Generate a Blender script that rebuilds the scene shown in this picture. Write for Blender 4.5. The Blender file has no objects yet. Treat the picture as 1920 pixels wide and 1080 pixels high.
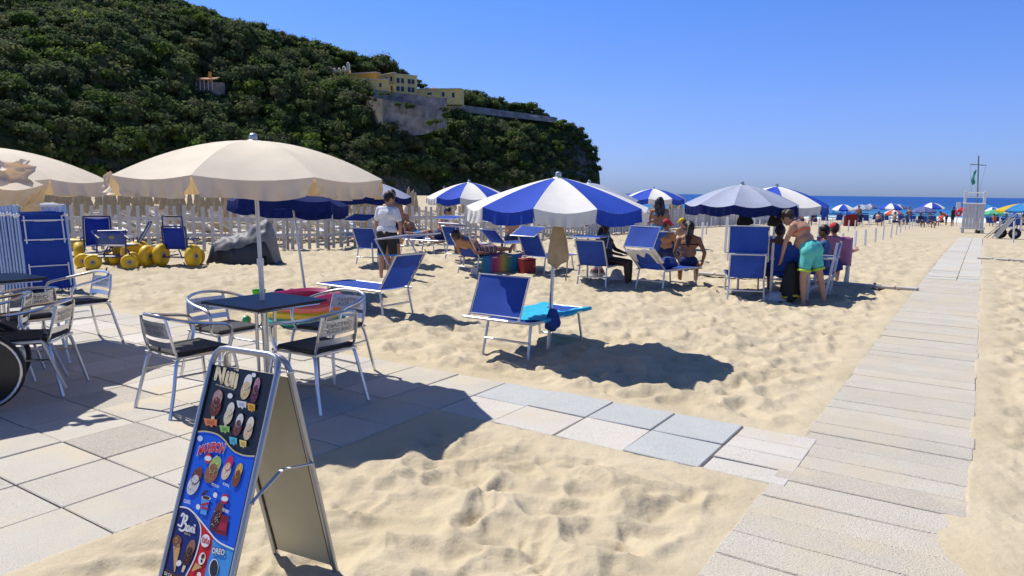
import bpy, bmesh, math, random
import numpy as np
from mathutils import Vector, Matrix, Euler

rnd = random.Random(7)
S = bpy.context.scene
COL = S.collection
R = math.radians

# ------------------------------------------------------------------ camera
FPX, EYE = 1350.0, 1.68            # focal length in photo pixels, eye height
TH = math.atan((540 - 360.13) / FPX)
RO = math.atan(0.0118)
cam_d = bpy.data.cameras.new('camera')
cam_d.lens = 36 * FPX / 1920
cam_d.sensor_width = 36
cam_d.clip_start, cam_d.clip_end = 0.05, 40000
cam = bpy.data.objects.new('camera', cam_d)
COL.objects.link(cam)
cr, sr, ct, st = math.cos(RO), math.sin(RO), math.cos(TH), math.sin(TH)
cx = Vector((cr, sr * st, sr * ct)); cy = Vector((-sr, cr * st, cr * ct)); cz = Vector((0, -ct, st))
m = Matrix((cx, cy, cz)).transposed().to_4x4()
m.translation = (0, 0, EYE)
cam.matrix_world = m
S.camera = cam

# ------------------------------------------------------------------ sky and sun
SUN_EL = R(57.0)
sun_az = Vector((-0.81, 0.585, 0)).normalized()          # horizontal direction towards the sun
to_sun = sun_az * math.cos(SUN_EL) + Vector((0, 0, math.sin(SUN_EL)))
W = bpy.data.worlds.new('World'); S.world = W; W.use_nodes = True
nt = W.node_tree
bg = nt.nodes['Background']
sky = nt.nodes.new('ShaderNodeTexSky')
sky.sky_type = 'NISHITA'; sky.sun_disc = False
sky.sun_elevation = SUN_EL
sky.sun_rotation = math.atan2(sun_az.x, sun_az.y)
sky.air_density, sky.dust_density, sky.ozone_density = 1.0, 0.35, 4.0
sky.altitude = 0
# sea haze whitens Nishita's horizon; this clear summer air stays blue all round, so grade it by elevation only; overhead, out of view, it is dimmed to darken the shadows
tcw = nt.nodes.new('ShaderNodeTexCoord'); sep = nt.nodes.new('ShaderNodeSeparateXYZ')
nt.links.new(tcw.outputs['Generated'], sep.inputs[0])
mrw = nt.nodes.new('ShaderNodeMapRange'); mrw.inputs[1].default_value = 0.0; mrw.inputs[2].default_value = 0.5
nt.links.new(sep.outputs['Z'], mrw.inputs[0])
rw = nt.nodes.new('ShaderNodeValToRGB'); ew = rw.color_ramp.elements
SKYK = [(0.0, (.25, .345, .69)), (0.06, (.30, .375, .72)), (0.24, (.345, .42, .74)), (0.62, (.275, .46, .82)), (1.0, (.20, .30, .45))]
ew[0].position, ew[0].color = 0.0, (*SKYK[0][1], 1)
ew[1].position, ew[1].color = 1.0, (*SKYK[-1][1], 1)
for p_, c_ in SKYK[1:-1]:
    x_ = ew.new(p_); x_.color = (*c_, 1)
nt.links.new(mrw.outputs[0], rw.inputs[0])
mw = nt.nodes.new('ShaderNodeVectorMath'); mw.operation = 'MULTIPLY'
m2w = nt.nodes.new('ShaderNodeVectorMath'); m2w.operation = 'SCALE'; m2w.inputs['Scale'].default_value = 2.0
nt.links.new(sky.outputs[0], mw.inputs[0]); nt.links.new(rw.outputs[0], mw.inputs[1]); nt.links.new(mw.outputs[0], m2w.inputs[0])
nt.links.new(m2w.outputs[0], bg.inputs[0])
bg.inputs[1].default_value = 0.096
sl = bpy.data.lights.new('sun', 'SUN'); sl.energy = 5.0; sl.angle = R(0.53); sl.color = (1.0, 0.955, 0.88)
so = bpy.data.objects.new('sun', sl); COL.objects.link(so)
so.rotation_euler = (-to_sun).to_track_quat('-Z', 'Y').to_euler()
S.view_settings.view_transform = 'Standard'
S.view_settings.look = 'None'
S.view_settings.gamma = 1.0
S.view_settings.use_curve_mapping = False
S.view_settings.exposure = 0.14
S.render.engine = 'CYCLES'
try:
    S.cycles.max_bounces = 6; S.cycles.transparent_max_bounces = 8
    S.cycles.use_adaptive_sampling = True; S.cycles.adaptive_threshold = 0.015
    S.cycles.use_denoising = True
except Exception:
    pass

# ------------------------------------------------------------------ layout helpers
E1 = Vector((math.cos(R(57.0)), math.sin(R(57.0)), 0))    # seaward, along the boardwalk
E2 = Vector((E1.y, -E1.x, 0))                              # across it, to the right
def zland(x, y):
    s = x * E1.x + y * E1.y
    s -= 2.2 * max(0.0, -52 - (x * E2.x + y * E2.y))          # the bay closes at the foot of the headland
    t = max(0.0, s - 19)
    return -0.0164 * t * t / (t + 3.0) if t > 0 else 0.0
def ray(px, py):
    a, b = px - 960.0, py - 540.0
    xr, yr = a * cr + b * sr, -a * sr + b * cr
    return Vector((xr, FPX * ct - yr * st, -FPX * st - yr * ct))
def at(px, py, h=0.0):
    """the place in the world that the photo shows at that pixel, h metres above the beach"""
    d = ray(px, py)
    z = 0.0
    for _ in range(40):
        t = (EYE - z - h) / -d.z
        z = zland(d.x * t, d.y * t)
    return Vector((d.x * t, d.y * t, z + h))
def atd(px, py, dist):
    d = ray(px, py)
    t = dist / d.y
    return Vector((d.x * t, dist, EYE + d.z * t))
def onland(x, y, h=0.0):
    return Vector((x, y, zland(x, y) + h))

# ------------------------------------------------------------------ numpy noise
def _h(ix, iy, k):
    n = (ix.astype(np.int64) * 374761393 + iy.astype(np.int64) * 668265263 + k * 1274126177) & 0xffffffff
    n = ((n ^ (n >> 13)) * 1274126177) & 0xffffffff
    n = (n ^ (n >> 16)) & 0xffffffff
    return n / 4294967295.0
def vnoise(x, y, k=0):
    x = np.asarray(x, float); y = np.asarray(y, float)
    ix, iy = np.floor(x), np.floor(y)
    fx, fy = x - ix, y - iy
    fx = fx * fx * fx * (fx * (fx * 6 - 15) + 10); fy = fy * fy * fy * (fy * (fy * 6 - 15) + 10)
    a = _h(ix, iy, k); b = _h(ix + 1, iy, k); c = _h(ix, iy + 1, k); d = _h(ix + 1, iy + 1, k)
    return (a * (1 - fx) + b * fx) * (1 - fy) + (c * (1 - fx) + d * fx) * fy * 1.0 - 0.0
def fbm(x, y, k=0, o=4):
    s = 0; a = 1; t = 0
    for i in range(o):
        s = s + a * vnoise(x * 2 ** i + 17 * i, y * 2 ** i - 9 * i, k + i); t += a; a *= 0.5
    return s / t
def worley(x, y, k=0):
    ix, iy = np.floor(x), np.floor(y)
    f1 = np.full(np.shape(x), 9.0); f2 = np.full(np.shape(x), 9.0)
    for dx in (-1, 0, 1):
        for dy in (-1, 0, 1):
            cx_, cy_ = ix + dx, iy + dy
            px_ = cx_ + _h(cx_, cy_, k); py_ = cy_ + _h(cx_, cy_, k + 5)
            d = np.hypot(px_ - x, py_ - y)
            f2 = np.minimum(f2, np.maximum(f1, d)); f1 = np.minimum(f1, d)
    return f1, f2
def sm(a, b, x):
    t = np.clip((x - a) / (b - a), 0, 1)
    return t * t * (3 - 2 * t)

# ------------------------------------------------------------------ materials
MATS = {}
def nod(mat):
    nt = mat.node_tree
    return nt, nt.nodes, nt.links
def mat(name, col, rough=0.6, metal=0.0, var=0.0, vscale=6.0, bump=0.0, bscale=60.0, spec=0.5, trans=None, tw=0.35,
        obvar=0.0, alpha=None, weave=0.0, coat=0.0):
    """principled surface with noise in colour and relief; trans = colour that shines through thin cloth"""
    if name in MATS: return MATS[name]
    M = bpy.data.materials.new(name); M.use_nodes = True
    nt, N, L = nod(M)
    P = N['Principled BSDF']; out = N['Material Output']
    P.inputs['Base Color'].default_value = (*col, 1)
    P.inputs['Roughness'].default_value = rough
    P.inputs['Metallic'].default_value = metal
    P.inputs['Specular IOR Level'].default_value = spec
    P.inputs['Coat Weight'].default_value = coat
    tc = N.new('ShaderNodeTexCoord')
    src = None
    if var > 0 or obvar > 0:
        nz = N.new('ShaderNodeTexNoise'); nz.inputs['Scale'].default_value = vscale; nz.inputs['Detail'].default_value = 5
        L.new(tc.outputs['Object'], nz.inputs['Vector'])
        mr = N.new('ShaderNodeMapRange'); mr.inputs[1].default_value = 0.3; mr.inputs[2].default_value = 0.7
        mr.inputs[3].default_value = 1 - var; mr.inputs[4].default_value = 1 + var
        L.new(nz.outputs['Fac'], mr.inputs[0])
        val = mr.outputs[0]
        if obvar > 0:
            oi = N.new('ShaderNodeObjectInfo')
            m2 = N.new('ShaderNodeMapRange'); m2.inputs[3].default_value = 1 - obvar; m2.inputs[4].default_value = 1 + obvar
            L.new(oi.outputs['Random'], m2.inputs[0])
            mu = N.new('ShaderNodeMath'); mu.operation = 'MULTIPLY'
            L.new(val, mu.inputs[0]); L.new(m2.outputs[0], mu.inputs[1]); val = mu.outputs[0]
        hv = N.new('ShaderNodeHueSaturation'); hv.inputs['Color'].default_value = (*col, 1)
        L.new(val, hv.inputs['Value']); L.new(hv.outputs[0], P.inputs['Base Color'])
        src = hv.outputs[0]
    if bump > 0:
        nb = N.new('ShaderNodeTexNoise'); nb.inputs['Scale'].default_value = bscale; nb.inputs['Detail'].default_value = 4
        L.new(tc.outputs['Object'], nb.inputs['Vector'])
        bp = N.new('ShaderNodeBump'); bp.inputs['Strength'].default_value = bump; bp.inputs['Distance'].default_value = 0.01
        L.new(nb.outputs['Fac'], bp.inputs['Height']); L.new(bp.outputs[0], P.inputs['Normal'])
    sh = P.outputs[0]
    if trans is not None:
        T = N.new('ShaderNodeBsdfTranslucent'); T.inputs[0].default_value = (*trans, 1)
        mx = N.new('ShaderNodeMixShader'); mx.inputs[0].default_value = tw
        L.new(sh, mx.inputs[1]); L.new(T.outputs[0], mx.inputs[2]); sh = mx.outputs[0]
    if alpha is not None:
        tr = N.new('ShaderNodeBsdfTransparent')
        mx = N.new('ShaderNodeMixShader'); mx.inputs[0].default_value = alpha
        L.new(tr.outputs[0], mx.inputs[1]); L.new(sh, mx.inputs[2]); sh = mx.outputs[0]
    L.new(sh, out.inputs['Surface'])
    MATS[name] = M
    return M

# ------------------------------------------------------------------ mesh builder
class MB:
    def __init__(self):
        self.v = []; self.f = []; self.m = []
    def add(self, vs, fs, mi=0):
        o = len(self.v)
        self.v.extend([tuple(p) for p in vs])
        self.f.extend([tuple(i + o for i in f) for f in fs])
        self.m.extend([mi] * len(fs))
        return self
    def box(self, c, s, rot=None, mi=0, bev=0.0):
        x, y, z = s[0] / 2, s[1] / 2, s[2] / 2
        if bev > 0:
            b = bev; vs = []; fs = []
            pr = [(-x + b, -y), (x - b, -y), (x, -y + b), (x, y - b), (x - b, y), (-x + b, y), (-x, y - b), (-x, -y + b)]
            pi = [(-x + b, -y + b), (x - b, -y + b), (x - b, -y + b), (x - b, y - b), (x - b, y - b), (-x + b, y - b), (-x + b, y - b), (-x + b, -y + b)]
            q = [(-x + b, -y + b), (x - b, -y + b), (x - b, y - b), (-x + b, y - b)]
            for zz in (-z + b, z - b):
                vs += [(a[0], a[1], zz) for a in pr]
            vs += [(a[0], a[1], z) for a in q] + [(a[0], a[1], -z) for a in q]
            for i in range(8):
                j = (i + 1) % 8
                fs.append((i, j, 8 + j, 8 + i))
            # top ring 8..15 -> quad 16..19 ; bottom 0..7 -> 20..23
            for base, qo, flip in ((8, 16, False), (0, 20, True)):
                rings = [(base + 0, base + 1, qo + 1, qo + 0), (base + 1, base + 2, qo + 1), (base + 2, base + 3, qo + 2, qo + 1),
                         (base + 3, base + 4, qo + 2), (base + 4, base + 5, qo + 3, qo + 2), (base + 5, base + 6, qo + 3),
                         (base + 6, base + 7, qo + 0, qo + 3), (base + 7, base + 0, qo + 0)]
                top = (qo, qo + 1, qo + 2, qo + 3)
                for f in rings + [top]:
                    fs.append(tuple(reversed(f)) if flip else f)
        else:
            vs = [(-x, -y, -z), (x, -y, -z), (x, y, -z), (-x, y, -z), (-x, -y, z), (x, -y, z), (x, y, z), (-x, y, z)]
            fs = [(3, 2, 1, 0), (4, 5, 6, 7), (0, 1, 5, 4), (1, 2, 6, 5), (2, 3, 7, 6), (3, 0, 4, 7)]
        c = Vector(c)
        if rot is not None:
            rm = rot if isinstance(rot, Matrix) else Euler(rot).to_matrix()
            vs = [rm @ Vector(p) + c for p in vs]
        else:
            vs = [Vector(p) + c for p in vs]
        return self.add(vs, fs, mi)
    def tube(self, pts, r, n=8, mi=0, closed=False, caps=True, flat=1.0):
        P = [Vector(p) for p in pts]
        k = len(P)
        rs = r if isinstance(r, (list, tuple)) else [r] * k
        o = len(self.v)
        prev = None
        rings = []
        for i in range(k):
            if closed:
                d = (P[(i + 1) % k] - P[i - 1])
            else:
                d = P[min(i + 1, k - 1)] - P[max(i - 1, 0)]
            if d.length < 1e-9: d = Vector((0, 0, 1))
            d.normalize()
            if prev is None:
                a = d.cross(Vector((0, 0, 1)))
                if a.length < 1e-3: a = d.cross(Vector((1, 0, 0)))
                a.normalize()
            else:
                a = prev - d * prev.dot(d)
                if a.length < 1e-6: a = d.cross(Vector((1, 0, 0)))
                a.normalize()
            prev = a
            b = d.cross(a)
            ring = []
            for j in range(n):
                t = 2 * math.pi * (j + 0.5) / n
                self.v.append(tuple(P[i] + (a * math.cos(t) + b * math.sin(t) * flat) * rs[i]))
                ring.append(len(self.v) - 1)
            rings.append(ring)
        rng = range(k) if closed else range(k - 1)
        for i in rng:
            A, B = rings[i], rings[(i + 1) % k]
            for j in range(n):
                self.f.append((A[j], A[(j + 1) % n], B[(j + 1) % n], B[j])); self.m.append(mi)
        if caps and not closed:
            self.f.append(tuple(reversed(rings[0]))); self.m.append(mi)
            self.f.append(tuple(rings[-1])); self.m.append(mi)
        return self
    def lathe(self, prof, c=(0, 0, 0), n=16, mi=0, axis=None, caps=True):
        """prof: list of (radius, height)"""
        c = Vector(c)
        rm = Matrix.Identity(3) if axis is None else Vector((0, 0, 1)).rotation_difference(Vector(axis)).to_matrix()
        o = len(self.v); k = len(prof)
        for r, z in prof:
            for j in range(n):
                t = 2 * math.pi * j / n
                self.v.append(tuple(c + rm @ Vector((r * math.cos(t), r * math.sin(t), z))))
        for i in range(k - 1):
            for j in range(n):
                a = o + i * n + j; b = o + i * n + (j + 1) % n
                self.f.append((a, b, b + n, a + n)); self.m.append(mi)
        if caps:
            self.f.append(tuple(o + j for j in reversed(range(n)))); self.m.append(mi)
            self.f.append(tuple(o + (k - 1) * n + j for j in range(n))); self.m.append(mi)
        return self
    def ball(self, c, r, n=12, m=8, mi=0, rot=None):
        rr = r if isinstance(r, (list, tuple)) else (r, r, r)
        rm = Matrix.Identity(3) if rot is None else (rot if isinstance(rot, Matrix) else Euler(rot).to_matrix())
        c = Vector(c); vs = [c + rm @ Vector((0, 0, -rr[2]))]
        for i in range(1, m):
            a = -math.pi / 2 + math.pi * i / m
            for j in range(n):
                t = 2 * math.pi * j / n
                vs.append(c + rm @ Vector((rr[0] * math.cos(a) * math.cos(t), rr[1] * math.cos(a) * math.sin(t), rr[2] * math.sin(a))))
        vs.append(c + rm @ Vector((0, 0, rr[2])))
        fs = [(0, 1 + (j + 1) % n, 1 + j) for j in range(n)]
        for i in range(m - 2):
            for j in range(n):
                a = 1 + i * n + j; b = 1 + i * n + (j + 1) % n
                fs.append((a, b, b + n, a + n))
        l = len(vs) - 1; o = 1 + (m - 2) * n
        fs += [(o + j, o + (j + 1) % n, l) for j in range(n)]
        return self.add(vs, fs, mi)
    def grid(self, fn, nu, nv, mi=0, closed_u=False):
        """fn(u,v) -> point for u,v in 0..1"""
        vs = []; fs = []
        for i in range(nu + 1):
            for j in range(nv + 1):
                vs.append(fn(i / nu, j / nv))
        for i in range(nu):
            for j in range(nv):
                a = i * (nv + 1) + j
                fs.append((a, a + nv + 1, a + nv + 2, a + 1))
        return self.add(vs, fs, mi)
    def prism(self, poly, z0, z1, mi=0, fn=None):
        n = len(poly)
        vs = [(p[0], p[1], z0) for p in poly] + [(p[0], p[1], z1) for p in poly]
        if fn: vs = [fn(Vector(p)) for p in vs]
        fs = [tuple(reversed(range(n))), tuple(range(n, 2 * n))] + [(i, (i + 1) % n, n + (i + 1) % n, n + i) for i in range(n)]
        return self.add(vs, fs, mi)
    def build(self, name, mats, parent=None, smooth=True, sharp=40):
        me = bpy.data.meshes.new(name)
        me.from_pydata(self.v, [], self.f)
        if not isinstance(mats, (list, tuple)): mats = [mats]
        for mm in mats: me.materials.append(mm)
        if len(mats) > 1: me.polygons.foreach_set('material_index', self.m)
        if smooth and len(self.f):
            me.polygons.foreach_set('use_smooth', [True] * len(self.f))
            if sharp is not None: me.set_sharp_from_angle(angle=R(sharp))
        me.update()
        o = bpy.data.objects.new(name, me)
        COL.objects.link(o)
        if parent is not None: o.parent = parent
        return o
def smooth_path(pts, k=4, closed=False):
    P = [Vector(p) for p in pts]; n = len(P); out = []
    rng = range(n) if closed else range(n - 1)
    for i in rng:
        p1, p2 = P[i], P[(i + 1) % n]
        p0 = P[i - 1] if (closed or i > 0) else p1 * 2 - p2
        p3 = P[(i + 2) % n] if (closed or i + 2 < n) else p2 * 2 - p1
        for j in range(k):
            t = j / k
            out.append(0.5 * ((2 * p1) + (p2 - p0) * t + (2 * p0 - 5 * p1 + 4 * p2 - p3) * t * t + (3 * p1 - p0 - 3 * p2 + p3) * t ** 3))
    if not closed: out.append(P[-1])
    return out
def tag(o, label=None, cat=None, group=None, kind=None):
    if label: o['label'] = label
    if cat: o['category'] = cat
    if group: o['group'] = group
    if kind: o['kind'] = kind
    return o
def thing(name, label, cat, loc=(0, 0, 0), rz=0.0, group=None, rot=None, kind=None):
    o = bpy.data.objects.new(name, None); COL.objects.link(o)
    o.empty_display_size = 0.2
    o.location = loc; o.rotation_euler = rot if rot is not None else (0, 0, rz)
    return tag(o, label, cat, group, kind)
def inst(src, parent=None, loc=(0, 0, 0), rot=(0, 0, 0), sc=None):
    o = src.copy(); COL.objects.link(o)
    o.parent = parent; o.location = loc; o.rotation_euler = rot
    if sc is not None: o.scale = sc if isinstance(sc, (tuple, list)) else (sc, sc, sc)
    return o
KIDS = {}
def copy_tree(o, parent=None):
    c = o.copy(); COL.objects.link(c); c.parent = parent
    for ch in list(o.children): copy_tree(ch, c)
    return c
def yaw(v):
    return math.atan2(v[1], v[0])
# ================================================================== SETTING
# ---- sand
def sand_material():
    M = bpy.data.materials.new('sand'); M.use_nodes = True
    nt, N, L = nod(M); P = N['Principled BSDF']
    P.inputs['Roughness'].default_value = 0.95; P.inputs['Specular IOR Level'].default_value = 0.15
    g = N.new('ShaderNodeNewGeometry')
    n1 = N.new('ShaderNodeTexNoise'); n1.inputs['Scale'].default_value = 1.3; n1.inputs['Detail'].default_value = 6
    n2 = N.new('ShaderNodeTexNoise'); n2.inputs['Scale'].default_value = 190; n2.inputs['Detail'].default_value = 3
    n3 = N.new('ShaderNodeTexNoise'); n3.inputs['Scale'].default_value = 16; n3.inputs['Detail'].default_value = 5
    for n in (n1, n2, n3): L.new(g.outputs['Position'], n.inputs['Vector'])
    rp = N.new('ShaderNodeValToRGB')
    rp.color_ramp.elements[0].position = 0.3; rp.color_ramp.elements[0].color = (0.465, 0.390, 0.262, 1)
    rp.color_ramp.elements[1].position = 0.72; rp.color_ramp.elements[1].color = (0.555, 0.474, 0.335, 1)
    L.new(n1.outputs['Fac'], rp.inputs[0])
    mr = N.new('ShaderNodeMapRange'); mr.inputs[1].default_value = 0.25; mr.inputs[2].default_value = 0.75
    mr.inputs[3].default_value = 0.88; mr.inputs[4].default_value = 1.10
    L.new(n2.outputs['Fac'], mr.inputs[0])
    # dark specks of shell and twig
    vo = N.new('ShaderNodeTexVoronoi'); vo.inputs['Scale'].default_value = 5.0
    L.new(g.outputs['Position'], vo.inputs['Vector'])
    sp = N.new('ShaderNodeMapRange'); sp.inputs[1].default_value = 0.018; sp.inputs[2].default_value = 0.03
    sp.inputs[3].default_value = 0.35; sp.inputs[4].default_value = 1.0
    L.new(vo.outputs['Distance'], sp.inputs[0])
    mu = N.new('ShaderNodeMath'); mu.operation = 'MULTIPLY'; L.new(mr.outputs[0], mu.inputs[0]); L.new(sp.outputs[0], mu.inputs[1])
    hv = N.new('ShaderNodeHueSaturation'); L.new(rp.outputs[0], hv.inputs['Color']); L.new(mu.outputs[0], hv.inputs['Value'])
    L.new(hv.outputs[0], P.inputs['Base Color'])
    ad = N.new('ShaderNodeMath'); ad.operation = 'MULTIPLY_ADD'; ad.inputs[1].default_value = 0.16
    L.new(n2.outputs['Fac'], ad.inputs[0]); L.new(n3.outputs['Fac'], ad.inputs[2])
    b = N.new('ShaderNodeBump'); b.inputs['Strength'].default_value = 0.7; b.inputs['Distance'].default_value = 0.018
    L.new(ad.outputs[0], b.inputs['Height']); L.new(b.outputs[0], P.inputs['Normal'])
    return M
SAND = sand_material()

# paving lattice: corner (i, j) = PO + i*PA*E2 + j*PB*E1
PO = Vector((-2.648, 4.918, 0)); PA, PB = 0.512, 0.4854
WO = Vector((1.966, 4.703, 0)); WW = 0.985        # boardwalk origin (left edge) and width
PAVE_I0, PAVE_J0 = -16, -6
def lat(i, j, z=0.0):
    p = PO + E2 * (i * PA) + E1 * (j * PB); p.z = z; return p
def pave_dist(x, y):
    """signed distance to the paving / boardwalk (negative inside)"""
    u = ((x - PO.x) * E2.x + (y - PO.y) * E2.y); v = ((x - PO.x) * E1.x + (y - PO.y) * E1.y)
    def rect(u0, u1, v0, v1):
        dx = np.maximum(u0 - u, u - u1); dy = np.maximum(v0 - v, v - v1)
        return np.where((dx > 0) & (dy > 0), np.hypot(np.maximum(dx, 0), np.maximum(dy, 0)), np.maximum(dx, dy))
    d = np.minimum(rect(PAVE_I0 * PA, 3 * PA, PAVE_J0 * PB, 5 * PB), rect(3 * PA - .05, 8.05 * PA, 3 * PB, 5 * PB))
    u = ((x - WO.x) * E2.x + (y - WO.y) * E2.y); v = ((x - WO.x) * E1.x + (y - WO.y) * E1.y)
    w = rect(0, WW, -6, 37)
    return d, w, u, v
def sand_height(x, y):
    r = np.hypot(x, y)
    wx = x + 0.20 * (vnoise(x * 3.1, y * 3.1, 3) - .5) + 0.10 * (vnoise(x * 8, y * 8, 33) - .5)
    wy = y + 0.20 * (vnoise(x * 3.1, y * 3.1, 4) - .5) + 0.10 * (vnoise(x * 8, y * 8, 34) - .5)
    f, g = worley(wx * 3.0, wy * 4.0, 11)
    f2, g2 = worley(wx * 6.4 + 3.3, wy * 7.6, 21)
    m1 = sm(.35, .62, vnoise(x * 1.1 + 5, y * 1.1, 8)); m2 = sm(.30, .65, vnoise(x * 1.7, y * 1.7 + 9, 18))
    h = (0.030 * m1 + .088) * np.minimum(f, .82) ** 1.15 + (0.022 * m2 + .026) * np.minimum(f2, .85) ** 1.15
    # single footprints: steep sided dents
    f3, g3 = worley(wx * 1.9 + 40, wy * 2.3 + 7, 31)
    h -= 0.013 * sm(.27, .12, f3) - 0.007 * sm(.42, .27, f3) * sm(.2, .27, f3)
    h += 0.030 * (fbm(x * 0.8, y * 0.8, 40, 3) - .5) + 0.018 * (fbm(x * 5, y * 7, 60, 3) - .5) + .004 * (fbm(x * 19, y * 22, 80, 2) - .5)
    h -= 0.040
    d, w, u, v = pave_dist(x, y)
    dm = np.minimum(d, w)
    h = h * sm(0.03, 0.40, dm)
    low = 0.024 + 0.018 * vnoise(x * 2.0, y * 2.0, 71) + .008 * (vnoise(x * 11, y * 11, 73) - .5)           # sand heaped against the slabs
    h = h + low * (1 - sm(0.05, 0.4, dm)) * sm(-0.055, -0.012, dm)
    h = np.where(dm < -0.055, np.minimum(h, 0.006), h)
    # wind-blown sand over the right side of the near boardwalk
    drift = sm(0.66, 1.10, u / WW + 0.30 * (fbm(x * 2.2, y * 2.2, 90, 4) - .5)) * sm(WW + .65, WW + .1, u) * sm(0.7, -1.6, v + 1.2 * (vnoise(x * 1.4, y * 1.4, 96) - .5)) * sm(-6, -4.5, v)
    cover = (0.052 + 0.012 * (fbm(x * 5, y * 5, 95, 3) - .5)) * drift
    return np.where(drift > 0, np.maximum(h, cover), h)
def zl_np(x, y):
    s = x * E1.x + y * E1.y - 2.2 * np.maximum(0, -52 - (x * E2.x + y * E2.y))
    t = np.maximum(0, s - 19)
    return np.where(t > 0, -0.0164 * t * t / (t + 3.0), 0)
def build_sand():
    angs = np.concatenate([np.linspace(-85, -43, 40)[:-1], np.linspace(-43, 43, 620), np.linspace(43, 85, 40)[1:]])
    a = np.radians(angs)
    rs = [1.0]
    while rs[-1] < 40: rs.append(rs[-1] * 1.0072)
    while rs[-1] < 600: rs.append(rs[-1] * 1.06)
    rs = np.array(rs)
    A, Rr = np.meshgrid(a, rs)
    X, Y = Rr * np.sin(A), Rr * np.cos(A)
    fine = 1 - sm(32, 40, Rr)
    Z = zl_np(X, Y) + sand_height(X, Y) * np.where(fine > 0, fine, 0)
    Z = np.maximum(Z, -6)
    nr, na = X.shape
    V = np.stack([X.ravel(), Y.ravel(), Z.ravel()], 1)
    idx = np.arange(nr * na).reshape(nr, na)
    F = np.stack([idx[:-1, :-1].ravel(), idx[:-1, 1:].ravel(), idx[1:, 1:].ravel(), idx[1:, :-1].ravel()], 1)[:, ::-1]
    me = bpy.data.meshes.new('sand')
    me.vertices.add(len(V)); me.vertices.foreach_set('co', V.ravel())
    me.loops.add(F.size); me.loops.foreach_set('vertex_index', F.ravel().astype(np.int32))
    me.polygons.add(len(F)); me.polygons.foreach_set('loop_start', np.arange(0, F.size, 4, dtype=np.int32))
    me.polygons.foreach_set('use_smooth', np.ones(len(F), dtype=bool))
    me.update(calc_edges=True)
    me.materials.append(SAND)
    o = bpy.data.objects.new('sand', me); COL.objects.link(o)
    tag(o, kind='structure', label='trampled pale yellow beach sand')
build_sand()

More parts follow.
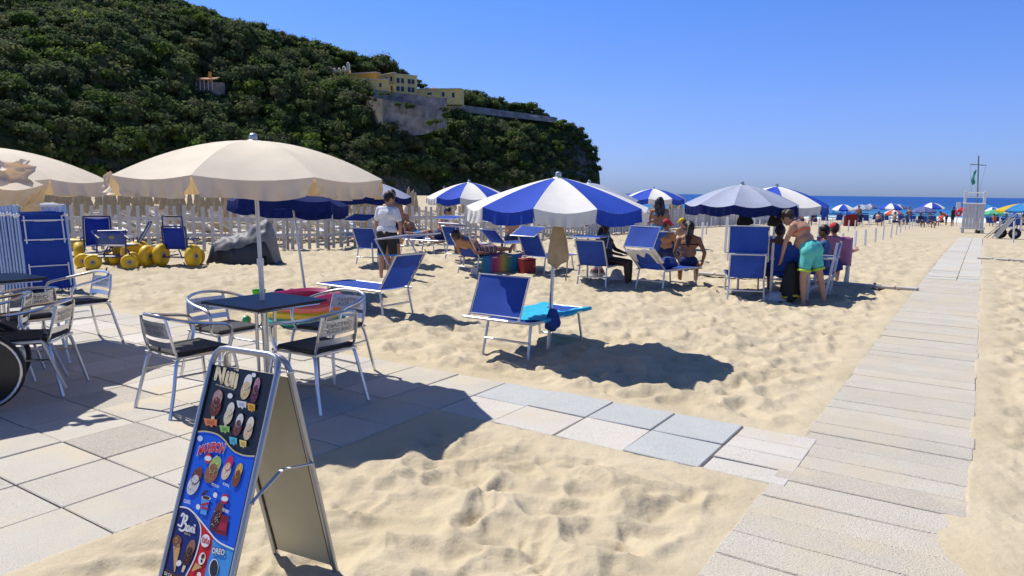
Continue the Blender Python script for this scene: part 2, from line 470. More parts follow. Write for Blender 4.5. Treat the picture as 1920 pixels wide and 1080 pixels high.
# ---- paving tiles
def concrete(name, c0, c1, dusty=0.4, speck=0.5, ridges=False):
    M = bpy.data.materials.new(name); M.use_nodes = True
    nt, N, L = nod(M); P = N['Principled BSDF']; P.inputs['Roughness'].default_value = 0.85; P.inputs['Specular IOR Level'].default_value = 0.25
    g = N.new('ShaderNodeNewGeometry'); oi = N.new('ShaderNodeObjectInfo')
    sx = N.new('ShaderNodeTexNoise'); sx.inputs['Scale'].default_value = 210; sx.inputs['Detail'].default_value = 2
    bg_ = N.new('ShaderNodeTexNoise'); bg_.inputs['Scale'].default_value = 3.2; bg_.inputs['Detail'].default_value = 7
    st_ = N.new('ShaderNodeTexNoise'); st_.inputs['Scale'].default_value = 1.5; st_.inputs['Detail'].default_value = 8; st_.inputs['Roughness'].default_value = 0.6
    pk = N.new('ShaderNodeTexVoronoi'); pk.inputs['Scale'].default_value = 62
    for n in (sx, bg_, st_, pk): L.new(g.outputs['Position'], n.inputs['Vector'])
    mx = N.new('ShaderNodeMix'); mx.data_type = 'RGBA'
    mx.inputs[6].default_value = (*c0, 1); mx.inputs[7].default_value = (*c1, 1)
    L.new(bg_.outputs['Fac'], mx.inputs[0])
    r1 = N.new('ShaderNodeMapRange'); r1.inputs[1].default_value = 0.3; r1.inputs[2].default_value = 0.7
    r1.inputs[3].default_value = 1 - 0.34 * speck; r1.inputs[4].default_value = 1 + 0.2 * speck
    L.new(sx.outputs['Fac'], r1.inputs[0])
    r2 = N.new('ShaderNodeMapRange'); r2.inputs[3].default_value = 0.94; r2.inputs[4].default_value = 1.04
    L.new(oi.outputs['Random'], r2.inputs[0])
    m1 = N.new('ShaderNodeMath'); m1.operation = 'MULTIPLY'; L.new(r1.outputs[0], m1.inputs[0]); L.new(r2.outputs[0], m1.inputs[1])
    pr = N.new('ShaderNodeMapRange'); pr.inputs[1].default_value = 0.06; pr.inputs[2].default_value = 0.2; pr.inputs[3].default_value = 0.62; pr.inputs[4].default_value = 1
    L.new(pk.outputs['Distance'], pr.inputs[0])
    m2 = N.new('ShaderNodeMath'); m2.operation = 'MULTIPLY'; L.new(m1.outputs[0], m2.inputs[0]); L.new(pr.outputs[0], m2.inputs[1])
    hv = N.new('ShaderNodeHueSaturation'); L.new(mx.outputs[2], hv.inputs['Color']); L.new(m2.outputs[0], hv.inputs['Value'])
    # dry sand lying on the slab
    dr = N.new('ShaderNodeMapRange'); dr.inputs[1].default_value = 0.66 - 0.2 * dusty; dr.inputs[2].default_value = 0.80 - 0.2 * dusty
    dr.inputs[3].default_value = 0; dr.inputs[4].default_value = 0.7
    L.new(st_.outputs['Fac'], dr.inputs[0])
    m3 = N.new('ShaderNodeMix'); m3.data_type = 'RGBA'; m3.inputs[7].default_value = (0.55, 0.475, 0.35, 1)
    L.new(dr.outputs[0], m3.inputs[0]); L.new(hv.outputs[0], m3.inputs[6]); L.new(m3.outputs[2], P.inputs['Base Color'])
    b = N.new('ShaderNodeBump'); b.inputs['Strength'].default_value = 0.5; b.inputs['Distance'].default_value = 0.004
    L.new(sx.outputs['Fac'], b.inputs['Height'])
    nrm = b
    if ridges:
        mp = N.new('ShaderNodeMapping'); mp.inputs['Rotation'].default_value = (0, 0, R(-57)); L.new(g.outputs['Position'], mp.inputs[0])
        wv = N.new('ShaderNodeTexWave'); wv.wave_type = 'BANDS'; wv.bands_direction = 'X'
        wv.inputs['Scale'].default_value = 11; wv.inputs['Distortion'].default_value = 3.5; wv.inputs['Detail'].default_value = 2; wv.inputs['Detail Scale'].default_value = 9
        L.new(mp.outputs[0], wv.inputs['Vector'])
        b2 = N.new('ShaderNodeBump'); b2.inputs['Strength'].default_value = 0.55; b2.inputs['Distance'].default_value = 0.008
        L.new(wv.outputs['Fac'], b2.inputs['Height']); L.new(b.outputs[0], b2.inputs['Normal']); nrm = b2
    L.new(nrm.outputs[0], P.inputs['Normal'])
    return M
C_WHITE = concrete('pale_concrete', (0.47, 0.435, 0.37), (0.57, 0.535, 0.465), 0.8, 0.8)
C_BLUE = concrete('bluish_concrete', (0.43, 0.442, 0.43), (0.53, 0.54, 0.525), 0.4, 0.9)
C_BEIGE = concrete('beige_concrete', (0.55, 0.51, 0.45), (0.66, 0.62, 0.56), 0.6, 1.0)
C_DARK = concrete('brown_concrete', (0.41, 0.375, 0.32), (0.49, 0.45, 0.39), 0.1, 1.3)
C_SLAB = concrete('boardwalk_concrete', (0.50, 0.455, 0.375), (0.62, 0.575, 0.495), 0.95, 0.9, True)
C_PINK = concrete('pinkish_concrete', (0.47, 0.42, 0.345), (0.54, 0.49, 0.41), 0.75, 1.2)
C_FAR = concrete('pale_far_concrete', (0.48, 0.455, 0.405), (0.58, 0.555, 0.50), 0.8, 0.6)

paving = tag(MB().box((0, 0, -0.06), (0.3, 0.3, 0.02)).build('paving', C_WHITE), kind='structure', label='square concrete slabs laid on the sand')
paving.location = lat(-2, 0)
tile_mesh = {}
def slab(name, sx_, sy_, th, mm, parent, loc, rz, tilt=0.004, dz=0.004):
    key = (round(sx_, 3), round(sy_, 3), mm.name)
    if key not in tile_mesh:
        o = MB().box((0, 0, -th / 2), (sx_, sy_, th), bev=0.005).build(name, mm, smooth=False)
        tile_mesh[key] = o.data
    else:
        o = bpy.data.objects.new(name, tile_mesh[key]); COL.objects.link(o)
    o.parent = parent
    o.location = Vector(loc) - (parent.location if parent else Vector())
    o.location.z += rnd.uniform(-dz, dz)
    o.rotation_euler = (rnd.uniform(-tilt, tilt), rnd.uniform(-tilt, tilt), rz + rnd.uniform(-.004, .004))
    return o
RZ2 = yaw(E2)
for i in range(PAVE_I0, 3):
    for j in range(PAVE_J0, 5):
        c = lat(i + .5, j + .5)
        if c.y < 1.6 or c.x < -9.5: continue
        mm = C_WHITE
        if (i, j) in ((0, -1), (-2, 0), (-1, -1)): mm = C_DARK if (i, j) != (-1, -1) else C_WHITE
        elif rnd.random() < .13: mm = C_BEIGE
        slab('paving_slab', PA - .009, PB - .009, 0.05, mm, paving, (c.x, c.y, 0.034), RZ2)
for i in range(3, 7):
    for j in (3, 4):
        c = lat(i + .5, j + .5)
        mm = C_BLUE if (j == 4 or i == 6) else C_BEIGE
        slab('paving_slab', PA - .012, PB - .012, 0.05, mm, paving, (c.x + rnd.uniform(-.004, .004), c.y, 0.036), RZ2, tilt=0.012, dz=.005)
for k in range(4):
    c = lat(7.49, 3 + 0.25 + 0.5 * k)
    slab('paving_strip', PA * .95, PB * .5 - .012, 0.05, C_BEIGE, paving, (c.x, c.y, 0.036), RZ2, tilt=0.01)

walk = tag(MB().box((0, 0, -0.08), (0.3, 0.3, 0.02)).build('boardwalk', C_SLAB), kind='structure', label='straight boardwalk of pale slabs towards the sea')
walk.location = WO
def wpt(u, v, z=0.0):
    p = WO + E1 * u + E2 * v
    p.z = zland(p.x, p.y) + z
    return p
u = -5.4
k = 0
pitches = [.26, .25, .27, .24, .26]
while u < 11.7:
    p = pitches[k % 5] + rnd.uniform(-.02, .02)
    c = wpt(u + p / 2, WW / 2 + rnd.uniform(-.006, .006), 0.034)
    mm = C_PINK if abs(u + p / 2 - (-0.55)) < .14 else C_SLAB
    slab('boardwalk_plank', round(WW + rnd.choice((-.008, 0, .008)), 3), round(p - .006, 2), 0.045, mm, walk, c, RZ2, tilt=0.003, dz=.003)
    u += p; k += 1
while u < 37.5:
    p = 0.5
    for v, w in ((0.29, .56), (0.78, .40)):
        c = wpt(u + p / 2, v, 0.034)
        slab('boardwalk_slab', round(w, 2), p - .02, 0.045, C_FAR, walk, c, RZ2, tilt=0.012, dz=.008)
    u += p

# thin side paths of narrow planks
def side_path(p0, p1, w, n, label):
    p0, p1 = Vector(p0), Vector(p1)
    d = (p1 - p0); ln = d.length; rz = yaw(d)
    b = tag(MB().box((0, 0, -0.08), (0.2, 0.2, 0.02)).build('side_path', C_FAR), kind='structure', label=label)
    b.location = p0
    for k in range(n):
        c = p0.lerp(p1, (k + .5) / n); c.z = zland(c.x, c.y) + 0.075
        slab('side_path_plank', round(ln / n - .03, 2), w, 0.045, C_FAR, b, c, rz, tilt=0.008)
side_path(at(1722, 548), at(1560, 535), 0.22, 4, 'narrow plank path leaving the boardwalk behind the chairs')
side_path(at(1528, 533), at(1306, 517), 0.20, 6, 'narrow plank path crossing the sand between the loungers')
side_path(at(1832, 487), at(1990, 496), 0.32, 5, 'narrow plank path right of the boardwalk')

# ---- sea
def sea_material():
    M = bpy.data.materials.new('sea_water'); M.use_nodes = True
    nt, N, L = nod(M); P = N['Principled BSDF']; P.inputs['Roughness'].default_value = 0.35; P.inputs['Specular IOR Level'].default_value = 0.1
    g = N.new('ShaderNodeNewGeometry')
    mp = N.new('ShaderNodeMapping'); mp.inputs['Rotation'].default_value = (0, 0, R(-57)); L.new(g.outputs['Position'], mp.inputs[0])
    sp = N.new('ShaderNodeSeparateXYZ'); L.new(mp.outputs[0], sp.inputs[0])       # x = metres seaward
    nw = N.new('ShaderNodeTexNoise'); nw.inputs['Scale'].default_value = 0.03; nw.inputs['Detail'].default_value = 4; L.new(mp.outputs[0], nw.inputs['Vector'])
    ad = N.new('ShaderNodeMath'); ad.operation = 'MULTIPLY_ADD'; ad.inputs[1].default_value = 34; L.new(nw.outputs['Fac'], ad.inputs[0]); L.new(sp.outputs['X'], ad.inputs[2])
    mr = N.new('ShaderNodeMapRange'); mr.inputs[1].default_value = 112; mr.inputs[2].default_value = 420; L.new(ad.outputs[0], mr.inputs[0])
    rp = N.new('ShaderNodeValToRGB'); e = rp.color_ramp.elements
    e[0].position = 0.0; e[0].color = (0.10, 0.28, 0.33, 1)
    e[1].position = 1.0; e[1].color = (0.008, 0.065, 0.27, 1)
    for pos, c in ((0.10, (0.045, 0.22, 0.36, 1)), (0.28, (0.018, 0.14, 0.36, 1)), (0.55, (0.010, 0.085, 0.31, 1))):
        x = e.new(pos); x.color = c
    L.new(mr.outputs[0], rp.inputs[0])
    # streaks of wind on the water
    m2 = N.new('ShaderNodeMapping'); m2.inputs['Scale'].default_value = (0.16, 0.03, 1); L.new(mp.outputs[0], m2.inputs[0])
    ns = N.new('ShaderNodeTexNoise'); ns.inputs['Scale'].default_value = 1.0; ns.inputs['Detail'].default_value = 6; L.new(m2.outputs[0], ns.inputs['Vector'])
    r3 = N.new('ShaderNodeMapRange'); r3.inputs[1].default_value = .35; r3.inputs[2].default_value = .65; r3.inputs[3].default_value = .78; r3.inputs[4].default_value = 1.22
    L.new(ns.outputs['Fac'], r3.inputs[0])
    hv = N.new('ShaderNodeHueSaturation'); L.new(rp.outputs[0], hv.inputs['Color']); L.new(r3.outputs[0], hv.inputs['Value'])
    # foam of the breakers near the beach
    m4 = N.new('ShaderNodeMapping'); m4.inputs['Scale'].default_value = (0.30, 0.05, 1); L.new(mp.outputs[0], m4.inputs[0])
    nf = N.new('ShaderNodeTexNoise'); nf.inputs['Scale'].default_value = 1.0; nf.inputs['Detail'].default_value = 9; nf.inputs['Roughness'].default_value = 0.62; L.new(m4.outputs[0], nf.inputs['Vector'])
    fs = N.new('ShaderNodeMapRange'); fs.inputs[1].default_value = 106; fs.inputs[2].default_value = 134; fs.inputs[3].default_value = 0.15; fs.inputs[4].default_value = -0.26
    L.new(sp.outputs['X'], fs.inputs[0])
    fa = N.new('ShaderNodeMath'); fa.operation = 'ADD'; L.new(nf.outputs['Fac'], fa.inputs[0]); L.new(fs.outputs[0], fa.inputs[1])
    ft = N.new('ShaderNodeMapRange'); ft.inputs[1].default_value = 0.54; ft.inputs[2].default_value = 0.60; L.new(fa.outputs[0], ft.inputs[0])
    mx = N.new('ShaderNodeMix'); mx.data_type = 'RGBA'; mx.inputs[7].default_value = (0.80, 0.83, 0.85, 1)
    L.new(ft.outputs[0], mx.inputs[0]); L.new(hv.outputs[0], mx.inputs[6]); L.new(mx.outputs[2], P.inputs['Base Color'])
    nb = N.new('ShaderNodeTexNoise'); nb.inputs['Scale'].default_value = 0.9; nb.inputs['Detail'].default_value = 8
    m5 = N.new('ShaderNodeMapping'); m5.inputs['Scale'].default_value = (0.8, 0.28, 1); L.new(mp.outputs[0], m5.inputs[0]); L.new(m5.outputs[0], nb.inputs['Vector'])
    b = N.new('ShaderNodeBump'); b.inputs['Strength'].default_value = 1.0; b.inputs['Distance'].default_value = 0.7
    L.new(nb.outputs['Fac'], b.inputs['Height']); L.new(b.outputs[0], P.inputs['Normal'])
    return M
SEA = sea_material()
def build_sea():
    ss = np.concatenate([np.arange(90, 140, 0.8), np.geomspace(140, 26000, 90)])
    ts = np.concatenate([-np.geomspace(700, 26000, 14)[::-1], np.linspace(-600, 260, 260), np.geomspace(300, 26000, 14)])
    Sg, Tg = np.meshgrid(ss, ts, indexing='ij')
    X = Sg * E1.x + Tg * E2.x; Y = Sg * E1.y + Tg * E2.y
    ph = Sg + 5 * (fbm(Tg * .03, Sg * .01, 5, 3) - .5) * 2
    crest = np.maximum(0, np.sin(ph * 2 * math.pi / 9.5)) ** 5
    brk = sm(100, 108, Sg) * sm(140, 122, Sg)
    Z = -1.35 + crest * 0.55 * brk * (0.35 + vnoise(Tg * .05, Sg * .04, 6)) + 0.10 * (fbm(X * .12, Y * .12, 9, 3) - .5)
    n, m_ = X.shape
    V = np.stack([X.ravel(), Y.ravel(), Z.ravel()], 1)
    idx = np.arange(n * m_).reshape(n, m_)
    F = np.stack([idx[:-1, :-1].ravel(), idx[:-1, 1:].ravel(), idx[1:, 1:].ravel(), idx[1:, :-1].ravel()], 1)[:, ::-1]
    me = bpy.data.meshes.new('sea')
    me.from_pydata(V.tolist(), [], F.tolist()); me.polygons.foreach_set('use_smooth', [True] * len(F)); me.materials.append(SEA)
    o = bpy.data.objects.new('sea', me); COL.objects.link(o); tag(o, kind='structure', label='deep blue sea with white breakers near the beach')
build_sea()
# ================================================================== HEADLAND
RIDGE = [(-420, -150), (-200, -110), (0, -62), (150, -30), (250, -8), (280, 3), (330, 12), (400, 32), (480, 54), (560, 80), (620, 97), (680, 113),
         (740, 132), (770, 146), (790, 166), (860, 176), (900, 186), (950, 197), (1000, 204), (1020, 212), (1060, 226), (1085, 243), (1105, 266), (1117, 290), (1124, 318)]
DB = [(-420, 130), (0, 165), (250, 195), (400, 220), (800, 275), (1000, 315), (1124, 345)]
DR = [(-420, 260), (0, 275), (250, 290), (400, 310), (620, 330), (800, 345), (1000, 352), (1090, 352), (1124, 349)]
def lerp_tab(tab, x):
    return float(np.interp(x, [a for a, b in tab], [b for a, b in tab]))
def hill_point(px, t):
    ry = lerp_tab(RIDGE, px); db = lerp_tab(DB, px); dr = lerp_tab(DR, px)
    rp = atd(px, ry + 8, dr)
    bp = atd(px, 357, db); bz = -2.0
    hr = rp.z - bz
    if t <= 1:
        prof = 0.10 * float(sm(0, 0.06, t)) + 0.90 * t ** 0.95
        x = bp.x + (rp.x - bp.x) * t; y = bp.y + (rp.y - bp.y) * t
        z = bz + hr * prof
        w = math.sin(math.pi * min(1, max(0, t)))
        q = float(fbm((x + y) * .022 + 3, (y - x) * .022, 101, 3)) - .5
        spur = abs(float(vnoise((x * .9 + y * .35) * .030 + 7, (y * .9 - x * .35) * .012, 120)) - .5) * 2
        amp = min(1.0, (dr - db) / 60)
        z += w * amp * (q * 16 + (0.5 - spur) * 13)
        return Vector((x, y, z))
    back = (t - 1)
    d = Vector((rp.x, rp.y, 0)).normalized()
    return Vector((rp.x + d.x * back * 160, rp.y + d.y * back * 160, rp.z - hr * 0.25 * back))
HCOLS = list(np.linspace(-420, 1060, 130)) + list(np.linspace(1064, 1124, 16))
HTS = [0, .02, .045, .07, .1] + list(np.linspace(.13, 1, 44)) + [1.25, 1.6, 2.0]
HP = [[hill_point(px, t) for t in HTS] for px in HCOLS]
def hill_project(p):
    d = p - Vector((0, 0, EYE))
    yf = d.y * ct - d.z * st; dn = -(d.y * st + d.z * ct)
    u_, v_ = d.x / yf * FPX, dn / yf * FPX
    return 960 + u_ * cr - v_ * sr, 540 + u_ * sr + v_ * cr
def hill_at(px, py):
    """point of the slope that the photo shows at that pixel"""
    best = None
    for k in range(0, 101):
        p = hill_point(px, k / 100)
        q = hill_project(p)
        if q[1] <= py:
            return p
        best = p
    return best
def rock_hill_material():
    M = bpy.data.materials.new('hill_ground'); M.use_nodes = True
    nt, N, L = nod(M); P = N['Principled BSDF']; P.inputs['Roughness'].default_value = 0.95; P.inputs['Specular IOR Level'].default_value = 0.1
    g = N.new('ShaderNodeNewGeometry')
    n1 = N.new('ShaderNodeTexNoise'); n1.inputs['Scale'].default_value = 0.09; n1.inputs['Detail'].default_value = 8
    mp = N.new('ShaderNodeMapping'); mp.inputs['Scale'].default_value = (1, 1, .3); L.new(g.outputs['Position'], mp.inputs[0])
    n2 = N.new('ShaderNodeTexNoise'); n2.inputs['Scale'].default_value = 0.7; n2.inputs['Detail'].default_value = 7
    L.new(g.outputs['Position'], n1.inputs['Vector']); L.new(mp.outputs[0], n2.inputs['Vector'])
    rk = N.new('ShaderNodeValToRGB'); rk.color_ramp.elements[0].color = (0.06, 0.055, 0.05, 1); rk.color_ramp.elements[1].color = (0.34, 0.31, 0.27, 1)
    rk.color_ramp.elements[0].position = .35; rk.color_ramp.elements[1].position = .7
    L.new(n2.outputs['Fac'], rk.inputs[0])
    gr = N.new('ShaderNodeMix'); gr.data_type = 'RGBA'; gr.inputs[7].default_value = (0.045, 0.06, 0.022, 1)
    sp = N.new('ShaderNodeSeparateXYZ'); L.new(g.outputs['Normal'], sp.inputs[0])
    ad = N.new('ShaderNodeMath'); ad.operation = 'MULTIPLY_ADD'; ad.inputs[1].default_value = 0.9; L.new(n1.outputs['Fac'], ad.inputs[0]); L.new(sp.outputs['Z'], ad.inputs[2])
    mr = N.new('ShaderNodeMapRange'); mr.inputs[1].default_value = .62; mr.inputs[2].default_value = 1.0; L.new(ad.outputs[0], mr.inputs[0])
    L.new(mr.outputs[0], gr.inputs[0]); L.new(rk.outputs[0], gr.inputs[6]); L.new(gr.outputs[2], P.inputs['Base Color'])
    b = N.new('ShaderNodeBump'); b.inputs['Strength'].default_value = 1; b.inputs['Distance'].default_value = 2.0; L.new(n2.outputs['Fac'], b.inputs['Height']); L.new(b.outputs[0], P.inputs['Normal'])
    return M
HILLM = rock_hill_material()
def build_hill():
    vs, fs = [], []
    nt_ = len(HTS)
    for col in HP: vs += [tuple(p) for p in col]
    # close the seaward end with a cliff
    for p in HP[-1]: vs.append((p.x + 1.5, p.y + 1, -4.0))
    nc = len(HP) + 1
    for i in range(nc - 1):
        for j in range(nt_ - 1):
            a = i * nt_ + j
            fs.append((a, a + nt_, a + nt_ + 1, a + 1))
    me = bpy.data.meshes.new('hill'); me.from_pydata(vs, [], fs)
    me.polygons.foreach_set('use_smooth', [True] * len(fs)); me.materials.append(HILLM)
    o = bpy.data.objects.new('hill', me); COL.objects.link(o); tag(o, kind='structure', label='steep wooded headland running out to the sea')
build_hill()

# ---- trees of the headland
def leaf_material(name, c, tw=0.5):
    M = bpy.data.materials.new(name); M.use_nodes = True
    nt, N, L = nod(M); P = N['Principled BSDF']; P.inputs['Roughness'].default_value = 0.8; P.inputs['Specular IOR Level'].default_value = 0.15
    oi = N.new('ShaderNodeObjectInfo'); g = N.new('ShaderNodeNewGeometry')
    rp = N.new('ShaderNodeValToRGB'); e = rp.color_ramp.elements
    e[0].color = (c[0] * .75, c[1] * .78, c[2] * .9, 1); e[1].color = (c[0] * 1.55, c[1] * 1.35, c[2] * 1.1, 1); e[0].position = 0; e[1].position = 1
    x = e.new(.55); x.color = (*c, 1)
    L.new(oi.outputs['Random'], rp.inputs[0])
    n = N.new('ShaderNodeTexNoise'); n.inputs['Scale'].default_value = 0.6; n.inputs['Detail'].default_value = 3; L.new(g.outputs['Position'], n.inputs['Vector'])
    mr = N.new('ShaderNodeMapRange'); mr.inputs[1].default_value = .3; mr.inputs[2].default_value = .7; mr.inputs[3].default_value = .7; mr.inputs[4].default_value = 1.3
    L.new(n.outputs['Fac'], mr.inputs[0])
    hv = N.new('ShaderNodeHueSaturation'); L.new(rp.outputs[0], hv.inputs['Color']); L.new(mr.outputs[0], hv.inputs['Value']); L.new(hv.outputs[0], P.inputs['Base Color'])
    T = N.new('ShaderNodeBsdfTranslucent'); L.new(hv.outputs[0], T.inputs[0])
    mx = N.new('ShaderNodeMixShader'); mx.inputs[0].default_value = tw; L.new(P.outputs[0], mx.inputs[1]); L.new(T.outputs[0], mx.inputs[2])
    L.new(mx.outputs[0], N['Material Output'].inputs['Surface'])
    return M
LEAF = leaf_material('evergreen_leaves', (0.100, 0.148, 0.052))
OLIVE = leaf_material('olive_leaves', (0.115, 0.142, 0.062))
LEAF2 = leaf_material('bright_leaves', (0.105, 0.170, 0.032))
BARK = mat('bark', (0.10, 0.075, 0.05), 0.9, var=.3)
def crown_mesh(seed, leafmat, flat=0.75, nl=9, nleaf=460):
    r_ = random.Random(seed); mb = MB()
    lobes = []
    for k in range(nl):
        a = r_.uniform(0, 6.28); rr = r_.uniform(0, .62) ** .7
        z = r_.uniform(-.22, .42) * flat
        lobes.append((Vector((rr * math.cos(a), rr * math.sin(a), z)), r_.uniform(.26, .46)))
    lobes.append((Vector((0, 0, .18)), .55))
    for c, r0 in lobes:
        mb.ball(c, (r0 * .72, r0 * .72, r0 * .72 * flat), 8, 5)
    for k in range(nleaf):
        c, r0 = r_.choice(lobes)
        d = Vector((r_.gauss(0, 1), r_.gauss(0, 1), r_.gauss(.25, 1))).normalized()
        p = c + Vector((d.x, d.y, d.z * flat)) * r0 * r_.uniform(.70, 1.22)
        s = r_.uniform(.045, .125)
        n = (d + Vector((r_.uniform(-1, 1), r_.uniform(-1, 1), r_.uniform(-.4, 1.0))) * .8).normalized()
        a = n.cross(Vector((0, 0, 1)) if abs(n.z) < .9 else Vector((1, 0, 0))).normalized(); b = n.cross(a)
        th = r_.uniform(0, 6.28); a, b = a * math.cos(th) + b * math.sin(th), b * math.cos(th) - a * math.sin(th)
        mb.add([p - a * s, p - b * s * .6, p + a * s * .9, p + b * s * .7], [(0, 1, 2, 3)])
    mb.tube([(0, 0, -1.05), (.03, .02, -.5), (0, 0, 0)], [.07, .055, .03], 6, mi=1)
    o = mb.build('hillside_tree', [leafmat, BARK], smooth=False)
    return o
TREES = [crown_mesh(1, LEAF), crown_mesh(2, LEAF, .85, 7), crown_mesh(3, LEAF, .62, 9), crown_mesh(4, LEAF2, .8, 8), crown_mesh(5, OLIVE, 1.0, 6), crown_mesh(7, OLIVE, .7, 12, 420)]
pine = crown_mesh(6, LEAF, .42, 10)
src_col = bpy.data.collections.new('hillside_trees'); 
S.collection.children.link(src_col)
for i_, o in enumerate(TREES):
    COL.objects.unlink(o); src_col.objects.link(o)
BARE = [(672, 174, 838, 243), (615, 122, 662, 150), (345, 137, 420, 192), (652, 134, 712, 166), (700, 135, 868, 200)]     # masonry shows here
def free(px, py, m_=0):
    if 840 < px < 1046 and 0 < py - (194 + (px - 844) * .13) < 20: return False
    for a, b, c, d in BARE:
        if a - m_ < px < c + m_ and b - m_ < py < d + m_: return False
    return True
pts, big = [], []
tr = random.Random(99)
tries = 0
while len(pts) < 5400 and tries < 30000:
    tries += 1
    px = tr.uniform(-330, 1122); t = tr.uniform(0.012, 1.06)
    db, dr = lerp_tab(DB, px), lerp_tab(DR, px)
    if tr.random() > (dr - db + 25) / 135 * (0.8 + .4 * tr.random()): continue
    p = hill_point(px, t)
    q = hill_project(p)
    if not free(q[0], q[1] - 8): continue
    if t < .13 and float(vnoise(p.x * .06, p.y * .06, 77)) < (.5 if px > 640 else .3): continue     # bare cliff
    s = tr.choice((1.1, 1.4, 1.9, 2.4, 3.0, 3.8, 5.0)) * tr.uniform(.85, 1.2) * (0.72 + .6 * float(vnoise(p.x * .035 + 3, p.y * .035 + p.z * .03, 61)))
    if px > 1000: s *= .8
    pts.append((p + Vector((0, 0, s * .45)), s, px, t))
# individuals: those on the skyline and the largest near ones
pts.sort(key=lambda a: -(a[1] / a[0].y) * (1.0 + (1.1 if .9 < a[3] < 1.04 else 0)))
DF_ = hill_at(740, 232).y - 8
indiv = pts[:225]; mass = pts[225:]
for k_ in range(62):
    px = 283 + k_ * 12.6 + tr.uniform(-4, 4)
    if px > 1075: break
    s = tr.uniform(2.0, 4.2) * (.75 if px > 900 else 1)
    indiv.append((hill_point(px, 1.0) + Vector((0, 0, s * .62)), s, px, 1.0))
for px, py, s in ((690, 186, 1.6), (704, 188, 1.3), (748, 196, 2.0), (762, 199, 2.4), (775, 200, 1.8), (818, 228, 2.6), (806, 232, 2.2), (832, 205, 2.4), (836, 218, 2.6), (690, 232, 2.4), (712, 240, 2.2), (728, 176, 1.4), (716, 176, 1.6), (700, 176, 1.5), (668, 168, 2.6), (680, 172, 2.2)):
    indiv.append((atd(px, py, DF_ - 1.5), s, px, .5))
for k, (p, s, px, t) in enumerate(indiv):
    sky_ = t > .9 and px > 200
    if k < len(TREES):
        o = TREES[k]
    else:
        src = pine if (sky_ and tr.random() < .45) else TREES[tr.choice((0, 1, 2, 4, 5, 1, 2, 3))]
        o = bpy.data.objects.new('hillside_tree', src.data); COL.objects.link(o)
    o.location = p; o.rotation_euler = (0, 0, tr.uniform(0, 6.28)); o.scale = (s, s, s * tr.uniform(.85, 1.15))
    q_ = hill_project(p)
    where = ('above the left cream parasol' if q_[0] < 230 else 'near the ruined house' if q_[0] < 430 else 'left of the fort wall' if q_[0] < 670 else 'around the fort wall and villa' if q_[0] < 870 else 'on the seaward end')
    if sky_:
        tag(o, 'dark evergreen tree against the sky on the ridge, %s' % where, 'tree', 'ridge trees ' + where)
    elif o.data is TREES[3].data:
        tag(o, 'fresh green tree on the headland slope, %s' % where, 'tree', 'fresh green trees ' + where)
    elif o.data in (TREES[4].data, TREES[5].data):
        tag(o, 'greyish olive tree on the headland slope, %s' % where, 'tree', 'olive green trees ' + where)
    else:
        tag(o, 'round evergreen tree on the headland slope, %s' % where, 'tree', 'evergreen trees ' + where)
bpy.data.objects.remove(pine)
me = bpy.data.meshes.new('wood')
me.from_pydata([tuple(p) for p, s, a, b in mass], [], [])
at_ = me.attributes.new('size', 'FLOAT', 'POINT'); at_.data.foreach_set('value', [s for p, s, a, b in mass])
wood = bpy.data.objects.new('wood', me); COL.objects.link(wood)
tag(wood, 'dense evergreen wood covering the slope of the headland', 'wood', kind='stuff')
ng = bpy.data.node_groups.new('wood', 'GeometryNodeTree')
ng.interface.new_socket('Geometry', in_out='INPUT', socket_type='NodeSocketGeometry'); ng.interface.new_socket('Geometry', in_out='OUTPUT', socket_type='NodeSocketGeometry')
gi, go = ng.nodes.new('NodeGroupInput'), ng.nodes.new('NodeGroupOutput')
ci = ng.nodes.new('GeometryNodeCollectionInfo'); ci.inputs['Collection'].default_value = src_col
ci.inputs['Separate Children'].default_value = True; ci.inputs['Reset Children'].default_value = True
ip = ng.nodes.new('GeometryNodeInstanceOnPoints'); ip.inputs['Pick Instance'].default_value = True
rv = ng.nodes.new('FunctionNodeRandomValue'); rv.data_type = 'FLOAT_VECTOR'; rv.inputs[0].default_value = (-.12, -.12, 0); rv.inputs[1].default_value = (.12, .12, 6.28)
na = ng.nodes.new('GeometryNodeInputNamedAttribute'); na.data_type = 'FLOAT'; na.inputs['Name'].default_value = 'size'
ri = ng.nodes.new('FunctionNodeRandomValue'); ri.data_type = 'INT'; ri.inputs[4].default_value = 0; ri.inputs[5].default_value = 5
er = ng.nodes.new('FunctionNodeEulerToRotation')
ng.links.new(gi.outputs[0], ip.inputs['Points']); ng.links.new(ci.outputs[0], ip.inputs['Instance'])
ng.links.new(rv.outputs[0], er.inputs[0]); ng.links.new(er.outputs[0], ip.inputs['Rotation']); ng.links.new(na.outputs[0], ip.inputs['Scale'])
ng.links.new(ri.outputs[2], ip.inputs['Instance Index'])
ng.links.new(ip.outputs[0], go.inputs[0])
wood.modifiers.new('wood', 'NODES').node_group = ng

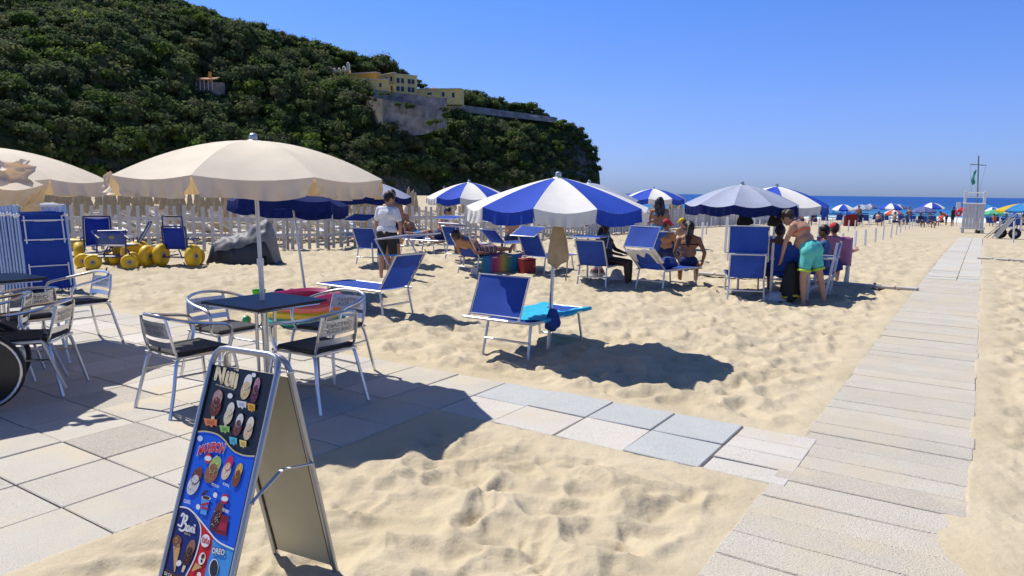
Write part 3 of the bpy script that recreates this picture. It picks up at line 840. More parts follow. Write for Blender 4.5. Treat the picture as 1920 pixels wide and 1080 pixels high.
# ---- masonry on the headland
STONE = mat('fort_stone', (0.25, 0.225, 0.20), .9, var=.45, vscale=.35, bump=1.0, bscale=1.2)
YEL = mat('yellow_plaster', (0.76, 0.57, 0.20), .85, var=.10, vscale=.5)
ORG = mat('orange_plaster', (0.76, 0.38, 0.07), .85, var=.12, vscale=.5)
CREAMW = mat('cream_trim', (0.68, 0.60, 0.45), .8)
SHUT = mat('dark_shutter', (0.035, 0.045, 0.05), .6)
TILEROOF = mat('roof_tile', (0.42, 0.20, 0.11), .85, var=.2, vscale=2)
GLASS = mat('window_glass', (0.05, 0.06, 0.08), .15)
def frame_of(px0, py0, px1, py1, d0, d1):
    """world points of a wall seen between two top corners at given depths"""
    return atd(px0, py0, d0), atd(px1, py1, d1)
def facade(parent, a, b, h, thick, wins, wall_m, nm='wall', cornice=True, inward=None):
    """vertical wall slab from a to b (top line), height h downwards; wins: list of (s, dz, w, hh)"""
    a, b = Vector(a), Vector(b); z = max(a.z, b.z); a.z = b.z = z
    d = b - a; ln = d.length; d.normalize(); n = Vector((d.y, -d.x, 0))
    if n.dot(a) > 0: n = -n            # towards the beach
    mb = MB()
    c = (a + b) / 2 - n * thick / 2; c.z = z - h / 2
    rm = Matrix((d, n, Vector((0, 0, 1)))).transposed()
    if rm.determinant() < 0: rm = Matrix((-d, n, Vector((0, 0, 1)))).transposed()
    mb.box(c, (ln, thick, h), rm)
    w_ = mb.build(nm, wall_m, parent, smooth=False)
    if cornice:
        m2 = MB(); cc = (a + b) / 2 - n * (thick / 2 - .25); cc.z = z + .12
        m2.box(cc, (ln + .5, thick + .5, .35), rm); m2.build('cornice', CREAMW, w_, smooth=False)
    for s, dz, w, hh in wins:
        p = a + d * (s * ln); p.z = z - dz
        f = MB(); f.box(p + n * .05, (w + .3, .12, hh + .3), rm); fo = f.build('window', CREAMW, w_, smooth=False)
        g_ = MB(); 
        for sx_ in (-1, 1):
            g_.box(p + n * .14 + rm @ Vector((sx_ * w * .26, 0, 0)), (w * .48, .08, hh), rm)
        o2 = g_.build('shutter', SHUT, w_, smooth=False)
    return w_, d, n, rm
V0 = hill_at(740, 186)
DC = hill_at(636, 146).y - 4
DV = V0.y - 6
villa = thing('villa', 'long yellow villa with dark shutters above the fort wall on the headland', 'building', (0, 0, 0))
c0 = atd(740, 139, DV)                 # nearest corner of the main block
pA = atd(708, 142.5, DV + 9); pB = atd(782, 145, DV + 5)
rowz = [(.30, .2), (.78, .2)]
facade(villa, pA, c0, 9.5, .6, [(.55, 2.3, 1.3, 2.0), (.82, 2.3, 1.3, 2.0), (.82, 6.0, 1.3, 2.0)], YEL)
facade(villa, c0, pB, 9.5, .6, [(s, dz, 1.35, 2.0) for s in (.14, .34, .64, .81) for dz in (2.5, 5.9)], YEL)
mb = MB()
back = (pA + pB) / 2 + Vector((2, 14, 0))
top = [Vector((q.x, q.y, c0.z - .1)) for q in (pA, c0, pB, pA + (pB - c0) * 1.0)]
mb.add(top, [(0, 1, 2, 3)]); mb.build('roof', TILEROOF, villa, smooth=False)
w1 = atd(782.6, 167.6, DV + 5.2); w2 = atd(864, 176, DV + 2)
facade(villa, w1, w2, 6.5, 6.0, [(.28, 1.9, 2.0, .9), (.60, 2.2, 1.1, 1.8), (.83, 2.6, 1.1, 2.0)], YEL)
mb = MB(); q1, q2 = atd(800, 167, DV + 8), atd(836, 171, DV + 8)
mb.add([q1, q2, q2 + Vector((-2.5, 6, 1.6)), q1 + Vector((2.5, 6, 1.6)), q1 + Vector((0, 0, -1.5)), q2 + Vector((0, 0, -1.5))], [(0, 1, 2, 3), (4, 5, 1, 0)]); mb.build('tiled_roof', TILEROOF, villa, smooth=False)
facade(villa, atd(679, 150, min(DV + 8, DC - 8)), atd(728, 156, min(DV + 4, DC - 10)), 6.0, 1.0, [(.7, 2.2, 1.0, 1.6)], YEL)
chapel = thing('chapel', 'orange building with arched gable end left of the yellow villa', 'building')
facade(chapel, atd(655, 139, DC - 1), atd(706, 145.5, DC - 6), 6.5, 3.0, [], ORG)
wl, d_, n_, rm_ = facade(chapel, atd(618, 134, DC + 1), atd(654, 130.5, DC - 1.2), 7.0, 2.0, [(.28, 1.6, .7, 1.2), (.5, 1.6, .7, 1.2), (.72, 1.6, .7, 1.2)], ORG, cornice=False)
mb = MB()
for s, hh in ((.03, 1.4), (.25, .4), (.5, .3), (.75, .8), (.97, 2.2)):
    p = atd(618, 133, DC + .9).lerp(atd(654, 129.5, DC - 1.3), s); mb.box(p + Vector((0, 0, hh / 2 - .5)), (1.2, 1.2, hh + 1), rm_); mb.ball(p + Vector((0, 0, hh)), .62, 8, 6)
mb.build('gable_ornament', CREAMW, chapel)
mast = thing('radio_mast', 'thin radio mast rising behind the orange building', 'mast')
p = atd(690, 141, DV + 16); MB().tube([p - Vector((0, 0, 6)), p + Vector((0, 0, 6.2))], .12, 5).build('pole', STONE, mast)
MB().box(p + Vector((0, 0, 4.6)), (1.4, .1, .5)).build('aerial', STONE, mast)
fort = thing('fort_wall', 'grey stone bastion wall below the yellow villa', 'wall')
def rampart(parent, tops, drop, thick, nm):
    mb = MB(); P = [atd(*t) for t in tops]
    for k in range(len(P) - 1):
        a, b = P[k], P[k + 1]; nseg = max(2, int((b - a).length / 2.5))
        nv = 6
        def fn(u_, v_, a=a, b=b, k=k):
            p = a.lerp(b, u_); n = Vector((-p.x, -p.y, 0)).normalized()
            q = p + n * (v_ * 1.6 + .35 * (float(vnoise(p.x * .5 + 9, v_ * 6 + k, 55)) - .5)); q.z -= v_ * drop[k] * 1.0 + (drop[k + 1] - drop[k]) * v_ * u_
            return q
        mb.grid(fn, nseg, nv)
        mb.add([a, b, b + Vector((b.x, b.y, 0)).normalized() * thick, a + Vector((a.x, a.y, 0)).normalized() * thick], [(0, 1, 2, 3)])
    return mb.build(nm, STONE, parent, smooth=False)
DF = hill_at(740, 232).y - 8
rampart(fort, [(676, 176, DF + 10), (717, 186, DF - 1), (796, 199, DF + 4), (834, 196, DF + 14)], [13, 15, 11, 9], 4, 'lower_rampart')
rampart(fort, [(700, 168, DF + 13), (820, 183, DF + 8), (838, 184, DF + 16)], [10, 12, 12], 6, 'upper_rampart')
lw = thing('retaining_wall', 'long low stone wall running down the ridge right of the villa', 'wall')
ws = [(844, 194), (900, 201), (960, 209), (1043, 220)]
rampart(lw, [(a, b, hill_at(a, b + 9).y - 4) for a, b in ws], [3.2, 3.2, 3.0, 2.6], 1.2, 'masonry')
house = thing('terrace_house', 'small ruined house with white columns halfway up the wooded slope', 'building')
DH = hill_at(375, 172).y - 6
hp = atd(350, 150, DH); hq = atd(412, 152, DH + 2)
facade(house, hp + Vector((0, 3, 0)), hq + Vector((0, 3, 0)), 4.5, 3, [], STONE, cornice=False)
mb = MB(); q3, q4 = atd(349, 149, DH - 1), atd(402, 148, DH)
mb.add([q3, q4, q4 + Vector((0, 5, 1.3)), q3 + Vector((0, 5, 1.3)), q3 - Vector((0, 0, .4)), q4 - Vector((0, 0, .4))], [(0, 1, 2, 3), (4, 5, 1, 0)]); mb.build('roof', TILEROOF, house, smooth=False)
for k in range(7):
    p = q3.lerp(q4, (k + .3) / 7); MB().tube([p + Vector((0, .3, -.4)), p + Vector((0, .3, -3.6))], .16, 6).build('column', mat('grey_plaster', (.5, .5, .5), .9), house)
MB().box(q3.lerp(q4, .72) + Vector((0, 3, 1.2)), (.8, .8, 3.4)).build('chimney', ORG, house, smooth=False)
# ================================================================== OBJECT MATERIALS
ALU = mat('brushed_aluminium', (0.62, 0.63, 0.65), 0.28, 0.95, var=.08, vscale=9)
ALU2 = mat('matt_aluminium', (0.60, 0.61, 0.63), 0.42, 0.75, var=.08, vscale=7)
STEEL = mat('grey_steel', (0.42, 0.43, 0.45), 0.4, 0.8, var=.1)
WHITEM = mat('white_paint', (0.74, 0.74, 0.74), 0.45, var=.05, vscale=12)
WHITEW = mat('weathered_white_wood', (0.54, 0.515, 0.49), 0.75, var=.12, vscale=5, obvar=.10)
GREYW = mat('grey_fence_wood', (0.48, 0.46, 0.44), 0.85, var=.2, vscale=6, obvar=.22)
DARKT = mat('black_table_top', (0.012, 0.012, 0.017), 0.32, var=.3, vscale=20, spec=.4)
DARKS = mat('black_seat', (0.016, 0.014, 0.015), 0.6, var=.3, vscale=40, bump=.4, bscale=160)
BLACK = mat('black_rubber', (0.012, 0.012, 0.013), 0.5)
BLACKC = mat('black_cloth', (0.012, 0.012, 0.014), 0.85)
def weave(name, col, tcol, tw, var=.06):
    return mat(name, col, 0.75, var=var, vscale=5, bump=.35, bscale=320, spec=.2, trans=tcol, tw=tw)
BLUEF = weave('blue_mesh_fabric', (0.030, 0.080, 0.38), (0.012, 0.045, 0.30), 0.16, .12)
BLUEP = weave('blue_parasol_cloth', (0.030, 0.085, 0.52), (0.008, 0.035, 0.30), 0.20)
WHITEP = weave('white_parasol_cloth', (0.88, 0.86, 0.80), (0.60, 0.56, 0.46), 0.18)
GREYP = weave('grey_lilac_parasol_cloth', (0.42, 0.455, 0.57), (0.05, 0.07, 0.16), 0.16)
NAVYV = weave('navy_valance_cloth', (0.010, 0.022, 0.13), (0.008, 0.02, 0.14), 0.25)
CREAM = weave('cream_parasol_cloth', (0.88, 0.79, 0.62), (0.66, 0.38, 0.13), 0.22)
BEIGEP = weave('beige_parasol_cloth', (0.52, 0.40, 0.24), (0.42, 0.27, 0.10), 0.2, .18)
TURQ = mat('turquoise_towel', (0.02, 0.42, 0.62), .95, var=.12, vscale=14, bump=.6, bscale=260)
SKIN = mat('tanned_skin', (0.42, 0.215, 0.125), .5, var=.08, vscale=6)
PI = math.pi

# ================================================================== PICKET FENCE
def zr(v): return Vector((v[0], v[1], zland(v[0], v[1])))
def fence_run(parent, a, b, pitch, h, pw, m, rails, nm_p='picket', post_every=8, post_m=None):
    a, b = Vector((a[0], a[1], 0)), Vector((b[0], b[1], 0)); d = b - a; ln = d.length; rz = yaw(d); n = max(1, round(ln / pitch))
    d.normalize(); off = Vector((d.y, -d.x, 0)) * 0.03
    key = (round(pw, 3), m.name, round(h, 2))
    for k in range(n):
        p = a.lerp(b, (k + .5) / n); z = zland(p.x, p.y)
        if key not in KIDS:
            o = MB().box((0, 0, h / 2 + .04), (pw, .022, h), bev=.004).build(nm_p, m, parent, smooth=False); KIDS[key] = o
        else:
            o = KIDS[key].copy(); COL.objects.link(o); o.parent = parent
        o.location = (p.x, p.y, z + rnd.uniform(-.02, .02)); o.rotation_euler = (rnd.uniform(-.015, .015), rnd.uniform(-.02, .02), rz)
    for zz in rails:
        ns = max(1, int(ln / 2.4))
        for k in range(ns):
            p, q = a.lerp(b, k / ns), a.lerp(b, (k + 1) / ns)
            p = Vector((p.x, p.y, zland(p.x, p.y) + zz)) - off * .8; q = Vector((q.x, q.y, zland(q.x, q.y) + zz)) - off * .8
            c = (p + q) / 2
            MB().box((0, 0, 0), ((q - p).length - .01, .025, .085)).build('rail', m, parent, smooth=False).matrix_local = \
                Matrix.Translation(c) @ (q - p).to_track_quat('X', 'Z').to_matrix().to_4x4()
            if k % max(1, post_every // 8) == 0 and post_m:
                MB().box((p.x + off.x * -2.4, p.y - off.y * 2.4, p.z - zz + (h + .1) / 2), (.07, .07, h + .1), (0, 0, rz)).build('post', post_m, parent, smooth=False)
fence = thing('picket_fence', 'white wooden picket fence running along the beach behind the loungers', 'fence')
FN = [(-14.5, 18.6), (-6.2, 19.9), (-5.2, 20.5), (1.2, 26.6), (2.9, 29.2)]
for a, b in zip(FN[:-1], FN[1:]):
    fence_run(fence, a, b, .235, 1.16, .09, WHITEW, (.42, .86), post_m=WHITEW)
fence2 = thing('slat_fence', 'grey weathered slat fence running down to the sea with dark posts', 'fence')
DPOST = mat('dark_post', (.07, .06, .05), .9)
for a, b in (((2.95, 29.4), (11.3, 45)), ((11.3, 45), (24, 62.5))):
    fence_run(fence2, a, b, .30, 1.12, .24, GREYW, (.35, .9), 'slat', post_m=DPOST)

# ================================================================== PARASOLS
def parasol(base, top, Rr, zrim, crown, n, off, panels, valance, vdrop, label, group, name='beach_parasol', pole_m=None,
            ruffle=0.018, gap=0.0, pole_r=.02, ribs=True, seed=0, tilt=None, flare=0.0, vnz=.03, finial=True, pw=1.75, sag=.045, joint=True):
    r_ = random.Random(seed + 5)
    base = Vector(base)
    root = thing(name, label, 'parasol', base, group=group)
    tx, ty = top[0] - base.x, top[1] - base.y
    zb = base.z
    H = zrim + crown
    T = Matrix.Translation((tx, ty, zrim))
    if tilt is not None:
        T = T @ Euler(tilt).to_matrix().to_4x4()
    def prof(t):          # t = r/R
        return crown * (1 - t ** pw)
    def rib(k, t):
        a = off + 2 * PI * k / n
        return Vector((Rr * t * math.cos(a), Rr * t * math.sin(a), prof(t)))
    for k in range(n):
        mb = MB()
        def fn(u_, v_, k=k):
            t = max(.02, v_)
            p = rib(k, t).lerp(rib(k + 1, t), u_)
            p.z -= sag * math.sin(PI * u_) * t * (.55 + .45 * t)
            return T @ p
        mb.grid(fn, 6, 10)
        mb.build('canopy_panel', panels[k % len(panels)], root, sharp=None)
        mv = MB(); ph = r_.uniform(0, 6); nw = r_.uniform(3.2, 5.2); amp = ruffle * r_.uniform(.7, 1.5); fl = r_.uniform(-.3, 1) * flare
        g0 = gap * r_.uniform(.6, 1.3); g1 = gap * r_.uniform(.6, 1.3)
        am = off + 2 * PI * (k + .5) / n; outv = Vector((math.cos(am), math.sin(am), 0))
        def fv(u_, v_, k=k):
            uu = g0 * v_ + (1 - (g0 + g1) * v_) * u_
            p = rib(k, 1).lerp(rib(k + 1, 1), uu); p.z -= sag * math.sin(PI * uu)
            w = v_ ** 1.2
            o_ = math.sin(uu * nw * 2 * PI + ph) * amp + .6 * amp * math.sin(uu * nw * 4.7 * PI + ph * 2.1)
            p += outv * (o_ * w + fl * w - .012 * v_)
            p.z -= vdrop * v_ * (1 - vnz * math.sin(uu * 9 + ph)) - abs(fl) * w * .35
            return T @ p
        mv.grid(fv, 22, 5); mv.build('valance', valance[k % len(valance)], root, sharp=None)
    if ribs:
        for k in range(n):
            MB().tube([T @ (rib(k, t) - Vector((0, 0, .014 + .02 * (1 - t)))) for t in (.03, .25, .5, .75, .985)], .006, 5).build('rib', STEEL, root)
    pm = pole_m or ALU2
    P0 = Vector((0, 0, -.12)); P1 = T @ Vector((0, 0, crown * .98))
    mid = P0.lerp(P1, .55)
    po = MB().tube([P0, mid], pole_r, 10).tube([mid, P1], pole_r * .82, 10).build('pole', pm, root)
    if joint:
        MB().tube([mid - (P1 - P0).normalized() * .03, mid + (P1 - P0).normalized() * .03], pole_r * 1.35, 10).build('collar', WHITEM, po)
    if finial:
        MB().lathe([(.07, -.012), (.055, .006), (.03, .012), (.034, .03), (.03, .052), (.012, .064), (.004, .066)], P1, 12).build('finial', STEEL, root)
    return root
BW = [BLUEP, WHITEP]
G_B = 'beach parasols standing among the blue loungers'
# P1 blue and white in front
b = at(1027, 662); t = b + Vector((.075, .02, 0))
parasol(b, t, .94, 1.535, .30, 10, R(-90 - 18 + 1), [WHITEP, BLUEP], [WHITEP, BLUEP], .125, 'large blue and white striped parasol with a beige bag hanging on its pole', G_B, seed=1, ruffle=.026, pw=1.32)
def para_px(px, py, tx, Rr, zrim, crown, off, pn, vl, vd, label, seed, tilt=None, n=8):
    b = at(px, py); t = b.copy(); t.x = (tx - 960) / FPX * (b.y) * 1.0
    return parasol(b, t, Rr, zrim, crown, n, off, pn, vl, vd, label, G_B, seed=seed, tilt=tilt, ruffle=.02, pw=1.55)
para_px(868, 500, 878, .94, 1.55, .33, R(-98), BW[::-1], BW[::-1], .13, 'blue and white striped parasol over the seated shirtless man by the fence', 2, n=10)
para_px(700, 497, 692, .94, 1.55, .34, R(5), [GREYP], [NAVYV], .14, 'grey parasol with navy valance behind the standing man in the white shirt', 3)
para_px(575, 553, 543, .92, 1.47, .30, R(12), [NAVYV], [NAVYV], .16, 'dark navy parasol on a leaning pole behind the cream parasol', 4, tilt=(-.12, .02, 0))
para_px(1101, 526, 1101, .95, 1.55, .32, R(0), [GREYP], [NAVYV], .14, 'grey parasol with navy valance half hidden behind the large striped one', 5)
para_px(1217, 466, 1221, .94, 1.55, .30, R(-90 - 20), [WHITEP, BLUEP], [WHITEP, BLUEP], .15, 'blue and white striped parasol behind the standing woman in the turquoise bikini', 6)
para_px(1383, 548, 1385, .95, 1.52, .33, R(-78), [GREYP], [NAVYV], .15, 'grey lilac parasol with wide navy valance over the tall blue chair', 7, n=10)
para_px(1446, 532, 1449, .95, 1.50, .34, R(-90 + 34), BW, BW, .14, 'blue and white striped parasol just right of the grey lilac one', 8)

def on_pole_(px, py, y):
    d = ray(px, py); t = y / d.y
    return Vector((d.x * t, y, EYE + d.z * t))
# cream parasols on the terrace
TC = Vector((-2.015, 5.81, .036)); TC2 = Vector((-5.12, 7.05, .036))
G_C = 'cream parasols over the terrace tables'
parasol(TC, (TC.x - .05, TC.y), 1.03, 1.73, .295, 8, R(-3), [CREAM], [CREAM], .135, 'wide cream parasol through the middle of the table behind the ice cream board', G_C, name='terrace_parasol',
        pole_m=ALU2, pole_r=.021, gap=.085, ruffle=.034, flare=.09, seed=11, vnz=.07, pw=1.9, sag=.03)
parasol(TC2, (TC2.x - .02, TC2.y), 1.08, 1.71, .31, 8, R(18), [CREAM], [CREAM], .14, 'cream parasol cut by the edge above the stack of folded loungers', G_C, name='terrace_parasol',
        pole_m=ALU2, pole_r=.021, gap=.10, ruffle=.03, flare=.10, seed=14, vnz=.08, pw=1.9, sag=.03)
parasol((-5.0, 5.72, .036), (-5.0, 5.72), 1.10, 1.66, .30, 8, R(27), [CREAM], [CREAM], .17, 'cream parasol at the very edge with its crumpled valance blown upwards', G_C, name='terrace_parasol',
        pole_m=ALU2, pole_r=.021, gap=.12, ruffle=.055, flare=-.14, seed=23, vnz=.15, pw=1.9, sag=.05)
p3_ = bpy.data.objects['terrace_parasol.002']; p2_ = bpy.data.objects['terrace_parasol.001']
def flap(parent, c, w, h, seed, nm='blown_flap'):
    c = Vector(c) - parent.location
    def fn(u_, v_):
        a = (u_ - .5) * w; b = v_ * h
        n_ = [float(fbm(u_ * 3.1 + seed, v_ * 2.7 + k * 7, 5, 3)) - .5 for k in range(3)]
        return c + Vector((a + .28 * w * n_[0], .10 * math.sin(u_ * 7 + seed) * w + .4 * w * n_[1] + .18 * b, b * (1 - .5 * v_ * abs(u_ - .5)) + .35 * h * n_[2]))
    MB().grid(fn, 24, 16).build(nm, CREAM, parent, sharp=None)
flap(p3_, on_pole_(12, 345, 5.6), .34, .19, 1.7); flap(p3_, on_pole_(34, 335, 5.7), .16, .16, 4.2); flap(p3_, on_pole_(-25, 350, 5.5), .3, .18, 8.1)
flap(p2_, on_pole_(203, 352, 7.2), .11, .17, 3.3)

# ================================================================== TERRACE TABLES AND CHAIRS
def table(c, label, rz):
    root = thing('bistro_table', label, 'table', c, rz, 'bistro tables on the terrace')
    MB().box((0, 0, .735), (.70, .70, .022), bev=.006).build('tabletop', DARKT, root, smooth=False)
    for sx in (-1, 1):
        for sy in (-1, 1):
            pts = smooth_path([(sx * .30, sy * .30, .712), (sx * .2, sy * .2, .708), (sx * .075, sy * .075, .70), (sx * .052, sy * .052, .66), (sx * .05, sy * .05, .4), (sx * .05, sy * .05, .07), (sx * .10, sy * .10, .035), (sx * .30, sy * .30, .015)], 4)
            MB().tube(pts, .014, 8).build('leg', ALU, root)
    MB().tube([(-.30, -.30, .712), (.30, -.30, .712), (.30, .30, .712), (-.30, .30, .712)], .011, 6, closed=True).build('top_frame', ALU, root)
    return root
table(TC, 'square black bistro table with the cream parasol pole through it, behind the ice cream board', R(57))
table(TC2, 'square black bistro table cut by the edge in front of the folded loungers', R(57))
TEXT_CACHE = {}
def text_mesh2d(s, bold=0.0, shear=0.0):
    cu = bpy.data.curves.new('txt', 'FONT'); cu.body = s; cu.size = 1; cu.offset = bold; cu.shear = shear; cu.resolution_u = 3
    ob = bpy.data.objects.new('txt', cu); COL.objects.link(ob)
    dg = bpy.context.evaluated_depsgraph_get(); me = bpy.data.meshes.new_from_object(ob.evaluated_get(dg))
    V = [v.co.copy() for v in me.vertices]; F = [tuple(p.vertices) for p in me.polygons]
    bpy.data.objects.remove(ob); bpy.data.curves.remove(cu); bpy.data.meshes.remove(me)
    x0, x1 = min(v.x for v in V), max(v.x for v in V); y0, y1 = min(v.y for v in V), max(v.y for v in V)
    return [((v.x - x0) / (x1 - x0), (v.y - y0) / (y1 - y0)) for v in V], F, (x1 - x0) / (y1 - y0)
CHAIR = None
def make_chair(label, c, rz):
    """front is local +x"""
    global CHAIR
    if CHAIR is not None:
        o = copy_tree(CHAIR); o.location = c; o.rotation_euler = (0, 0, rz); o['label'] = label; return o
    root = thing('bistro_chair', label, 'chair', c, rz, 'aluminium chairs on the terrace')
    MB().box((.01, 0, .447), (.42, .42, .035), bev=.014).build('seat', DARKS, root, smooth=False)
    fr = smooth_path([(.22, -.20, .425), (.22, .20, .425), (.20, .225, .425), (-.18, .20, .425), (-.21, .18, .425), (-.21, -.18, .425), (-.18, -.20, .425), (.20, -.225, .425)], 3, True)
    MB().tube(fr, .011, 6, closed=True).build('seat_frame', ALU, root)
    hoop = smooth_path([(.17, -.245, .43), (.20, -.262, .52), (.19, -.272, .61), (.13, -.275, .645), (-.02, -.268, .668), (-.18, -.225, .70), (-.255, -.12, .725), (-.275, 0, .732),
                        (-.255, .12, .725), (-.18, .225, .70), (-.02, .268, .668), (.13, .275, .645), (.19, .272, .61), (.20, .262, .52), (.17, .245, .43)], 4)
    MB().tube(hoop, .0135, 8).build('armrest', ALU, root)
    for s in (-1, 1):
        MB().tube(smooth_path([(.20, s * .20, .43), (.235, s * .22, .40), (.265, s * .245, .2), (.28, s * .26, .0)], 3), .0135, 8).build('leg', ALU, root)
        MB().tube(smooth_path([(-.16, s * .19, .43), (-.205, s * .20, .39), (-.25, s * .225, .2), (-.30, s * .245, .0)], 3), .0135, 8).build('leg', ALU, root)
        MB().tube(smooth_path([(-.14, s * .185, .425), (-.20, s * .19, .45), (-.235, s * .19, .58), (-.258, s * .17, .715)], 3), .011, 6).build('back_upright', ALU, root)
        MB().tube([(.245, s * .235, .29), (-.225, s * .212, .29)], .008, 6).build('stretcher', ALU, root)
    pl = MB()
    def fpl(u_, v_, z0, z1, x0, x1):
        y = -.185 + .37 * u_; z = z0 + (z1 - z0) * v_
        return Vector((x0 + (x1 - x0) * v_ - .028 * (1 - (y / .185) ** 2), y, z))
    for dx in (0, -.004):
        pl.grid(lambda u_, v_: fpl(u_, v_, .565, .685, -.222 + dx, -.246 + dx), 12, 3)
    po = pl.build('back_plate', mat('pressed_aluminium', (.60, .60, .60), .38, .85, var=.12, vscale=30, bump=.4, bscale=45), root)
    p2 = MB()
    for dx in (0, -.004): p2.grid(lambda u_, v_: fpl(u_, v_, .49, .535, -.205 + dx, -.214 + dx), 12, 2)
    p2.build('back_slat', ALU, root)
    EMB = mat('embossed_lettering', (.36, .36, .36), .45, .8)
    for word, zc, hh in (('NASTRO', .642, .034), ('AZZURRO', .60, .034)):
        V, F, asp = text_mesh2d(word, .02)
        w = .25
        for side, dx in ((1, -.0075), (-1, .0035)):
            tm = MB(); vs = []
            for x, y in V:
                yy = (x - .5) * w * (-side); z = zc - hh / 2 + y * hh
                q = fpl((yy + .185) / .37, (z - .565) / .12, .565, .685, -.222 + dx, -.246 + dx); vs.append(q)
            tm.add(vs, F); tm.build('lettering', EMB, po, smooth=False)
    CHAIR = root
    return root
eA = yaw(-E2)
make_chair('aluminium chair right of the table behind the ice cream board, its lettered back towards us', TC + E2 * .60 + E1 * .0, yaw(-E2))
make_chair('aluminium chair on the far sand side of the table with the parasol pole', TC + E1 * .66 + E2 * .05, yaw(-E1) + .12)
make_chair('aluminium chair left of the ice cream board, turned away from us', TC - E1 * .62 - E2 * .12, yaw(E1) - .05)
make_chair('aluminium chair on the far left side of the table with the parasol pole', TC - E2 * .62 + E1 * .05, yaw(E2))
zc_ = Vector((0, 0, .036))
make_chair('aluminium chair nearest the black wheel at the edge', Vector((-3.88, 5.72, .036)), R(190))
make_chair('aluminium chair with its back plate lit, at the table in front of the folded loungers', TC2 + E2 * .72 - E1 * .05, yaw(-E2) - .1)
make_chair('aluminium chair beyond the left table, beside the leaning folded loungers', TC2 + E1 * .72 + E2 * .15, yaw(-E1))
make_chair('aluminium chair half cut by the edge, behind the one by the black wheel', Vector((-4.42, 6.05, .036)), R(205))

# ================================================================== ICE CREAM BOARD
SA = Vector((-1.206, 2.88, 1.04)); SB = Vector((-.89, 2.725, 1.04)); SN = Vector((-.44, -.90, 0)).normalized()
sroot_p = Vector(((SA.x + SB.x) / 2, (SA.y + SB.y) / 2, 0))
board = thing('pavement_sign', 'aluminium A-board advertising ice creams, standing on the sand in front', 'sign', sroot_p)
ox = SB - SA; sw = ox.length; ux = ox.normalized()
fl_ = SN * .375 - Vector((0, 0, 1.04)); bl_ = -SN * .265 - Vector((0, 0, 1.04))
def fpt(s, t, dn=0.0, dirv=None, nrm=None):      # s across (0..sw), t 0..1 down the slope
    dv = fl_ if dirv is None else dirv
    return SA + ux * s + dv * t + (nrm if nrm is not None else FN_) * dn - sroot_p
FN_ = ux.cross(fl_).normalized()
if FN_.dot(SN) < 0: FN_ = -FN_
BN_ = ux.cross(bl_).normalized()
if BN_.dot(SN) > 0: BN_ = -BN_
FRM = mat('sign_frame_grey', (0.40, 0.41, 0.43), .38, .7, var=.06)
rT = .0125
def legframe(dirv, nrm, nm, zoff):
    pts = [fpt(0, 1.0, 0, dirv, nrm), fpt(0, .5, 0, dirv, nrm), fpt(0, .06, 0, dirv, nrm), fpt(.008, .025, 0, dirv, nrm), fpt(.03, .006, 0, dirv, nrm), fpt(.06, 0, 0, dirv, nrm), fpt(sw - .06, 0, 0, dirv, nrm),
           fpt(sw - .03, .006, 0, dirv, nrm), fpt(sw - .008, .025, 0, dirv, nrm), fpt(sw, .06, 0, dirv, nrm), fpt(sw, .5, 0, dirv, nrm), fpt(sw, 1.0, 0, dirv, nrm)]
    pts = [p + Vector(zoff) for p in pts]
    return MB().tube(pts, rT, 10, flat=1.0).build(nm, FRM, board)
ff = legframe(fl_, FN_, 'front_frame', (0, 0, 0))
bf = legframe(bl_, BN_, 'rear_frame', -SN * .03 + Vector((0, 0, -.012)))
def sheet(parent, nm, m, dirv, nrm, s0, s1, t0, t1, d0, d1):
    vs = [fpt(s, t, d, dirv, nrm) for d in (d0, d1) for s, t in ((s0, t0), (s1, t0), (s1, t1), (s0, t1))]
    return MB().add(vs, [(0, 1, 2, 3), (7, 6, 5, 4), (0, 4, 5, 1), (1, 5, 6, 2), (2, 6, 7, 3), (3, 7, 4, 0)]).build(nm, m, parent, smooth=False)
PT0, PT1 = .065, .96
KHAKI = mat('khaki_back_panel', (0.50, 0.46, 0.31), .55, var=.10, vscale=4)
BLK = mat('print_black', (.014, .014, .016), .35)
panel = sheet(board, 'poster_panel', BLK, fl_, FN_, .010, sw - .010, PT0, PT1, -.006, .002)
rear = sheet(board, 'rear_panel', KHAKI, bl_, BN_, .012, sw - .012, .10, .97, .026, .034)
rear.location = Vector((0, 0, 0))
for s in (.006, sw - .006):            # dark gasket round the rear panel
    MB().tube([fpt(s + (.008 if s < .1 else -.008), t, .024, bl_, BN_) for t in (.10, .97)], .005, 6).build('gasket', BLACK, rear)
    MB().tube([fpt(s + (.006 if s < .1 else -.006), t, .004, fl_, FN_) for t in (PT0, PT1)], .0045, 6).build('gasket', BLACK, panel)
for s in (0, sw):                       # hinge plates and folding stay
    a_ = fpt(s, .055, .0, fl_, FN_); b_ = fpt(s, .07, 0, bl_, BN_) - SN * .03
    sd = ux * (.012 if s else -.012)
    MB().tube([a_ + sd, b_ + sd], .014, 6, flat=.25).build('hinge_plate', ALU2, board)
    mid_ = (a_ + b_) / 2 + sd * 1.6
    MB().ball(mid_, .007, 8, 6).build('rivet', STEEL, board)
    p0 = fpt(s, .50, 0, fl_, FN_) + sd; p1 = fpt(s, .46, 0, bl_, BN_) - SN * .02 + sd; pm = (p0 + p1) / 2 + Vector((0, 0, .055))
    stay = MB().tube([p0, pm], .010, 6, flat=.3).tube([pm + sd * .3, p1 + sd * .3], .010, 6, flat=.3).build('folding_stay', WHITEM, board)
    for q in (p0, pm, p1): MB().ball(q + sd * .7, .006, 8, 6).build('rivet', STEEL, stay)
for dv, nr in ((fl_, FN_), (bl_, BN_)):
    for s in (0, sw):
        q = fpt(s, 1.0, 0, dv, nr) + (Vector((0, 0, 0)) if dv is fl_ else -SN * .03)
        MB().tube([q, q + Vector((0, 0, -.03))], .017, 8).build('foot', BLACK, board)
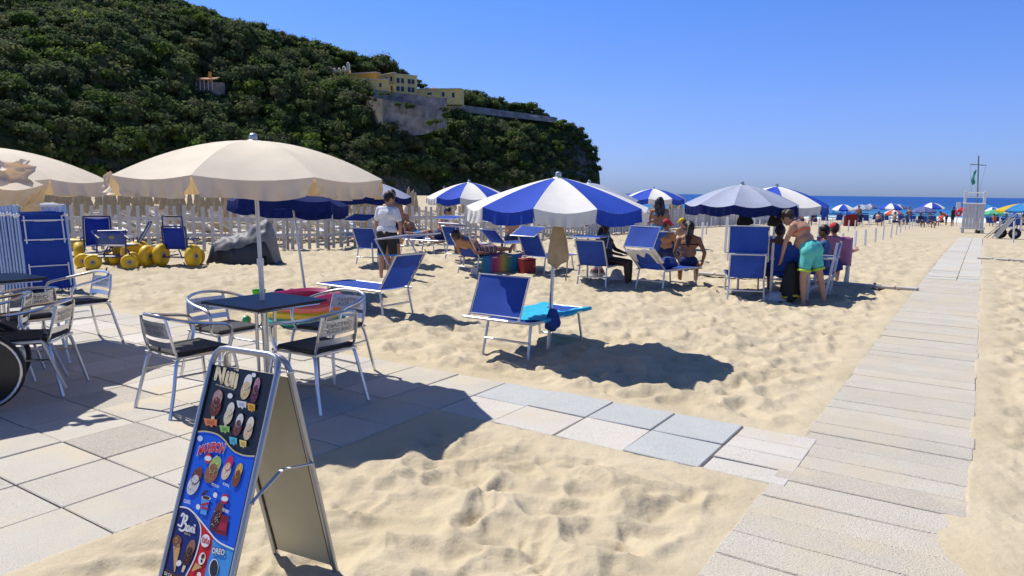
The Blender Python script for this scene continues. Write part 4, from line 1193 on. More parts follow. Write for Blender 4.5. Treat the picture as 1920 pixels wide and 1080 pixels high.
# --- the print: every element is a flat sheet of ink on the poster, laid out from the photograph's own poster
pl_o = SA + fl_ * 0; 
def pp(px, py, lift=.003):
    d = ray(px, py); o = Vector((0, 0, EYE)); t = (SA - o).dot(FN_) / d.dot(FN_)
    return o + d * t + FN_ * lift - sroot_p
def clip_poly(P):
    """keep a print polygon (photo pixels) inside the frame"""
    def inside_s(q):
        w = q + sroot_p - SA; return w.dot(ux)
    return P
INK = {}
def ink(c):
    k = tuple(round(x, 3) for x in c)
    if k not in INK: INK[k] = mat('print_%d' % len(INK), c, .42, spec=.3)
    return INK[k]
SMIN, SMAX = .0125, sw - .0125
def cl(q):
    w = q + sroot_p - SA; s = w.dot(ux); t = (w - ux * s).dot(fl_) / fl_.length_squared
    s2 = min(max(s, SMIN), SMAX); t2 = min(max(t, PT0 + .004), PT1 - .004)
    return q + ux * (s2 - s) + fl_ * (t2 - t)
LIFT = [.003]
class Print:
    def __init__(self, nm, lab=None): self.mb = MB(); self.m = []; self.nm = nm; self.lab = lab
    def mi(self, c):
        M = ink(c)
        if M not in self.m: self.m.append(M)
        return self.m.index(M)
    def poly(self, pts, c, lv=1):
        vs = [cl(pp(x, y, .0025 + .0006 * lv)) for x, y in pts]; self.mb.add(vs, [tuple(range(len(vs)))], self.mi(c)); return self
    def ell(self, cx_, cy_, rx, ry, ang, c, lv=1, n=18, a0=0, a1=2 * PI):
        ca, sa = math.cos(R(ang)), math.sin(R(ang)); P = []
        for k in range(n):
            t = a0 + (a1 - a0) * k / (n - (0 if abs(a1 - a0 - 2 * PI) < .01 else 1))
            x, y = rx * math.cos(t), ry * math.sin(t); P.append((cx_ + x * ca - y * sa, cy_ + x * sa + y * ca))
        return self.poly(P, c, lv)
    def stroke(self, pts, w, c, lv=1):
        P = smooth_path([(x, y, 0) for x, y in pts], 4) if len(pts) > 2 else [Vector((x, y, 0)) for x, y in pts]
        L_, R_ = [], []
        for i, p in enumerate(P):
            d = (P[min(i + 1, len(P) - 1)] - P[max(i - 1, 0)]).normalized(); nn = Vector((-d.y, d.x, 0)) * w
            L_.append(p + nn); R_.append(p - nn)
        for i in range(len(P) - 1):
            self.poly([(q.x, q.y) for q in (L_[i], L_[i + 1], R_[i + 1], R_[i])], c, lv)
        for q in (P[0], P[-1]): self.ell(q.x, q.y, w, w, 0, c, lv, 10)
        return self
    def text(self, s, p0, p1, h, c, lv=2, bold=.02, shear=0, arc=0.0):
        V, F, asp = text_mesh2d(s, bold, shear)
        dx, dy = p1[0] - p0[0], p1[1] - p0[1]
        up = h
        vs = []
        for x, y in V:
            vs.append(cl(pp(p0[0] + dx * x + up[0] * y, p0[1] + dy * x + up[1] * y - arc * math.sin(PI * x), .0025 + .0006 * lv)))
        self.mb.add(vs, F, self.mi(c)); return self
    def done(self):
        o = self.mb.build(self.nm, self.m, panel, smooth=False)
        if self.lab: o['label'] = self.lab
        return o
def z2(a, b): return (320 + a / 5.141, 660 + b / 5.141)
def z3(a, b): return (290 + a / 4.695, 850 + b / 4.695)
bgp = Print('printed_background')
BLUE_ = (.012, .115, .68); NAVY_ = (.010, .022, .16); RED_ = (.62, .012, .018); WHT = (.78, .78, .76); GOLD = (.62, .50, .24); CHOC = (.075, .022, .014); CREAM_ = (.72, .62, .42)
curve1 = [z2(*q) for q in ((215, 775), (260, 770), (330, 765), (400, 775), (470, 800), (530, 850), (570, 905), (620, 955), (680, 985), (740, 1000), (900, 1010))]
for i in range(len(curve1) - 1):
    (xa, ya), (xb, yb) = curve1[i], curve1[i + 1]
    bgp.poly([(xa, ya), (xb, yb), (xb - 62, yb + 265), (xa - 62, ya + 265)], BLUE_, 1)
c2 = [z3(*q) for q in ((150, 470), (225, 470), (300, 482), (360, 530), (420, 600), (500, 700), (560, 768), (640, 815), (800, 880))]
for i in range(len(c2) - 1):
    (xa, ya), (xb, yb) = c2[i], c2[i + 1]
    col = NAVY_ if i < 3 else ((.06, .30, .70))
    bgp.poly([(xa, ya), (xb, yb), (xb - 70, yb + 300), (xa - 70, ya + 300)], col, 2)
bgp.poly([z3(*q) for q in ((355, 525), (400, 575), (430, 612), (520, 722), (505, 850), (470, 960), (440, 1090), (400, 1300), (150, 1300), (250, 1090))], RED_, 3)
bgp.poly([z3(*q) for q in ((120, 470), (225, 472), (300, 484), (365, 540), (405, 610), (417, 690), (400, 800), (360, 930), (290, 1070), (200, 1300), (0, 1300), (60, 1000))], NAVY_, 4)
bgp.poly([z3(*q) for q in ((110, 1010), (190, 1060), (300, 1085), (330, 1300), (20, 1300))], (.07, .035, .02), 5)
bgp.stroke(curve1, 1.3, GOLD, 5)
bgp.stroke(c2, 1.5, WHT, 6)
bgp.stroke([z3(*q) for q in ((365, 540), (405, 610), (417, 690), (400, 800), (360, 930), (290, 1070), (240, 1180))], 1.1, WHT, 6)
bgp.done()
nu = Print('lettering', 'gold rounded lettering NUII')
GL = (.80, .66, .40)
for sk in ([(437, 262), (468, 135)], [(468, 135), (478, 190), (492, 260), (500, 298)], [(500, 298), (533, 145)], [(562, 198), (541, 290), (548, 312), (566, 318), (580, 296)], [(596, 200), (574, 312)], [(620, 208), (597, 328)], [(650, 222), (627, 342)]):
    nu.stroke([z2(*q) for q in sk], 2.7, GL, 3)
for q in ((628, 160), (655, 175), (642, 165)): nu.ell(*z2(*q), 2.2, 2.2, 0, GL, 4)
nu.text('ICE CREAM ADVENTURE', z2(440, 318), z2(620, 372), (1.0, -2.4), GL, 3, .01)
nu.done()
mx_ = Print('lettering', 'red lettering MAXIBON with white edge')
mx_.text('MAXIBON', z2(262, 1005), z2(520, 985), (5.5, -20), WHT, 7, .075, 0, 5)
mx_.text('MAXIBON', z2(268, 1000), z2(516, 980), (5, -18), RED_, 8, .03, 0, 5)
mx_.done()
def print_ice(nm, x, y, ln, w, ang, top, bot, lab=None, stick=None, specks=None, zf=z2, sc_=5.141):
    P_ = Print(nm, lab); X, Y = zf(x, y); ln /= sc_ * 2; w /= sc_ * 2
    dx, dy = math.cos(R(ang)), math.sin(R(ang))        # pointing up the ice cream
    if stick: P_.stroke([(X - dx * ln * .9, Y - dy * ln * .9), (X - dx * ln * 1.45, Y - dy * ln * 1.45)], w * .28, stick, 7)
    P_.ell(X - dx * ln * .3, Y - dy * ln * .3, ln * .72, w, ang, bot, 8)
    P_.ell(X + dx * ln * .35, Y + dy * ln * .35, ln * .62, w * .86, ang, top, 9)
    P_.ell(X + dx * ln * .10, Y + dy * ln * .10, ln * .30, w * .60, ang, bot, 10)
    rr = random.Random(int(x * 7 + y))
    if specks:
        for k in range(16):
            a, b = rr.uniform(-.85, .35), rr.uniform(-.7, .7); P_.ell(X + dx * ln * a - dy * w * b, Y + dy * ln * a + dx * w * b, .9, .6, ang, specks, 11, 6)
    for k in range(5):
        a, b = rr.uniform(-.6, .9), rr.uniform(-.45, .45); P_.ell(X + dx * ln * a - dy * w * b, Y + dy * ln * a + dx * w * b, ln * .12, w * .10, ang + rr.uniform(-20, 20), tuple(min(.85, c * 1.6 + .03) for c in (bot if a < .1 else top)), 10, 8)
    P_.done()
print_ice('ice_cream_picture', 455, 490, 265, 105, -76, (.40, .24, .22), (.13, .035, .02), specks=(.42, .24, .12), stick=CREAM_)
print_ice('ice_cream_picture', 578, 590, 225, 80, -72, (.72, .68, .55), (.64, .56, .36), stick=CREAM_)
print_ice('ice_cream_picture', 745, 335, 255, 88, -74, (.76, .74, .68), (.66, .48, .25), specks=(.75, .6, .4))
print_ice('ice_cream_picture', 832, 370, 260, 66, -76, (.38, .20, .26), (.11, .035, .06), specks=(.25, .1, .14))
print_ice('ice_cream_picture', 667, 700, 225, 78, -74, (.70, .64, .58), (.14, .05, .045), specks=(.3, .14, .1))
print_ice('ice_cream_picture', 768, 735, 235, 78, -74, (.74, .68, .56), (.64, .47, .30), specks=(.75, .62, .42))
for x, y, w, h, c in ((405, 680, 68, 42, (.72, .20, .06)), (540, 745, 52, 38, (.28, .52, .12)), (703, 508, 50, 40, (.70, .71, .74)), (795, 535, 40, 44, (.74, .38, .05)), (622, 858, 40, 42, (.10, .50, .62)), (715, 885, 36, 40, (.78, .62, .16))):
    lb = Print('printed_label'); X, Y = z2(x, y); w /= 5.141; h /= 5.141
    lb.poly([(X - w, Y - h), (X + w * .9, Y - h * .62), (X + w * .8, Y + h * .9), (X + w * .4, Y + h * .55), (X + w * .1, Y + h * 1.15), (X - w * .2, Y + h * .6), (X - w * .6, Y + h * .8), (X - w * .8, Y + h * .4)], c, 12)
    for k in range(3): lb.stroke([(X - w * .5, Y - h * (.42 - .32 * k)), (X + w * .5, Y - h * (.25 - .32 * k))], .35, tuple(c_ * .25 for c_ in c), 13)
    lb.done()
for x, y, r_ in ((590, 425, 25), (818, 225, 21)): Print('printed_disc').ell(*z2(x, y), r_ / 5.141, r_ / 5.0, 0, WHT, 12).done()
print_ice('ice_cream_picture', 368, 240, 265, 95, -68, (.17, .05, .025), (.62, .60, .58), specks=CHOC, zf=z3, sc_=4.695)
print_ice('ice_cream_picture', 528, 140, 255, 110, -66, (.36, .48, .14), (.30, .12, .05), specks=(.5, .6, .3), zf=z3, sc_=4.695)
print_ice('ice_cream_picture', 655, 125, 225, 74, -70, (.52, .03, .09), (.72, .55, .38), zf=z3, sc_=4.695)
print_ice('ice_cream_picture', 742, 190, 225, 66, -72, (.72, .42, .04), (.22, .07, .03), zf=z3, sc_=4.695)
print_ice('ice_cream_picture', 560, 555, 280, 84, -72, (.16, .05, .04), (.075, .025, .02), specks=WHT, zf=z3, sc_=4.695)
m3 = Print('printed_cup', 'blue cup printed between the ice creams')
m3.poly([z3(*q) for q in ((425, 400), (500, 385), (465, 545), (415, 530))], (.10, .35, .72), 8).ell(*z3(468, 392), 9, 4, 10, (.72, .72, .74), 9).ell(*z3(468, 390), 7, 3, 10, CHOC, 10)
for q in ((450, 350), (472, 335), (440, 362)): m3.ell(*z3(*q), 3, 2.6, 0, CHOC, 10)
m3.stroke([z3(432, 450), z3(485, 440)], 2.0, RED_, 10); m3.stroke([z3(430, 478), z3(480, 485)], 1.8, RED_, 10); m3.done()
Print('printed_box').poly([z3(*q) for q in ((600, 530), (665, 560), (640, 730), (545, 700))], (.20, .012, .03), 8).poly([z3(*q) for q in ((590, 600), (652, 620), (640, 690), (572, 670))], (.38, .02, .05), 9).done()
for x, y in ((485, 45), (632, 400)):
    Print('printed_badge').ell(*z3(x, y), 6.6, 9.4, 8, RED_, 10).ell(*z3(x, y), 6.5, 5.0, 8, WHT, 11).done()
for x, y in ((548, 367), (397, 470)): Print('printed_disc').ell(*z3(x, y), 4.0, 5.2, 0, WHT, 10).done()
for s_, a_, b_, u_ in (('CLASSIC', (270, 432), (330, 447), (.6, -7)), ('RED BERRY', (610, 505), (668, 532), (1.0, -6)), ('PISTACCHIO', (515, 280), (580, 308), (.8, -5)), ('RED CHEESECAKE', (615, 275), (668, 300), (.8, -5))):
    Print('lettering').text(s_, z3(*a_), z3(*b_), u_, WHT, 10).done()
Print('printed_disc').ell(*z2(298, 835), 5, 5.5, 0, (.55, .62, .72), 8).done()
bc = Print('lettering', 'white script lettering Baci')
for sk in ([(222, 628), (245, 640), (262, 600), (275, 545), (262, 530), (250, 550)], [(275, 545), (300, 555), (290, 590), (268, 605), (290, 625), (282, 665), (250, 680), (232, 665)],
           [(318, 640), (300, 642), (290, 670), (305, 682), (322, 650), (318, 678), (330, 686)], [(352, 655), (340, 652), (332, 680), (350, 692)], [(362, 660), (352, 692), (362, 694)], [(366, 632), (368, 636)]):
    bc.stroke([z3(*q) for q in sk], 1.9, WHT, 8)
bc.text('GELATO', z3(272, 706), z3(325, 728), (.7, -3.6), GOLD, 8)
bc.text('NOVITÀ', z3(375, 560), z3(412, 625), (1.8, -1.5), GOLD, 8)
bc.done()
print_ice('ice_cream_picture', 318, 870, 240, 82, -70, (.28, .13, .08), (.05, .018, .012), specks=(.3, .16, .1), stick=CREAM_, zf=z3, sc_=4.695)
cn = Print('ice_cream_picture', 'cone printed below the script lettering')
cn.poly([z3(*q) for q in ((178, 810), (240, 820), (192, 1040), (183, 1040))], (.58, .34, .12), 8)
cn.ell(*z3(212, 770), 8.2, 11, 12, (.22, .08, .035), 9)
for k in range(9): cn.ell(*z3(190 + 42 * rnd.random(), 735 + 90 * rnd.random()), 1.5, 1.2, 0, (.5, .3, .15), 10, 8)
cn.ell(*z3(228, 965), 4.8, 6, 30, WHT, 10); cn.done()
kk = Print('lettering', 'red lettering on a white disc on the red field')
kk.ell(*z3(460, 768), 8.6, 12.4, 6, WHT, 8).text('KitKat', z3(427, 782), z3(492, 800), (2, -11), RED_, 9, .02).done()
k2 = Print('ice_cream_picture', 'cone printed on the red field')
k2.poly([z3(*q) for q in ((375, 960), (430, 1000), (345, 1038), (338, 1030))], (.58, .36, .14), 8).ell(*z3(430, 925), 6.4, 12, 14, WHT, 9).ell(*z3(440, 905), 3, 5, 20, CHOC, 10).ell(*z3(428, 945), 2, 3, 0, CHOC, 10)
k2.ell(*z3(405, 1065), 4, 5, 0, WHT, 9).done()
orr = Print('lettering', 'white lettering OREO')
orr.text('OREO', z3(512, 878), z3(628, 900), (1.8, -12.5), (.01, .03, .2), 8, .07).text('OREO', z3(514, 876), z3(626, 897), (1.6, -11), WHT, 9, .025).done()
o2 = Print('ice_cream_picture', 'dark biscuit printed on the pale blue field')
o2.ell(*z3(532, 1010), 9, 18, 6, WHT, 8).ell(*z3(534, 1012), 7.6, 16.5, 6, (.03, .03, .035), 9).done()
dd = Print('lettering', 'small white lettering at the foot of the poster')
dd.text('DI CA', z3(100, 1065), z3(165, 1092), (1.0, -6), WHT, 9).done()
# ================================================================== SUN LOUNGERS
G_L = 'blue sun loungers on the sand'
def lounger(loc, rz, back=55, shade=None, label='', blen=.55, slen=1.15, name='sun_lounger', fab=None, fr=None, group=G_L, legs=True):
    """local x points to the foot end; shade = (start angle of arms, arm length, panel angle, panel length)"""
    fab = fab or BLUEF; fr = fr or ALU2
    root = thing(name, label, 'sun lounger', loc, rz, group)
    Wd, hz, b = .29, .36, R(back)
    for s in (-1, 1):
        MB().tube([(-.06, s * Wd, hz), (slen, s * Wd, hz)], .016, 6).build('side_rail', fr, root)
    MB().tube([(slen, -Wd, hz), (slen, Wd, hz)], .016, 6).build('foot_rail', fr, root)
    be = Vector((-math.cos(b) * blen, 0, hz + math.sin(b) * blen))
    for s in (-1, 1):
        MB().tube([(0, s * (Wd - .02), hz), (be.x, s * (Wd - .02), be.z)], .014, 6).build('back_rail', fr, root)
    MB().tube([(be.x, -Wd + .02, be.z), (be.x, Wd - .02, be.z)], .014, 6).build('top_rail', fr, root)
    def sl(u_, v_):
        return Vector((.02 + (slen - .03) * u_, -Wd + .015 + (2 * Wd - .03) * v_, hz + .012 - .035 * math.sin(PI * v_) * math.sin(PI * min(1, u_ * 1.2 + .1))))
    MB().grid(sl, 8, 6).build('seat_cloth', fab, root)
    nv = Vector((-math.sin(b), 0, -math.cos(b)))
    def bl(u_, v_):
        p = Vector((0, 0, hz)).lerp(be, .04 + .93 * u_); p.y = -Wd + .03 + (2 * Wd - .06) * v_
        return p + nv * (.03 * math.sin(PI * v_) * math.sin(PI * (u_ * .8 + .1)) - .012)
    MB().grid(bl, 6, 6).build('back_cloth', fab, root)
    if legs:
        for s in (-1, 1):
            MB().tube([(-.02, s * (Wd - .03), hz - .01), (-.10, s * (Wd - .01), -.03)], .015, 6).build('leg', fr, root)
            MB().tube([(slen - .2, s * (Wd - .03), hz - .01), (slen - .12, s * (Wd - .01), -.03)], .015, 6).build('leg', fr, root)
        MB().tube([(-.07, -Wd + .02, .17), (-.07, Wd - .02, .17)], .012, 6).build('crossbar', fr, root)
        MB().tube([(slen - .14, -Wd + .02, .05), (slen - .14, Wd - .02, .05)], .012, 6).build('crossbar', fr, root)
    if shade:
        aa, al, pa, pl_ = shade
        piv = Vector((0, 0, hz)).lerp(be, .72)
        ps = piv + Vector((math.cos(R(aa)), 0, math.sin(R(aa)))) * al
        pe = ps + Vector((math.cos(R(pa)), 0, math.sin(R(pa)))) * pl_
        sh = MB()
        Ws = Wd + .012
        for s in (-1, 1):
            MB().tube([(piv.x, s * Ws, piv.z), (ps.x, s * Ws, ps.z)], .011, 6).build('shade_arm', fr, root)
        nn = Vector((-(pe - ps).z, 0, (pe - ps).x)).normalized()
        def sf(u_, v_):
            p = ps.lerp(pe, .01 + .98 * u_); p.y = -Ws + .012 + (2 * Ws - .024) * v_
            return p - nn * .016 * math.sin(PI * v_) * math.sin(PI * u_)
        so_ = sh.grid(sf, 5, 6).build('sunshade', fab, root)
        MB().tube([(ps.x, -Ws, ps.z), (pe.x, -Ws, pe.z), (pe.x, Ws, pe.z), (ps.x, Ws, ps.z)], .011, 6, closed=True).build('shade_frame', fr, so_)
    return root
def ll(px, py, dx=0.0):
    return at(px, py)
def along(p, rz, d): return p + Vector((math.cos(rz), math.sin(rz), 0)) * d
r57 = R(57)
L1 = along(at(946, 670), r57, .10)
lounger(L1, r57, 11, (45, .05, 66, .42), 'blue sun lounger at the front with a turquoise towel and its sunshade tipped upright', blen=.46, slen=1.2)
lounger(at(738, 592), R(144), 56, (52, .42, 172, .60), 'blue sun lounger turned sideways left of the front one, feet pointing left', slen=1.22, blen=.6)
lounger(at(648, 465), R(12), 68, (80, .50, 185, .45), 'small blue sun lounger beside the white fence with its shade lit by the sun')
lounger(at(692, 496), R(70), 62, (80, .44, 195, .5), 'blue sun lounger half hidden behind the man in the white shirt')
lounger(at(768, 472), R(-28), 62, None, 'blue sun lounger with tall bright backrest right of the man in the white shirt')
lounger(at(797, 470), R(8), 58, None, 'blue sun lounger on which the shirtless man sits by the fence')
lounger(at(856, 489), r57, 62, (75, .40, 188, .45), 'blue sun lounger behind the one with the rainbow towel')
L7 = at(882, 516); R7 = R(46)
lounger(L7, R7, 57, (70, .32, 172, .48), 'blue sun lounger with a man lying on a rainbow striped towel')
lounger(at(934, 482), R(48), 42, (75, .34, 182, .45), 'blue sun lounger in front of the bald person seated by the fence')
lounger(at(1004, 514), R(52), 60, (70, .30, 205, .42), 'blue sun lounger with bright sunlit shade beside the red cooler')
lounger(at(1112, 536), R(62), 62, (62, .24, 182, .45), 'blue sun lounger on which the woman in the patterned swimsuit sits')
L12 = at(1222, 544); R12 = R(45)
lounger(L12, R12, 40, (133, .22, 60, .40), 'blue sun lounger with a white cloth on its back and big sunlit shade', slen=1.15)
lounger(at(1240, 505), R(75), 64, None, 'low blue lounger of the person in the red cap under the striped parasols')
lounger(at(1397, 564), R(76), 72, (80, .125, 92, .43), 'tall blue sun lounger with sunshade upright above its backrest, beside the flip flops', blen=.41)
lounger(at(1432, 515), R(84), 60, (80, .5, 180, .4), 'blue sun lounger half hidden behind the tall upright one')

# towels and cloths
def cloth(name, label, cat, fn, m, nu=16, nv=12, thick=.006, group=None, parent=None):
    mb = MB(); mb.grid(lambda u_, v_: fn(u_, v_), nu, nv)
    o = mb.build(name, m, parent, sharp=None)
    so_ = o.modifiers.new('solid', 'SOLIDIFY'); so_.thickness = thick; so_.offset = 1
    if label: tag(o, label, cat, group)
    return o
def towel_on(root_loc, rz, x0, x1, y0, y1, z, drop, seed, foot_drop=0.0):
    c, s = math.cos(rz), math.sin(rz)
    def fn(u_, v_):
        x = x0 + (x1 - x0) * u_; y = y0 + (y1 - y0) * v_
        lim = .30
        zz = z + .012 * (float(fbm(x * 6 + seed, y * 6, seed, 3)) - .5) * 2
        if abs(y) > lim:
            o_ = abs(y) - lim; zz -= o_ * drop; y = math.copysign(lim + o_ * .12 + .012 * math.sin(x * 15 + seed), y)
        else:
            zz -= .025 * math.cos(y / lim * PI / 2)
        if foot_drop and x > foot_drop:
            zz -= (x - foot_drop) * .5
        return Vector((root_loc.x + x * c - y * s, root_loc.y + x * s + y * c, root_loc.z + zz))
    return fn
cloth('towel', 'turquoise towel spread over the front sun lounger', 'towel', towel_on(L1, r57, .12, 1.22, -.36, .33, .385, .55, 3), TURQ, 34, 26)
def stripes(name, cols, axis='X', scale=4.0):
    M = bpy.data.materials.new(name); M.use_nodes = True
    nt, N, L = nod(M); P = N['Principled BSDF']; P.inputs['Roughness'].default_value = .95
    tc = N.new('ShaderNodeTexCoord'); sp = N.new('ShaderNodeSeparateXYZ'); L.new(tc.outputs['Generated'], sp.inputs[0])
    ml = N.new('ShaderNodeMath'); ml.operation = 'MULTIPLY'; ml.inputs[1].default_value = scale; L.new(sp.outputs[axis], ml.inputs[0])
    fr = N.new('ShaderNodeMath'); fr.operation = 'FRACT'; L.new(ml.outputs[0], fr.inputs[0])
    rp = N.new('ShaderNodeValToRGB'); rp.color_ramp.interpolation = 'LINEAR'
    e = rp.color_ramp.elements; n = len(cols)
    e[0].position = 0; e[0].color = (*cols[0], 1); e[1].position = (n - 1) / n; e[1].color = (*cols[-1], 1)
    for k in range(1, n - 1): x = e.new(k / n); x.color = (*cols[k], 1)
    L.new(fr.outputs[0], rp.inputs[0]); L.new(rp.outputs[0], P.inputs['Base Color'])
    return M
RAINBOW = stripes('rainbow_towel', [(.02, .12, .36), (.26, .03, .15), (.38, .09, .10), (.40, .31, .06), (.09, .26, .13), (.02, .18, .33)], 'X', 2.2)
cloth('striped_towel', 'rainbow striped towel hanging over the side of the lounger with the lying man', 'towel', towel_on(L7, R7, .02, 1.2, -.66, .30, .392, .95, 5), RAINBOW, 30, 24)
WCL = mat('white_cloth', (.62, .61, .62), .9, var=.1, vscale=8)
def back_cloth(root, rz, b, x0, x1, seed):
    c, s = math.cos(rz), math.sin(rz)
    def fn(u_, v_):
        y = -.34 + .62 * v_; t = x0 + (x1 - x0) * u_
        x = -math.cos(b) * t; z = .36 + math.sin(b) * t
        z2_ = z + .03 + .012 * math.sin(v_ * 17 + seed)
        x -= .02
        return Vector((root.x + x * c - y * s, root.y + x * s + y * c, root.z + z2_ - .05 * u_ * v_))
    return fn
def hang(p, w, h, d, seed, wob=.03, taper=.8):
    """cloth hanging from a point; closed folded body"""
    def fn(u_, v_):
        a = 2 * PI * u_; k = 1 + .22 * math.sin(3 * a + seed) + .12 * math.sin(5 * a + seed * 2)
        prof_ = (0.42 + .58 * min(1, v_ * 1.35) ** .8) * (1 if v_ < .88 else math.sqrt(max(0, 1 - ((v_ - .88) / .125) ** 2)) * .8 + .2)
        if v_ > .999: prof_ = .02
        if v_ < .001: prof_ = .05
        return Vector(p) + Vector((w / 2 * prof_ * k * math.cos(a), d / 2 * prof_ * k * math.sin(a), -h * v_ + wob * math.sin(a * 2 + seed) * v_))
    return fn
def hang_thing(name, label, cat, p, w, h, d, m, seed, nu=24, nv=14):
    o = MB().grid(hang(p, w, h, d, seed), nu, nv).build(name, m, None, sharp=None); tag(o, label, cat); return o
cloth('white_cloth', 'white cloth hung over the back of the lounger with the big sunlit shade', 'cloth', back_cloth(L12, R12, R(40), .18, .58, 2), WCL, 10, 14)
P1b = at(1027, 662)
def on_pole(px, py, base, off=(0, 0, 0)):
    d = ray(px, py); t = base.y / d.y
    return Vector((d.x * t, base.y, EYE + d.z * t)) + Vector(off)
KHB = mat('beige_cotton', (.50, .36, .19), .9, var=.12, vscale=10, bump=.4, bscale=60)
pq = on_pole(1044, 420, P1b, (0, -.08, 0))
hang_thing('shoulder_bag', 'beige cotton bag hanging from the pole of the large striped parasol', 'bag', pq, .20, .43, .10, KHB, 1.3)
MB().tube(smooth_path([pq + Vector((.04, -.03, -.02)), pq + Vector((.10, -.02, -.18)), pq + Vector((.11, .0, -.45)), pq + Vector((.10, .02, -.58))], 4), .008, 5).build('strap', KHB, bpy.data.objects['shoulder_bag'])
pq = on_pole(1036, 577, P1b, (.0, -.04, 0))
NAVYC = mat('navy_cloth', (.015, .05, .22), .8)
hang_thing('cloth_pouch', 'small blue pouch hanging low on the pole over the turquoise towel', 'pouch', pq, .14, .22, .07, NAVYC, .4)
MB().tube([pq + Vector((-.02, 0, -.01)), pq + Vector((-.03, .02, .16))], .004, 4).build('strap', NAVYC, bpy.data.objects['cloth_pouch'])
P6b = at(1383, 548); P7b = at(1446, 532); P4b = at(1101, 526)
pq = on_pole(1392, 398, P6b, (0, -.1, 0)); hang_thing('backpack', 'black backpack with red edge hanging from the grey lilac parasol', 'backpack', pq, .26, .24, .16, BLACKC, 2.0)
MB().tube([pq + Vector((-.08, 0, -.06)), pq + Vector((-.11, -.01, -.3))], .008, 4).build('strap', BLACKC, bpy.data.objects['backpack'])
pq = on_pole(1451, 396, P7b, (0, -.1, 0)); bp2 = hang_thing('backpack', 'black backpack with a yellow emblem hanging from the right striped parasol', 'backpack', pq, .27, .26, .16, BLACKC, 4.0)
MB().ball(pq + Vector((-.02, -.09, -.09)), (.028, .012, .022), 8, 5).build('emblem', mat('yellow_emblem', (.6, .42, .02), .6), bp2)
for s in (-1, 1): MB().tube([pq + Vector((s * .10, -.02, -.12)), pq + Vector((s * .12, -.03, -.36))], .008, 4).build('strap', BLACKC, bp2)
pq = on_pole(1130, 424, P4b, (0, -.06, 0)); bd = hang_thing('hanging_dress', 'black dress with pale pink strip hanging beside the woman in the patterned swimsuit', 'dress', pq, .26, .36, .10, BLACKC, 1.0)
MB().tube([pq + Vector((.0, -.07, -.02)), pq + Vector((.01, -.075, -.2))], .02, 5, flat=.4).build('strip', mat('pale_pink', (.5, .32, .30), .9), bd)
REDC = mat('red_cloth', (.50, .012, .03), .8, var=.1)
hang_thing('red_cloth', 'red cloth hanging under the rim of the large striped parasol', 'cloth', on_pole(1099, 402, P4b, (0, -.05, 0)), .13, .2, .06, REDC, .7)
cl_ = thing('cooler', 'dark red cool box standing on the sand behind the beige bag', 'cool box', at(988, 514), R(30))
MB().box((0, 0, .15), (.30, .24, .30), bev=.02).build('box', mat('dark_red_plastic', (.22, .015, .015), .5), cl_, smooth=False)
MB().box((0, 0, .315), (.31, .25, .03), bev=.01).build('lid', mat('red_lid', (.28, .03, .03), .5), cl_, smooth=False)
MB().tube([(-.14, 0, .32), (-.12, 0, .38), (.12, 0, .38), (.14, 0, .32)], .008, 5).build('handle', WHITEM, cl_)
def flipflop(p, rz, m, parent, dx):
    c = Vector((math.cos(rz + PI / 2), math.sin(rz + PI / 2), 0)) * dx
    so_ = MB().ball((c.x, c.y, .012), (.12, .045, .014), 12, 5, rot=(0, 0, rz)).build('sole', m, parent)
    MB().tube([(c.x + .05 * math.cos(rz), c.y + .05 * math.sin(rz), .02), (c.x - .01 * math.sin(rz) , c.y + .03, .05), (c.x - .05 * math.cos(rz), c.y - .05 * math.sin(rz), .02)], .006, 5).build('strap', m, parent)
ffp = at(1360, 551); ft_ = thing('flip_flops', 'pair of dark flip flops on the sand left of the tall blue lounger', 'flip flops', ffp)
flipflop(ffp, .3, mat('dark_grey_rubber', (.05, .05, .055), .7), ft_, -.12); flipflop(ffp, .9, mat('dark_grey_rubber', (0, 0, 0)), ft_, .14)
f2p = at(1052, 519); ft2 = thing('sandals', 'dark sandals in the shade beneath the beige bag', 'sandals', f2p)
flipflop(f2p, 1.2, BLACKC, ft2, -.08); flipflop(f2p, .2, BLACKC, ft2, .09)
bag = thing('beach_bag', 'pink and white beach bag on the sand under the woman in the patterned swimsuit', 'bag', at(1118, 520), 0)
MB().grid(hang((0, 0, .26), .30, .27, .2, 2.2), 20, 10).build('body', stripes('pink_white_bag', [(.6, .1, .15), (.65, .62, .6), (.6, .6, .6), (.1, .1, .1)], 'Z', 1.5), bag)
bag = thing('plastic_bag', 'white plastic bag standing beneath the seated woman in the patterned swimsuit', 'bag', at(1155, 527), 0)
MB().grid(hang((0, 0, .24), .24, .25, .18, 1.2), 20, 10).build('body', WCL, bag)
bg_o = MB().grid(hang(along(L12, R12, .48) + Vector((0, 0, .57)), .34, .2, .26, 3.1), 20, 10).build('blue_bag', NAVYC, None); tag(bg_o, 'dark blue bag lying on the lounger beside the woman with sunglasses', 'bag')
pb = thing('clear_bag', 'crumpled grey plastic bag on the sand at the foot of the seated dark haired man', 'bag', at(1455, 565))
MB().grid(hang((0, 0, .16), .40, .17, .25, 2.7), 20, 8).build('body', mat('grey_plastic', (.40, .42, .46), .3), pb)
bx = thing('white_box', 'small white box beneath the lounger with the rainbow towel', 'box', along(L7, R7, .12))
MB().box((0, 0, .07), (.16, .12, .14), bev=.01).build('body', WHITEM, bx, smooth=False)

